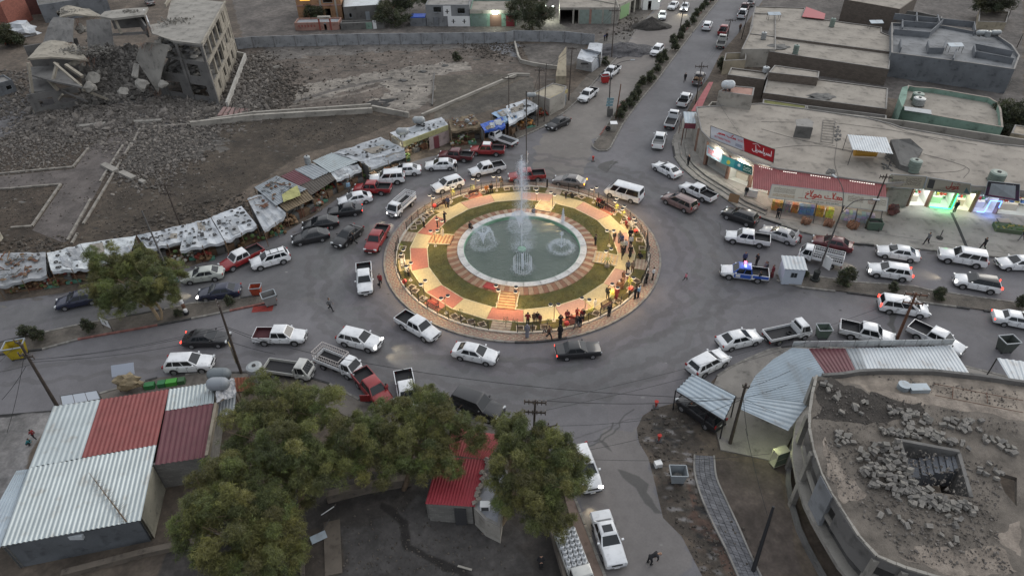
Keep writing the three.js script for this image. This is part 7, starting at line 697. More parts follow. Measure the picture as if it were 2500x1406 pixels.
const VEH=`suv w 22 150,1100>5,1140|white SUV with black roof strips beside the two-tone red pickup at the market|r
sedan k 22 535,880>375,910|black sedan nearest the viewer in the row of black cars at the market
sedan k 22 630,755>480,775|black sedan second in the row of black cars at the market
sedan k 22 890,872>790,950|glossy black sedan slanting toward the viewer beside a man in black
pickup r 22 1170,905>1110,1005|red single-tone pickup driving toward the viewer left of the roundabout
old k 22 865,632>710,650|old black sedan with red taillights between white sedan and black sedans|t
sedan w 22 960,522>815,548|white sedan between the red parked pickup and the old black sedan
pickup r 22 1125,425>970,420|red pickup with lowered tailgate parked at the vegetable stall
big w 22 1268,330>1125,340|large white off-roader parked next to the vegetable stall
sedan w 22 1440,248>1300,255|white sedan behind the large white off-roader
sedan w 22 1782,195>1640,200|white sedan in front of the two red pickups at the far market
pickup d 22 1925,112>1785,100|dark red pickup, left one of two red pickups at the far market
pickup r 22 2225,60>2085,55|red pickup with white roof load, right one of two at the far market
pickup w 22 2222,240>2075,270|white pickup passing behind the roundabout at upper left
suv w 22 1848,388>1712,430|white SUV close behind the railing at upper left of the garden
rail w 22 1405,590>1290,690|white railed truck with headlights on left of the garden|h
pickup w 22 1052,1285>1060,1440|white pickup facing the viewer directly left of the roundabout
pickup r 21 2300,1090>2170,1150|red pickup with white roof parked at the spotted market stalls|R
sedan y 21 1930,1245>1790,1265|dark grey-green sedan parked half behind the street tree
sedan n 31 2085,40>1905,60|dark blue sedan with one headlight lit beside the west median|h1
sedan n 31 740,110>550,150|dark blue sedan on the west street left of the street tree
pickup r 23 180,305>20,315|red pickup with black bed behind the tall jet
sedan g 23 590,350>455,330|grey-brown sedan with orange lit indicator behind the garden|o
bus w 23 1110,475>950,430|white minibus beside the railing at upper right of the garden
sedan w 23 1520,240>1425,190|white sedan at the corner of the shop pavement
pickup w 23 1815,458>1670,390|white pickup parked along the shop pavement steps
mpv b 23 1640,555>1500,490|grey-brown minivan with black roof racks next to the white pickup|r
suv k 23 2220,690>2080,640|black SUV parked at the shop pavement
pickup w 23 2290,900>2095,870|white pickup with black bed below the black SUV
sedan s 24 175,860>10,805|silver sedan with open boot beside a person in maroon
sedan w 13 1475,140>1468,175|white sedan parked at the far left of the north avenue
pickup w 13 765,900>695,955|white pickup driving down the north avenue near the beige corner shop
pickup w 13 990,680>935,725|white pickup next to the red bin on the north avenue
suv w 13 1425,478>1390,515|white estate car coming down the middle of the north avenue
sedan w 13 1580,48>1550,75|white sedan second from the top of the north avenue
sedan w 13 1690,60>1672,105|white car with bright headlights at the top of the north avenue|h
suv w 13 1905,240>1925,195|white hatchback driving away on the right carriageway
pickup r 13 2060,285>2080,250|dark red pickup parked at the right side of the north avenue
flat z 13 2040,405>2060,345|cream flatbed truck behind the dark red pickup on the right carriageway
pickup g 13 1825,745>1848,690|brown pickup with loaded bed under the crossarm pole
pickup w 13 1690,945>1725,890|white pickup with dark bed on the right carriageway
flat w 13 1565,1150>1600,1075|white flatbed with long dark bed parked on the right carriageway
pickup w 13 1447,1330>1465,1265|white pickup with pale bed, nearest on the right carriageway
pickup d 13 2262,72>2280,40|dark red pickup at the top of the right carriageway
pickup w 13 2240,128>2255,95|white pickup parked at the top of the right carriageway
suv s 13 2320,15>2335,-15|pale car at the upper edge of the right carriageway
sedan k 13 480,1165>405,1200|black sedan parked at the kerb before the beige corner shop
sedan d 24 680,945>520,910|maroon sedan parked at the shop pavement behind the rail-bed truck
rail w 24 565,1090>380,1045|white truck with low railed bed beside the guard booth
sedan w 24 1308,1035>1120,1005|white sedan on the east street nearest the shop plaza
big w 24 1920,1085>1725,1050|white seven-seat SUV on the east street before the walking man in black
suv w 24 1225,1215>1030,1185|white SUV with lit lamps in the middle of the east street|h1t
sedan w 24 2460,1135>2300,1130|white sedan cut by the right edge on the east street
suv w 24 2060,1325>1850,1285|white SUV with black glass roof on the east street|h1tb
mpv w 34 1360,185>1560,215|white minivan with lit orange taillight under the leaning pole|t
flat w 34 245,440>410,405|small white flatbed with a spare tyre in its dark bed parked at lower right
pickup w 34 1010,440>1230,490|white pickup with tall bed parked before the shop canopy
pickup w 34 1670,490>1900,600|white pickup partly under the right end of the shop canopy
old w 34 2450,310>2640,345|white sedan at the right edge with red taillight|t
sedan w 33 2210,490>2390,450|white sedan with black rear window at the lower right kerb
suv w 33 1915,720>2070,640|white SUV turning beside the small slanted canopy
old k 33 670,595>860,580|old black sedan with red taillight passing below the garden|t
sedan w 32 2110,625>2300,665|white sedan passing below the garden
pickup w 32 1560,375>1720,465|white pickup hugging the kerb at lower left of the garden
suv w 32 1005,500>1190,545|white SUV with dazzling headlights on the lower road|h
pickup w 32 245,465>470,465|white pickup with maroon bed liner on the lower road
cage w 32 800,735>965,800|white truck with tall livestock cage on the lower road
flat z 32 330,790>510,815|dusty cream flatbed half hidden by the tree top
pickup r 32 1130,960>1235,1080|red pickup with open door parked under the trees
pickup w 32 1455,1000>1480,1130|white pickup with black bed parked under the trees
big k 32 2130,1130>2340,1210|long black off-roader parked by the trees
sedan k 31 1960,485>2150,480|black sedan braking on the lower road at left|t
suv w 31 1800,725>2010,715|white SUV nearest the long shed on the lower road
old w 43 958,1040>1035,1270|white sedan with sunroof parked on the south road|S
suv w 43 735,370>790,520|white car hidden by the right tree with one headlight lit|h1
suv k 33 1840,1180>1720,1090|black car parked under the small slanted canopy
sedan g 11 1418,10>1400,-10|grey car parked behind the collapsed building
flat w 12 2375,1330>2290,1300|white flatbed parked beside the blue tarp stall`;
const proto={};
for(const line of VEH.split('\n')){
const[head,label,fl='']=line.split('|'),[ty,col,code,pos]=head.split(' '),[s,f]=pos.split('>'),c=pt(code+' '+s,0.75),d=pt(code+' '+f,0.75).sub(c),ry=Math.atan2(-d.z,d.x),p=v3(c.x,0.008,c.z);
if(inPoly(ME_U.concat(ME_D.slice().reverse()),p.x,p.z))p.y=0.15;
let o;if(!proto[ty]){o=proto[ty]=BUILD[ty]();proto[ty+'src']=o.clone();o.position.copy(p);o.rotation.y=ry;}else{o=proto[ty+'src'].clone();o.name=nm(o.name.replace(/_\d{3}$/,''));scene.add(o);o.position.copy(p);o.rotation.y=ry;}
o.userData={label,category:o.userData.category};let n=0;
o.traverse((m)=>{if(m.material===PAINT)m.material=PM[col];if(m.name==='headlight'&& /h/.test(fl)&&(!/h1/.test(fl)||n++%2===0))m.material=onH;if(m.name==='taillight'&& /t/.test(fl))m.material=onT;if(m.name==='taillight'&& /o/.test(fl))m.material=onO;if(m.name==='cabin'&& /R/.test(fl))m.material=PM.w;if(m.name==='cabin'&& /b/.test(fl))m.material=PM.k;if(m.name==='bed_liner'&&label.includes('maroon bed'))m.material=mat([0.07,0.02,0.025]);if(m.name==='bed_liner'&&label.includes('pale bed'))m.material=mat([0.3,0.3,0.3]);});
if(/r/.test(fl))part('roof_rail',[box(1.9,0.05,0.06,-0.75,1.7,0.5),box(1.9,0.05,0.06,-0.75,1.7,-0.5),...(ty==='suv'?[box(0.06,0.05,1,-0.2,1.71,0),box(0.06,0.05,1,-1.1,1.71,0)]:[])],trimM,o);
if(/S/.test(fl))part('sunroof',box(0.6,0.02,0.75,-0.35,1.44,0),glassM,o);
if(/h/.test(fl))for(const sd of /h1/.test(fl)?[1]:[-1,1]){const L=ty==='rail'?2.5:2.4,l=new THREE.SpotLight(new THREE.Color().setRGB(1,0.86,0.58),26,0,0.5,0.9);l.name='headlight';l.position.copy(v3(L,0.75,sd*0.62).applyEuler(o.rotation).add(p));l.target.position.copy(v3(L+5,-0.6,sd*0.7).applyEuler(o.rotation).add(p));l.castShadow=true;l.shadow.radius=4;scene.add(l,l.target);}
if(label.includes('open boot'))part('boot_lid',box(0.06,0.75,1.3,-2.0,1.35,0,0,0,-0.35),PM[col],o);if(label.includes('open door'))part('open_door',box(0.9,0.8,0.07,0.75,0.75,1.25,0.9),PM[col],o);
if(label.includes('loaded bed'))for(let i=0;i<14;i++)part('load',jag(i).scale(0.3,0.22,0.3).translate(-2.3+rr(0,1.3),1.05+rr(0,0.25),rr(-0.6,0.6)),MT.wood,o);
if(label.includes('spare tyre'))part('spare_tyre',T(new THREE.TorusGeometry(0.26,0.1,8,14).rotateX(PI / 2),0.1,0.92,0.25),tyreM,o);
if(label.includes('roof load'))part('roof_load',box(1.1,0.12,1.0,0.05,1.8,0),MT.white,o);
}
// police pickup, gas cylinder truck
{const o=proto.pickupsrc.clone();o.name=nm('police_pickup');scene.add(o);const c=pt('23 2260,1230',0.75),d=pt('23 2065,1205',0.75).sub(c),ry=Math.atan2(-d.z,d.x);o.position.set(c.x,0.008,c.z);o.rotation.y=ry;o.userData={label:'blue and white police pickup with flashing roof lights and men around it',category:'police pickup'};const bl=mat([0.03,0.1,0.45],{r:0.35,coat:0.7});o.traverse((m)=>{if(m.name==='cabin')m.material=bl;else if(m.material===PAINT)m.material=PM.w;if(m.name==='headlight')m.material=lampM;});
part('door_panel',[box(1.85,0.5,0.02,0.25,0.8,0.915),box(1.85,0.5,0.02,0.25,0.8,-0.915),box(1.7,0.36,0.02,-1.7,0.93,0.905),box(1.7,0.36,0.02,-1.7,0.93,-0.905)],bl,o);part('emblem',[box(0.5,0.34,0.02,0.75,0.82,0.93),box(0.5,0.34,0.02,0.75,0.82,-0.93)],MT.white,o);
const lb=part('light_bar',box(0.28,0.06,1.2,0.1,1.77,0),trimM,o);part('red_beacon',box(0.26,0.13,0.5,0.1,1.86,0.33),mat([0.8,0.1,0.15],{e:[1,0.15,0.25],ei:2.4}),lb);part('blue_beacon',box(0.26,0.13,0.5,0.1,1.86,-0.33),mat([0.15,0.2,0.9],{e:[0.25,0.35,1],ei:2.2}),lb);
for(const[z,cc]of[[0.33,[1,0.15,0.25]],[-0.33,[0.25,0.35,1]]]){const l=new THREE.PointLight(new THREE.Color().setRGB(...cc),2);l.name='beacon_light';l.position.copy(v3(0.1,2.05,z).applyEuler(o.rotation).add(o.position));l.castShadow=true;l.shadow.radius=8;scene.add(l);}
const t=proto.flatsrc.clone();t.name=nm('gas_truck');scene.add(t);const a=pt('43 545,980',1.2),b=pt('43 700,1400',1.2),D=b.clone().sub(a).normalize(),m=a.clone().addScaledVector(D,1.62);t.position.set(m.x-D.x*-0.6,0.008,m.z-D.z*-0.6);t.rotation.y=Math.atan2(-D.z,D.x);t.userData={label:'dark-bedded truck loaded with silver gas cylinders at the lower edge',category:'truck'};t.traverse((x)=>{if(x.material===PAINT)x.material=PM.z;});
const cg=[cyl(0.175,0.175,0.5,0,0.03,0,16),cyl(0.12,0.174,0.09,0,0.53,0,16)],vg=[cyl(0.05,0.05,0.1,0,0.62,0,8),T(new THREE.TorusGeometry(0.1,0.016,5,14).rotateX(PI / 2),0,0.66,0)],cm=mat([0.85,0.86,0.87],{t:'dusty',per:1,r:0.35});let g0;for(let i=0;i<9;i++)for(let k=0;k<4;k++){const lx=-2.18+i*0.385,lz=-0.6+k*0.4+(i%2)*0.06-0.03;const p=v3(lx,0.815,lz).applyEuler(t.rotation).add(t.position);if(!g0){g0=thing('gas_cylinder','silver gas cylinder standing in the truck bed at the lower edge','gas cylinder',p,0,'silver gas cylinders in the truck bed');part('body',cg,cm,g0);part('valve',vg,MT.tinGrey,g0);}else copy(g0,p,i+k);scene.children[scene.children.length-1].userData.label='silver gas cylinder, '+ORD(i)+' row from the tailgate, '+ORD(k)+' across from the kerb-wall side';}}
// bicycle, rickshaw
{const r=0.33,b=thing('bicycle','bicycle parked before the heap of sacks at the market','bicycle',pt('22 590,660',0.01),0.5);for(const x of[-0.52,0.52]){const W=part('wheel',T(new THREE.TorusGeometry(r,0.022,5,20),x,r,0),tyreM,b);const sp=[];for(let i=0;i<6;i++)sp.push(bar(v3(x-r*Math.cos(i*PI / 6),r-r*Math.sin(i*PI / 6),0),v3(x+r*Math.cos(i*PI / 6),r+r*Math.sin(i*PI / 6),0),0.004,0.004,4));part('spokes',sp,rimM2,W);}const J=[v3(-0.52,r,0),v3(-0.1,r-0.03,0),v3(-0.22,0.78,0),v3(0.4,0.74,0),v3(0.52,r,0),v3(0.37,0.95,0)];part('frame',[[0,1],[0,2],[1,2],[1,3],[2,3],[3,4],[3,5]].map(([i,k])=>bar(J[i],J[k],0.018)),mat([0.3,0.04,0.04]),b);part('saddle',box(0.25,0.05,0.13,-0.22,0.83,0),trimM,b);part('handlebar',bar(v3(0.37,0.97,-0.28),v3(0.37,0.97,0.28),0.016),trimM,b);
const k=thing('motor_rickshaw','red motor rickshaw at the left edge behind the collapsed building','rickshaw',pt('11 130,420'),0.4);part('cab',[bbox(1.1,0.9,1.1,0.4,0.3,0),bbox(1.5,0.5,1.2,-0.8,0.4,0)],mat([0.4,0.03,0.03],{r:0.4}),k);part('roof',box(1.3,0.06,1.2,0.35,1.75,0),mat([0.35,0.03,0.03]),k);part('post',[bbox(0.05,0.6,0.05,0.9,1.15,0.5),bbox(0.05,0.6,0.05,0.9,1.15,-0.5),bbox(0.05,0.6,0.05,-0.15,1.15,0.5),bbox(0.05,0.6,0.05,-0.15,1.15,-0.5)],MT.black,k);for(const[x,z]of[[0.8,0],[-1,0.55],[-1,-0.55]])part('wheel',T(new THREE.CylinderGeometry(0.26,0.26,0.14,12).rotateX(PI / 2),x,0.26,z),tyreM,k);solo('plastic_heap','heap under white plastic sheeting behind the collapsed building','heap',T(jag(12,2),...pt('11 200,330').toArray()).translate(0,0,0),MT.tarp).geometry.translate(0,0,0);const ph=scene.children[scene.children.length-1];ph.geometry.computeBoundingBox();const cc=ph.geometry.boundingBox.getCenter(v3());ph.geometry.translate(-cc.x,-cc.y,-cc.z);ph.scale.set(4.5,2.2,3);ph.position.set(cc.x,0.6,cc.z);}
// ================= people (facing +x, 1.72 m) =================
function poseJoints(o={}){const J={pel:[0,0.93,0],che:[0,1.28,0],nec:[0,1.47,0],hed:[0.025,1.61,0],hL:[0,0.9,0.09],hR:[0,0.9,-0.09],kL:[0.02,0.5,0.1],kR:[0.02,0.5,-0.1],aL:[-0.02,0.08,0.1],aR:[-0.02,0.08,-0.1],sL:[0,1.4,0.18],sR:[0,1.4,-0.18],eL:[-0.03,1.12,0.24],eR:[-0.03,1.12,-0.24],wL:[0.05,0.88,0.23],wR:[0.05,0.88,-0.23],...o};const r={};for(const k in J)r[k]=v3(...J[k]);return r;}
const POSES={
stand:poseJoints(),walk:poseJoints({kL:[0.2,0.52,0.09],aL:[0.3,0.09,0.09],kR:[-0.06,0.5,-0.09],aR:[-0.36,0.17,-0.09],eL:[-0.16,1.14,0.22],wL:[-0.12,0.9,0.22],eR:[0.12,1.14,-0.22],wR:[0.26,0.96,-0.2]}),
phone:poseJoints({eL:[0.14,1.2,0.26],wL:[0.26,1.45,0.1],eR:[0.14,1.2,-0.26],wR:[0.26,1.45,-0.1]}),fold:poseJoints({eL:[0.02,1.12,0.26],wL:[0.2,1.12,0.02],eR:[0.02,1.12,-0.26],wR:[0.2,1.1,-0.02]}),
sit:poseJoints({pel:[-0.05,0.52,0],che:[0,0.88,0],nec:[0.03,1.07,0],hed:[0.06,1.21,0],hL:[-0.02,0.52,0.09],hR:[-0.02,0.52,-0.09],kL:[0.4,0.52,0.13],kR:[0.4,0.52,-0.13],aL:[0.4,0.08,0.13],aR:[0.4,0.08,-0.13],sL:[0,1,0.18],sR:[0,1,-0.18],eL:[0.1,0.75,0.24],eR:[0.1,0.75,-0.24],wL:[0.3,0.66,0.14],wR:[0.3,0.66,-0.14]}),
run:poseJoints({che:[0.1,1.27,0],nec:[0.16,1.45,0],hed:[0.21,1.58,0],sL:[0.11,1.38,0.18],sR:[0.11,1.38,-0.18],kL:[0.34,0.66,0.09],aL:[0.34,0.26,0.09],kR:[-0.14,0.52,-0.09],aR:[-0.52,0.4,-0.09],eL:[-0.12,1.2,0.24],wL:[-0.02,1.0,0.26],eR:[0.32,1.2,-0.24],wR:[0.44,1.38,-0.18]}),
bend:poseJoints({pel:[-0.2,0.9,0],che:[0.15,1.08,0],nec:[0.33,1.12,0],hed:[0.47,1.08,0],hL:[-0.2,0.87,0.09],hR:[-0.2,0.87,-0.09],kL:[-0.1,0.48,0.12],kR:[-0.22,0.48,-0.12],aL:[-0.14,0.08,0.12],aR:[-0.3,0.08,-0.12],sL:[0.26,1.06,0.18],sR:[0.26,1.06,-0.18],eL:[0.3,0.78,0.2],eR:[0.28,0.78,-0.2],wL:[0.3,0.5,0.16],wR:[0.26,0.5,-0.16]}),
squat:poseJoints({pel:[-0.15,0.35,0],che:[0.08,0.66,0],nec:[0.16,0.82,0],hed:[0.22,0.95,0],hL:[-0.14,0.35,0.09],hR:[-0.14,0.35,-0.09],kL:[0.22,0.5,0.16],kR:[0.22,0.5,-0.16],aL:[0,0.08,0.13],aR:[0,0.08,-0.13],sL:[0.12,0.76,0.17],sR:[0.12,0.76,-0.17],eL:[0.24,0.56,0.22],eR:[0.24,0.56,-0.22],wL:[0.4,0.42,0.1],wR:[0.4,0.42,-0.1]})};
function field(bones,k=0.035){const N=54,mc=new MarchingCubes(N,MT.white,false,false,60000),S=1.0,h=N / 2;mc.isolation=0;for(let z=0;z<N;z++)for(let y=0;y<N;y++)for(let x=0;x<N;x++){const X=(x-h) / h*S,Y=(y-h) / h*S+0.9,Z=(z-h) / h*S;let d=9;if(Math.abs(Z)<0.42)for(const[a,b,r0_,r1_]of bones){const ux=b.x-a.x,uy=b.y-a.y,uz=b.z-a.z,l=ux*ux+uy*uy+uz*uz||1e-6;let t=((X-a.x)*ux+(Y-a.y)*uy+(Z-a.z)*uz) / l;t=t<0?0:t>1?1:t;const e=Math.hypot(X-a.x-ux*t,Y-a.y-uy*t,Z-a.z-uz*t)-r0_-(r1_-r0_)*t;const m=Math.max(0,k-Math.abs(d-e)) / k;d=Math.min(d,e)-m*m*k*0.25;}mc.field[x+y*N+z*N*N]=-d;}
mc.update();const n=mc.count,g=new THREE.BufferGeometry(),p=new Float32Array(n*3);for(let i=0;i<n;i++){p[3*i]=mc.positionArray[3*i]*S;p[3*i+1]=mc.positionArray[3*i+1]*S+0.9;p[3*i+2]=mc.positionArray[3*i+2]*S;}g.setAttribute('position',new THREE.BufferAttribute(p,3));g.setAttribute('normal',new THREE.BufferAttribute(mc.normalArray.slice(0,n*3),3));return g;}
const skinM=mat([0.34,0.2,0.135],{r:0.6}),hairM=mat([0.02,0.016,0.014],{r:0.7}),shoeM=mat([0.03,0.026,0.024]);
const FIG={};function figure(pose,robe){const key=pose+(robe||'');if(FIG[key])return FIG[key];const J=POSES[pose],o=(a,b)=>v3((J[a].x+J[b].x) / 2,(J[a].y+J[b].y) / 2,(J[a].z+J[b].z) / 2),up=v3(0,1,0),dir=J.hed.clone().sub(J.nec).normalize(),fwd=v3(1,0,0).addScaledVector(dir,-dir.x).normalize(),B=[];
const tor=(e)=>[[J.pel,J.che,0.115+e,0.135+e],[J.hL,J.hR,0.095+e,0.095+e],[J.sL,J.sR,0.065+e,0.065+e],[J.che.clone().add(v3(0,0,0.07)),J.che.clone().add(v3(0,0,-0.07)),0.11+e,0.11+e]],arm=(e,full)=>['L','R'].flatMap((s)=>[[J['s'+s],J['e'+s],0.055+e,0.043+e],...(full?[[J['e'+s],J['w'+s],0.042+e,0.03+e]]:[])]),leg=(e)=>['L','R'].flatMap((s)=>[[J['h'+s],J['k'+s],0.088+e,0.058+e],[J['k'+s],J['a'+s],0.057+e,0.04+e]]);
const hd=J.hed,face=hd.clone().addScaledVector(fwd,0.1);const body=[field([...tor(0),...arm(0,true),...leg(0),[J.che,J.nec,0.06,0.05],[J.nec,hd,0.052,0.06],[hd.clone().addScaledVector(dir,-0.03),hd.clone().addScaledVector(dir,0.035),0.085,0.1],[face.clone().addScaledVector(dir,-0.01),face.clone().addScaledVector(dir,-0.04).addScaledVector(fwd,0.015),0.016,0.02]])];
for(const s of['L','R']){const w=J['w'+s],d=w.clone().sub(J['e'+s]).normalize(),sd=v3(0,0,1),q=d.clone().cross(sd).normalize(),pm=w.clone().addScaledVector(d,0.05);body.push(bar(w,w.clone().addScaledVector(d,0.1),0.034,0.036,8));for(let i=0;i<4;i++){const a=w.clone().addScaledVector(d,0.09).addScaledVector(q,(i-1.5)*0.02),L=[0.055,0.065,0.06,0.045][i],m=a.clone().addScaledVector(d,L*0.55),e=m.clone().addScaledVector(d,L*0.4).addScaledVector(sd,s==='L'?-0.02:0.02);body.push(bar(a,m,0.01,0.009,5),bar(m,e,0.009,0.008,5));}body.push(bar(pm.clone().addScaledVector(q,0.03),pm.clone().addScaledVector(q,0.06).addScaledVector(d,0.045),0.011,0.009,5));}
for(const s of[1,-1])body.push(ball(0.024,hd.x,hd.y,hd.z+s*0.098,6,5));
const R={body:mrg(body),hair:mrg(T(new THREE.SphereGeometry(0.112,12,7,0,2*PI,0,PI*0.56)).applyMatrix4(new THREE.Matrix4().compose(hd.clone().addScaledVector(dir,0.028).addScaledVector(fwd,-0.014),new THREE.Quaternion().setFromUnitVectors(up,dir.clone().addScaledVector(fwd,-0.45).normalize()),v3(1,1,0.92)))),eyes:mrg([1,-1].map((s)=>ball(0.012,face.x-0.006,face.y+0.012,s*0.036,5,4))),shoes:mrg(['L','R'].map((s)=>{const a=J['a'+s];return T(new THREE.SphereGeometry(1,8,6).scale(0.14,0.05,0.055),a.x+0.06,Math.max(0.05,a.y-0.03),a.z);}))};
if(robe)R.robe=mrg(field([...tor(0.02),...arm(0.022,true),...leg(0.02),['L','R'].map((s)=>J['k'+s]).concat([0.15,0.15]),[o('hL','hR'),o('kL','kR'),0.13,0.16],[o('kL','kR'),o('aL','aR').add(v3(0,0.08,0)),0.16,0.2]]));else{R.shirt=mrg(field([...tor(0.017),...arm(0.016,robe!=='')]));R.trousers=mrg(field([[J.hL,J.hR,0.115,0.115],...leg(0.016)]));}
if(robe==='v')R.veil=mrg(T(new THREE.SphereGeometry(0.135,12,8,0,2*PI,0,PI*0.72),hd.x-0.035,hd.y+0.01,0));return FIG[key]=R;}
const CL={k:[0.018,0.018,0.02],w:[0.62,0.61,0.59],r:[0.23,0.03,0.032],b:[0.045,0.06,0.13],g:[0.15,0.15,0.155],l:[0.27,0.42,0.55],n:[0.13,0.07,0.045],t:[0.28,0.22,0.16],p:[0.5,0.16,0.2],o:[0.5,0.18,0.04],e:[0.03,0.16,0.17],m:[0.16,0.03,0.035],c:[0.58,0.53,0.42],y:[0.2,0.2,0.23]},clM=(c)=>mat(CL[c],{r:0.9});
const PPL=`stand w k a 845,842 40 1|in white shirt and dark trousers on the red paving at left
stand n k a 1052,832 200 .95|in brown patterned shirt beside the left lamp
phone k k a 1162,772 -30 1|all in black filming with both hands at upper left of the garden
stand c c a 1130,985 -60 .72 v|small child in cream clothes on the west ramp
sit k k a 1520,880 -40 1|in black sitting on the pool rim at left
sit k k a 1140,512 -45 1|in black seated on the far yellow bench bay
stand b k a 1213,540 -120 1|in dark blue standing beside the far yellow bench bay
sit o n a 1788,300 -70 .95|in orange seated on the far red bench
sit k k a 1862,290 -75 1|in black seated on the far red bench beside someone in orange
fold k g a 2022,238 -80 1|in a dark jacket at the far railing near the tall jet
sit y k b 148,650 100 .95|in grey-blue sitting on the far pool rim near the ramp
stand k k b 635,405 -100 .62|small child in dark clothes on the far yellow paving
squat k k b 735,395 180 .9|crouching by a tree pit at the far lawn
sit m k b 1125,500 -110 .95|in maroon on the crowded bench behind the minibus, left
sit r k b 1175,515 -110 .95|in red on the crowded bench behind the minibus, middle
sit k k b 1225,525 -120 .95|in black on the crowded bench behind the minibus, right
sit r r b 1598,805 -150 1 r|woman in bright red seated at the upper right bay
sit c n b 1610,850 -160 .9|in cream seated just below the woman in red
fold k k b 1085,1130 150 1|in dark clothes standing alone on the inner right lawn
stand k n b 1372,1062 -70 .85|in dark shirt at the left of the crowd on the upper right path
stand g g b 1446,1078 -60 1|in grey at the back of the crowd on the upper right path
walk b k b 1478,1128 -90 1|in dark blue inside the crowd on the upper right path
walk c n b 1490,1210 -100 .95|in cream with a child's stride within the crowd on the path
stand w k b 1535,1200 -120 .95|in a white top in the front of the crowd on the path
walk k k b 1500,1312 -95 1|all in black leading the crowd down the path
stand w k b 1622,1140 -90 .95|in white shirt at the right of the crowd on the path
walk m k b 1612,1300 -85 1 r|woman in a dark dress walking at the front right of the crowd
fold k k b 1612,1040 -100 1|in black beside the lamp near the upper red bin
squat k k b 1778,1322 -170 1|crouching in black with a pushchair at the east lawn
stand g k d 1572,190 -80 1|in grey shirt by the east gateway paving
stand t n d 1650,182 -90 .95|in beige beside the one in grey near the east gate
walk w m d 1590,280 -100 .8|child in white shirt on the lower right red paving
walk n n d 1508,335 -110 .9|in brown on the lower right red paving
stand n n d 1488,440 -120 .95 r|woman in brown robe in the lower right row
stand w n d 1432,492 -110 .95 v|woman in white headscarf and shirt in the lower right row
stand n m d 1400,592 -100 1 r|woman in dark brown robe before the lower right lamp
stand r c d 1348,602 -110 .75|child in red next to the woman in dark brown
stand k k d 1272,582 -100 1|in black behind the yellow lit shrub
stand w w d 1078,722 120 .7|child in white on the yellow paving at lower right
fold k k d 1868,350 170 1|all in black outside the east railing
fold w k d 1962,296 165 1|in white shirt and black trousers outside the east railing
fold k k d 1690,592 140 1|in black leaning on the lower right railing from outside
fold l k d 1738,575 140 1|in light blue leaning on the lower right railing from outside
fold k k d 1292,862 110 1|in black leaning on the near railing from outside
fold r k d 55,990 80 1|in red shirt standing behind the near railing
stand n n d 150,952 -90 .8|child in brown, left of three children on near yellow paving
stand k t d 200,950 -90 .85|child in black top, middle of three children on near yellow paving
stand m n d 242,962 -90 .7|child in maroon, right of three children on near yellow paving
fold m k d 652,942 -90 .95|in maroon and black on the near red paving
stand t r d 722,905 -90 .45|toddler on the near red paving
phone r r d 806,890 -90 .85|girl in long red clothes with raised hands at the near red bay
sit r k d 925,930 -90 .9|in red seated at the near red bench
sit k k d 970,965 -100 .95|in black seated at the near red bench
walk k g d 806,1040 -150 1|in dark clothes walking outside the near railing
fold k k d 852,1015 80 .95|in black turned to the near railing
stand y y d 45,1175 80 1 v|woman in long grey robe outside the near railing
run t k d 320,1130 190 .6|small child running outside the near railing
walk n k d 382,1195 -20 1|in dark brown striding along the outer pavement
stand k k d 545,1185 80 1 v|woman in long black robe outside the near railing
phone k k d 552,1030 80 1|in black filming over the near railing
sit k k c 530,200 -10 .95|in black on the pale bench at far left
sit w k c 585,225 -20 .95|in white on the pale bench at far left
walk r k c 185,392 -80 1|in red shirt with dark trousers walking left of the garden
run p k 23 1690,1315 35 .65|child in pink running across the road
walk g k 32 732,225 -20 1|in grey striding across the west road
stand b k 23 2250,1150 -90 1|in dark blue behind the police pickup
fold k k 23 2368,1165 -160 1|in black right behind the police pickup
stand g k 23 2445,1240 -170 1|in dark grey beside the police pickup bed
fold k k 23 2395,1335 130 1|in black before the police pickup bed
fold k k 24 35,1245 180 1|in black left of the one in a long maroon robe
stand m m 24 95,1275 180 1 r|in a long maroon robe by the guard booth
bend r m 24 345,945 180 1|in maroon leaning into the open boot of the silver sedan
stand k k 23 1718,212 -150 1|in black standing on the lit corner pavement
stand k g 23 2265,512 -140 1|in dark clothes at the edge of the red awning
fold k k 24 148,712 -100 1|in black under the left end of the long sign
walk g k 24 1570,962 200 1|in grey striding across the shop plaza
walk k k 24 2105,1012 190 1|in black with long stride at the plaza edge
walk k g 24 2478,925 200 1|in dark clothes at the right edge of the plaza
stand k k 24 1838,655 90 1|in black at the doorway beside the green neon
walk k k 13 1688,782 -110 1|in black crossing the north avenue
stand k k 13 942,385 -90 1|in black, taller of two by the grey gravel heap
fold b k 13 922,388 -60 .85|in dark blue, shorter of two by the grey gravel heap
stand n k 13 2212,300 -90 1|in brown by the shops far up the avenue
stand l g 22 908,465 -60 1|in light blue shirt between red pickup and white sedan
stand k w 22 1925,278 -90 1|in black top and white trousers behind the white sedan
walk k k 22 958,960 190 1|in black walking past the glossy black sedan
sit k k 21 1925,1045 -90 1|in black seated at the red counter of the market
stand r r 32 1275,1040 160 .95 r|in dark red beside the open door of the red pickup
walk r k 41 330,98 160 .7|child in red on the pavement at the left edge
squat e k 41 272,160 30 .75|child in teal crouching on the pavement at the left edge
bend k k 43 1375,1285 10 1.05|all in black bending forward on the south road
fold k k 43 315,1330 -90 1|in black half hidden in the dark yard by the gas truck`;
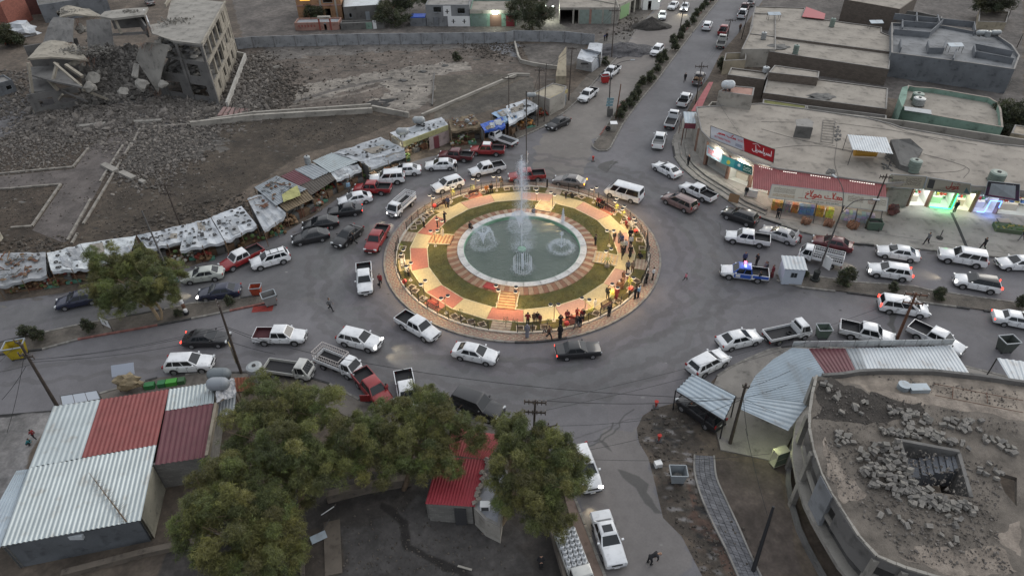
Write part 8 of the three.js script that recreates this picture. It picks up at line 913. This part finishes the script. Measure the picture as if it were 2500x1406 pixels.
for(const line of PPL.split('\n')){const[head,label]=line.split('|'),[pose,s,tr,code,pos,deg,sc,robe]=head.split(' '),[X,Y]=pos.split(',').map(Number),f=figure(pose,robe),q=pt(code+' '+pos,0.15),R=Math.hypot(q.x,q.z),seat=pose==='sit';const y=seat&&label.includes('pool rim')?0.08:R<13.6&&R>9?0.205:R<16.6?0.16:inPoly(K_NE.concat(pts('f 2600,470 2230,430 1900,380 1760,330 1720,270')),q.x,q.z)?0.14:0.01,p=pt(code+' '+pos,y);
if(seat&&y===0.08){p.multiplyScalar(7.75 / R*1.0);p.y=0.08;}if(label.includes('bench')&&seat){const k=14.35 / R;p.x*=k;p.z*=k;p.y=0.18;}
const g=thing('person','person '+label,'person',p,deg*PI / 180);const P2=(n,geo,m)=>{const o=shadow(new THREE.Mesh(geo,m));o.name=n;g.add(o);};P2('body',f.body,skinM);P2('eyes',f.eyes,hairM);P2('shoes',f.shoes,shoeM);if(robe)P2('robe',f.robe,clM(tr));else{P2('shirt',f.shirt,clM(s));P2('trousers',f.trousers,clM(tr));}if(robe==='v')P2('veil',f.veil,clM(s));else P2('hair',f.hair,hairM);g.scale.setScalar(+sc);}
solo('carrier_bag','dark bag carried by the person in red left of the garden','bag',T(jag(3,1).scale(0.17,0.22,0.09)),MT.black,pt('c 152,372',0.35));
// ================= trees, shrubs, poles, wires =================
const leafM=(c)=>new THREE.MeshPhysicalMaterial({color:new THREE.Color().setRGB(...c),roughness:0.8,transmission:0.35,thickness:0,vertexColors:true});
const leaf1=leafM([0.158,0.168,0.056]),leaf2=leafM([0.06,0.068,0.032]),barkM=mat([0.2,0.14,0.09],{t:'mottle',per:1.2,b:'rough',bper:0.6,bs:0.03}),barkPale=mat([0.36,0.27,0.17],{t:'mottle',per:1.2});
// crown: sprays of many narrow single leaves round uneven clumps; every spray has its own tint
function foliage(parent,clumps,n,m,base,o={}){const{L=26,len=0.24,wid=0.017,spr=0.24,seed=5,droop=0.5}=o,q=rng(seed),V=clumps.reduce((s,c)=>s+c[1]**2.4,0),pos=[],col=[],nor=[],A=v3(),D=v3(),W=v3(),N=v3(),UPY=v3(0,1,0);
for(const[c,r]of clumps){const k=Math.round(n*r**2.4 / V),subs=[];for(let i=0;i<20;i++){const a=q()*6.283,u=q()*1.5-0.5,w=Math.sqrt(1-Math.min(1,u*u));subs.push([v3(Math.cos(a)*w,u*0.8,Math.sin(a)*w).multiplyScalar(r*(0.5+0.75*q())),r*(0.14+0.22*q()),0.6+0.75*q(),q()]);}
for(let i=0;i<k;i++){const[so,R,b,y]=subs[Math.floor(q()*20)],a=Math.floor(q()*9)*0.698+so.x*3,hang=q()<0.55,t=q(),G=()=>(q()+q()+q()-1.5)*R*1.1,ox=hang?Math.cos(a)*R*(0.5+0.8*t):G(),oz=hang?Math.sin(a)*R*(0.5+0.8*t):G(),oy=hang?R*(0.55-1.7*t*t):G(),jt=hang?0.12:0,cx=c.x+so.x+ox+(q()-0.5)*jt-base.x,cy=c.y+so.y+oy-base.y,cz=c.z+so.z+oz+(q()-0.5)*jt-base.z,g=b*(0.7+0.6*q()),cr=g*(0.82+0.34*y),cb=g*(0.6+0.4*q());
for(let j=0;j<L;j++){const e=q()*6.283,f=(q()-0.4)*1.7,l=len*(0.55+0.9*q());D.set(Math.cos(e)*Math.cos(f),Math.sin(f)-droop*0.6,Math.sin(e)*Math.cos(f)).normalize();A.set(cx+(q()+q()-1)*spr,cy+(q()+q()-1)*spr*0.8,cz+(q()+q()-1)*spr);W.set(q()-0.5,q()-0.5,q()-0.5).cross(D).normalize();N.copy(W).cross(D);W.multiplyScalar(wid*(0.7+0.7*q()));if(N.y<0)N.negate();
pos.push(A.x-W.x,A.y-W.y,A.z-W.z,A.x+W.x,A.y+W.y,A.z+W.z,A.x+D.x*l,A.y+D.y*l-droop*l*0.3,A.z+D.z*l);const tn=0.85+0.3*q();for(let h=0;h<3;h++){col.push(cr*tn,g*tn,cb*tn);nor.push(N.x,N.y,N.z);}}}}
const gm=new THREE.BufferGeometry();gm.setAttribute('position',new THREE.BufferAttribute(new Float32Array(pos),3));gm.setAttribute('color',new THREE.BufferAttribute(new Float32Array(col),3));gm.computeVertexNormals();const f=shadow(new THREE.Mesh(gm,m));f.name='crown';parent.add(f);return f;}
function tree(label,base,clumps,n,o={}){const B=pt(base),C=clumps.split(' ').map((s)=>{const[x,y,h,r]=s.split(',').map(Number);return[P(x,y,h),r];}),g=thing(o.name||'tree',label,'tree',B),mid=C.reduce((s,c)=>s.add(c[0]),v3()).multiplyScalar(1 / C.length).sub(B),fork=v3(mid.x*0.35,Math.max(0.8,mid.y*0.42),mid.z*0.35),tr=[tube([v3(0,-0.1,0),fork.clone().multiplyScalar(0.5).add(v3(0.1,0,0.05)),fork],o.tr||0.2,8)],q=rng(clumps.length);if(o.twin)tr.push(tube([v3(0.2,-0.1,0),v3(0.5,1.2,-0.2),fork.clone().add(v3(0.7,0.5,0))],0.13,7));
part('trunk',tr,o.bark||barkM,g);for(const[c,r]of C){const e=c.clone().sub(B).add(v3(0,r*0.2,0)),m=lerp3(fork,e,0.5).add(v3((q()-0.5)*0.6,0.3,(q()-0.5)*0.6));part('limb',tube([fork.clone().add(v3(0,-0.25,0)),m,e],(o.tr||0.2)*0.4,6),o.bark||barkM,g);for(let i=0;i<4;i++)part('branch',bar(lerp3(m,e,0.3+0.15*i),e.clone().add(v3((q()-0.5)*r*1.6,(q()-0.3)*r,(q()-0.5)*r*1.6)),0.04,0.012,5),o.bark||barkM,g);}foliage(g,C,n,o.leaf||leaf1,B,{seed:n,...o.fo});return g;}
tree('largest olive-green tree covering the lower middle left','f 735,1240','690,985,6.4,2.3 620,1050,6,2.1 780,990,6.2,2.2 850,1060,5.6,2.0 700,1080,6,2.5 800,1130,4.8,2.1 605,1130,5.2,1.9 700,1180,4.2,2.2 640,940,5.6,1.2 860,1140,4,1.4',8200,{tr:0.28});
tree('olive-green tree in front of and below the largest tree','f 600,1395','560,1170,5.6,1.8 500,1235,5.2,1.9 600,1240,5.4,2.2 560,1310,4.6,2.1 640,1320,4.2,2.0 490,1300,3.8,1.5 670,1245,4.4,1.6 600,1385,3.4,1.8 700,1370,2.6,1.2',7200,{tr:0.25});
tree('middle tree overhanging the parked pickups and red hut','f 985,1195','955,1020,5.6,1.8 1030,1000,6,1.7 1090,1035,5.6,1.8 1000,1085,5,2.1 920,1090,4.8,1.8 1150,1060,4.8,1.3 1050,1120,4.2,1.6 940,1150,3.6,1.7 1095,1150,4.2,1.0 1030,960,5.6,1.0',6000,{tr:0.22});
tree('right tree with pale forked trunk beside the south road','f 1214,1290','1255,1065,5.8,1.6 1335,1095,5.6,1.7 1255,1140,5.2,1.8 1340,1175,4.8,1.9 1400,1110,5,1.0 1290,1220,4.2,1.8 1350,1250,3.6,1.4 1235,1040,5.6,0.9 1405,1180,4.2,1.1',6200,{tr:0.22,bark:barkPale});
tree('street tree on the west median in front of the spotted tarps','f 388,783','262,640,5.2,1.8 345,640,5.5,1.7 290,690,4.4,2.1 370,690,4.6,2.0 240,690,4,1.5 415,660,4.6,1.4 330,730,3.4,1.7 275,735,3.2,1.4 400,720,3.4,1.3',6800,{tr:0.17,bark:barkPale,twin:1});
const far={leaf:leaf2,fo:{L:14,len:0.34,wid:0.07,spr:0.5,droop:0.1}};tree('dark tree with lamps in it at the top centre','f 1300,78','1300,15,4.5,3.2 1265,35,3.5,2.9 1335,40,3.5,2.8 1300,55,2,2.6 1275,0,4,2.5',1500,far);tree('dark bushy tree between the sheet-roofed and starburst houses','f 960,58','955,20,3,2.6 1000,8,3.5,2.6 935,45,1.6,2 980,45,1.6,2 1020,-5,3,2.2',1600,far);tree('dark tree in the beige planter at the top right','f 2430,45','2430,8,3.5,2.6 2450,15,3,2.2 2410,12,3,2.2',1100,far);tree('dark tree at the right edge behind the green house','f 2480,330','2470,285,2.4,2.6 2500,300,2,2.6 2455,310,1.2,2',1200,far);tree('dark tree inside the villa yard at the top','f 762,42','760,28,2,1.5 775,32,1.6,1.3',500,far);tree('dark tree left of the red rickshaw at the top left','f 10,110','10,85,2.5,2.2 25,95,1.5,1.8',1200,far);
// shrubs
let sh0;const shrub=(s,k,y,label,group)=>{const p=pt(s,y);let o;if(!sh0){sh0=thing('shrub','x','shrub');part('stem',[bar(v3(0,0,0),v3(0.1,0.6,0),0.03),bar(v3(0,0,0),v3(-0.15,0.6,0.1),0.03)],barkM,sh0);foliage(sh0,[[v3(0,0.6,0),0.5],[v3(0.25,1.1,0.1),0.34],[v3(-0.3,0.5,-0.15),0.42],[v3(-0.1,1.35,0),0.24]],150,leaf2,v3(),{L:18,len:0.2,wid:0.035,spr:0.2,droop:0,seed:9});o=sh0;}else o=sh0.clone();o.name=o===sh0?o.name:nm('shrub');scene.add(o);o.position.copy(p);o.rotation.y=rr(0,6);o.scale.set(k,k*rr(0.85,1.25),k);o.userData={label,category:'shrub'};if(group)o.userData.group=group;};
'1885,60 1850,115 1790,172 1760,225 1702,275 1660,340 1640,385 1575,420 1590,480 1490,580 1440,610 1420,690 1365,765 1340,800 1280,835 1230,920 1200,965 1160,1015 1090,1085 1065,1140 1930,20'.split(' ').sort((a,b)=>+a.split(',')[1]- +b.split(',')[1]).forEach((s,i)=>shrub('13 '+s,1.15,0.13,'dark green shrub on the north avenue median, '+ORD(i)+' from the far end','shrubs on the north avenue median'));
[['24 800,1340',1.5,'tall dark shrub on the east median beside the rail-bed truck'],['34 1240,50',0.8,'low shrub left of the leaning pole on the east median'],['34 1690,110',1.0,'round shrub right of the white minivan on the east median'],['34 2450,190',0.8,'low shrub at the right end of the east median'],['24 400,1260',0.7,'weed clump at the foot of the guard booth'],['31 250,470',1.0,'shrub on the west median, left of a pair near the yellow skip'],['31 370,520',1.0,'shrub on the west median, right of a pair near the yellow skip'],['31 850,430',0.9,'dry shrub left of the small white board on the west median'],['31 1700,285',0.7,'low weed at the foot of the banded lamp pole'],['31 2190,175',0.7,'weed tuft near the tip of the west median'],['13 930,620',1.0,'green bush beside the white plastic hut'],['13 2030,680',1.4,'dark bush before the cream yard wall by the avenue'],['12 1930,585',1.3,'low dry bush in the middle of the dirt lot']].forEach(([s,k,l])=>shrub(s,k, /^(13 9|13 20|12)/.test(s)?0:0.13,l));
{const b=pt('41 1200,890',3.05),e=pt('41 840,420',3.35),g=[bar(b,e,0.05,0.015)],q=rng(6);for(let i=0;i<70;i++){const t=q()*0.85,p=lerp3(b,e,t);g.push(bar(p,p.clone().add(v3((q()-0.5)*1.3,q()*0.25,(q()-0.6)*1.2)),0.012,0.004,4));}solo('dead_branch','bare dead branch lying on the white corrugated roof','branch',g,barkM);}
// poles
const woodP=mat([0.07,0.055,0.045],{t:'mottle',per:1,r:0.9}),insM=mat([0.12,0.1,0.09],{r:0.3});
function pole(label,b,t,h,o={}){const B=pt(b,o.y||0),Tp=pt(t,h),g=thing(o.name||'utility_pole',label,o.cat||'pole',B),U=Tp.clone().sub(B);part('pole',bar(v3(0,-0.1,0),U,o.r||0.13,(o.r||0.13)*0.6,8),o.m||woodP,g);for(const[f,w,a=0.3,ins=3]of o.arms||[]){const c=U.clone().multiplyScalar(f),d=v3(Math.cos(a)*w / 2,0,Math.sin(a)*w / 2);part('crossarm',beam(c.clone().sub(d).add(v3(0,0,0.1)),c.clone().add(d).add(v3(0,0,0.1)),0.1,0.12),o.m||woodP,g);for(let i=0;i<ins;i++)for(const z of ins>3?[0,-0.3]:[0])part('insulator',cyl(0.07,0.04,0.26,...lerp3(c.clone().sub(d),c.clone().add(d),ins>1?i / (ins-1):0.5).add(v3(0,0.03+z,0.1)).toArray(),6),insM,g);}return{g,B,U};}
pole('leaning wooden utility pole with tangled wires beside the long shed','31 540,1140','31 170,520',8.2,{r:0.17,arms:[[0.97,1.2,0.5],[0.8,1.4,0.2,4]]});pole('rust-streaked wooden pole with a yellowish board on the lower road','31 2300,830','31 2075,150',8.7,{r:0.15,arms:[[0.98,1.0,1.0]]});pole('utility pole with cross-arms rising through the spotted tarps','21 1760,890','21 1560,385',6.6,{r:0.14,arms:[[0.98,2.0,0.1,4],[0.82,2.0,0.1,4]]});pole('leaning mottled pole with cross-arms beside the white minivan','34 1280,532','34 1480,60',6.4,{r:0.17,m:MT.rust,arms:[[0.98,2.0,0.2,4],[0.82,1.8,0.2,4]]});pole('thick dark pole with fanning wires at the fan-shaped canopy','33 2120,1500','33 2275,925',7.4,{r:0.17,arms:[[0.96,0.5,0.3,2]]});pole('short leaning black pole at the lower right path','43 2340,1365','44 115,745',5.2,{r:0.17,m:MT.black});
pole('pole with two starry cross-arms above the right tree','f 1300,1120','f 1307,977',7.0,{arms:[[0.98,1.7,0.1,6],[0.82,1.7,0.1,6]]});pole('small T-headed pole beside the right tree','f 1338,1110','f 1339,1033',3.8,{r:0.1,arms:[[0.9,1.5,-0.3,3]]});pole('plain round post with red base on the north avenue median','13 1030,1130','13 1080,800',5.9,{y:0.13,r:0.13,m:MT.rust});pole('utility pole by the white hut at the far avenue corner','13 990,550','13 1025,20',9,{arms:[[0.85,2.2,0.1,4]],r:0.12});pole('cross-armed utility pole by the red strip awning','13 1790,1000','13 1855,590',6.6,{arms:[[0.9,2.0,0.1,4]],r:0.12});pole('cross-armed pole beside the cream flatbed truck','13 2090,385','13 2130,180',4.6,{arms:[[0.95,2,0.1,4]],r:0.12});pole('tall thin pole at the far right of the avenue','13 2230,370','13 2320,20',7.5,{r:0.1,arms:[[0.95,1.6,0.2,4]]});
pole('thin pole at the left of the market end, with guy wires','13 285,1210','13 305,650',7.6,{r:0.1,arms:[[0.97,1.5,0.1,4]]});pole('thin pole right beside the guyed one at the market end','13 345,1170','13 368,600',7.8,{r:0.09});pole('tall pole with platform before the brown plot by the avenue','13 580,965','13 615,450',8,{r:0.13,arms:[[0.98,1.5,0.3,4]]});pole('pole with cross-arm behind the blue tarp stall','13 10,1250','13 8,720',6.8,{r:0.1,arms:[[0.95,2,0.1,3]]});pole('thin steel post on the plaza before the dark shop entrance','24 990,820','24 1200,290',7.4,{r:0.12,arms:[[0.95,1.4,0.2,5]]});pole('thin pole at the top right street','14 2340,205','14 2420,10',5.5,{r:0.08});pole('thin pole at the right edge of the houses','14 2440,450','14 2500,320',4,{r:0.08});pole('small antenna mast on the green house','14 2260,1030','14 2305,945',2.6,{r:0.05,m:MT.tinGrey}).g.position.y+=3.2;
function streetLamp(label,b,t,h,arms,o){const{g,U}=pole(label,b,t,h,{name:'street_lamp',cat:'street lamp',m:MT.steel,r:0.12,...o});for(const[dx,dz,up]of arms){const e=U.clone().add(v3(dx,up,dz));part('arm',tube([U.clone().add(v3(0,-0.9,0)),U.clone().add(v3(dx*0.35,up*0.6,dz*0.35)),e],0.045,6,6),MT.steel,g);part('lamp_head',box(0.7,0.1,0.26,e.x+Math.sign(dx)*0.25,e.y,e.z,Math.atan2(-dz,dx)),MT.tinGrey,g);}return g;}
{const l=streetLamp('double-armed curved street lamp at the tip of the north median','13 960,1100','13 985,650',8.2,[[-2.4,-0.3,1.7],[3.1,-0.2,1.2]],{y:0.13});const d=l.position;for(const[y,n,m]of[[3.3,1,mat([0.2,0.32,0.36],{r:0.5})]])for(let i=0;i<3;i++)part('sign_board',box(1.1,0.42,0.06,0.05*i,1.9+i*0.5,0.2),m,l);part('sign_foot',bbox(0.9,1.3,0.7,0.2,0,0),MT.conDark,l);
streetLamp('tall street lamp with a banded base on the west median','31 1775,260','21 1345,640',10.5,[],{y:0.13,r:0.13});const w=scene.children[scene.children.length-1];for(let i=0;i<4;i++)part('painted_band',cyl(0.2,0.19,0.35,0.02-0.03*i,0.3+i*0.62,0,10),i%2?MT.rust:MT.white,w);part('pole_base',cyl(0.32,0.26,0.35,0,0,0,10),MT.black,w);
streetLamp('street lamp with long curved arms rising from the east median','24 510,1300','24 790,590',9,[[2.6,0.6,1.0],[-0.5,-2.4,2.2]],{y:0.13});const e=scene.children[scene.children.length-1];part('pole_base',[cyl(0.36,0.3,1.2,0,0,0,12),cyl(0.55,0.5,0.2,0,0,0,12)],mat([0.03,0.033,0.03]),e);part('sign_board',box(0.06,1.5,1.0,0.9,2.2,-0.2,0.5),MT.white,e);streetLamp('slim street lamp on the north median beside the lit car','13 1630,350','13 1692,0',7.6,[[-1.8,0,0.8]],{y:0.13});
const bd=thing('sign_board','small blue-green board strapped to the banded lamp pole','sign',pt('21 1660,1310',2.4),0.3);part('board',box(0.8,0.62,0.05),mat([0.08,0.22,0.27]),bd);part('print',box(0.5,0.25,0.02,0,0.06,0.03),mat([0.5,0.6,0.62]),bd);part('strap',box(0.1,0.7,0.03,0,0,-0.05),MT.steel,bd);
const mb=thing('kiosk','small white and grey kiosk box under the double street lamp','kiosk',pt('13 1005,1240',0.13));part('body',bbox(0.9,1.2,0.9),MT.plaster,mb);part('lid',box(1.1,0.08,1.1,0,1.25,0),MT.white,mb);part('tyre',T(new THREE.TorusGeometry(0.32,0.1,6,14),-0.9,0.42,0.3),tyreM,mb);part('rag',jag(2).scale(0.4,0.2,0.3).translate(-0.8,0.15,-0.5),MT.dark,mb);}
for(const[s,r]of[['12 1610,685',0.9],['12 1420,770',0.9],['12 1820,628',0.8],['12 900,775',0.6]])solo('burnt_patch_rubble','dark lump of rubble on the pale dirt track at '+Math.round(px('12',+s.split(' ')[1].split(',')[0],0)[0] / 25)+' percent across','rubble',jag(Math.round(r*40),1).scale(r,r*0.4,r*0.7),MT.conDark,pt(s));
// wires
const wire=(label,list,r=0.022)=>{const g=thing('overhead_wires',label,'wires');list.forEach((s)=>{const[a,b]=pts(s),m=lerp3(a,b,0.5),L=a.distanceTo(b);part('wire',tube([a,lerp3(a,b,0.25).add(v3(0,-L*0.022,0)),m.add(v3(0,-L*0.03,0)),lerp3(a,b,0.75).add(v3(0,-L*0.022,0)),b],r,4,4),MT.black,g);});};
wire('black wires between the leaning shed pole and the boarded pole',['31 300,700,6.6 2130,375,7.6','31 290,720,6.4 2140,470,7','31 280,700,6.8 2130,400,7.4','31 170,520,8.1 -60,760,8','31 290,740,6.4 -60,820,7','31 240,760,6 10,1080,3','31 230,600,7.5 60,1390,0'],0.02);wire('long cable sweeping across the lower road to the canopy pole',['31 2150,380,7.6 3000,640,6.2','f 768,864,6.2 1783,975,6.6','31 2170,400,7.4 2600,560,6.4','31 2180,520,6.8 2620,640,6.0','f 1307,977,6.9 1783,975,6.8'],0.028);wire('thin wires fanning from the thick canopy pole over the ruin',['33 2270,970,7 2700,800,7.5','33 2260,1060,6.4 2680,930,7','33 2265,1070,6.3 2560,1200,6.9','33 2250,1060,6.4 1680,1080,3','33 2255,1065,6.4 1800,1230,3','33 2250,1080,6.2 2290,1420,2.8','34 -30,280,3.2 -40,281,3.2','43 2270,0,7 2480,830,5'],0.02);wire('pair of pale wires from the lower pole to the minivan pole',['f 1303,985,6.7 2235,720,6.2','f 1303,1008,5.8 2228,745,5.4','f 1440,1098,3.6 1700,1030,3','f 1340,1040,3.6 1640,1016,3.4','f 1450,1122,3 1880,1108,3'],0.018);wire('bundle of wires along the north avenue over the dirt lot',['13 1025,95,8.2 610,460,7.9','13 1040,110,8.2 625,470,7.6','13 1000,90,8.3 300,680,7.2','13 1010,110,8.1 330,690,7.2','13 610,460,7.9 300,660,7.4','13 305,660,7.4 235,900,3','13 300,650,7.5 240,1240,0.2','13 605,640,5 980,820,0.5'],0.022);wire('wires along the right side of the north avenue',['13 1855,640,6.2 2130,190,4.5','13 1880,640,6.2 2150,195,4.5','13 1820,640,6.2 2110,195,4.5','13 2130,190,4.5 2330,20,7.2','13 1860,650,6 1810,1000,3.2','13 1850,640,6.2 2300,1390,5'],0.02);
renderer.render(scene,camera);
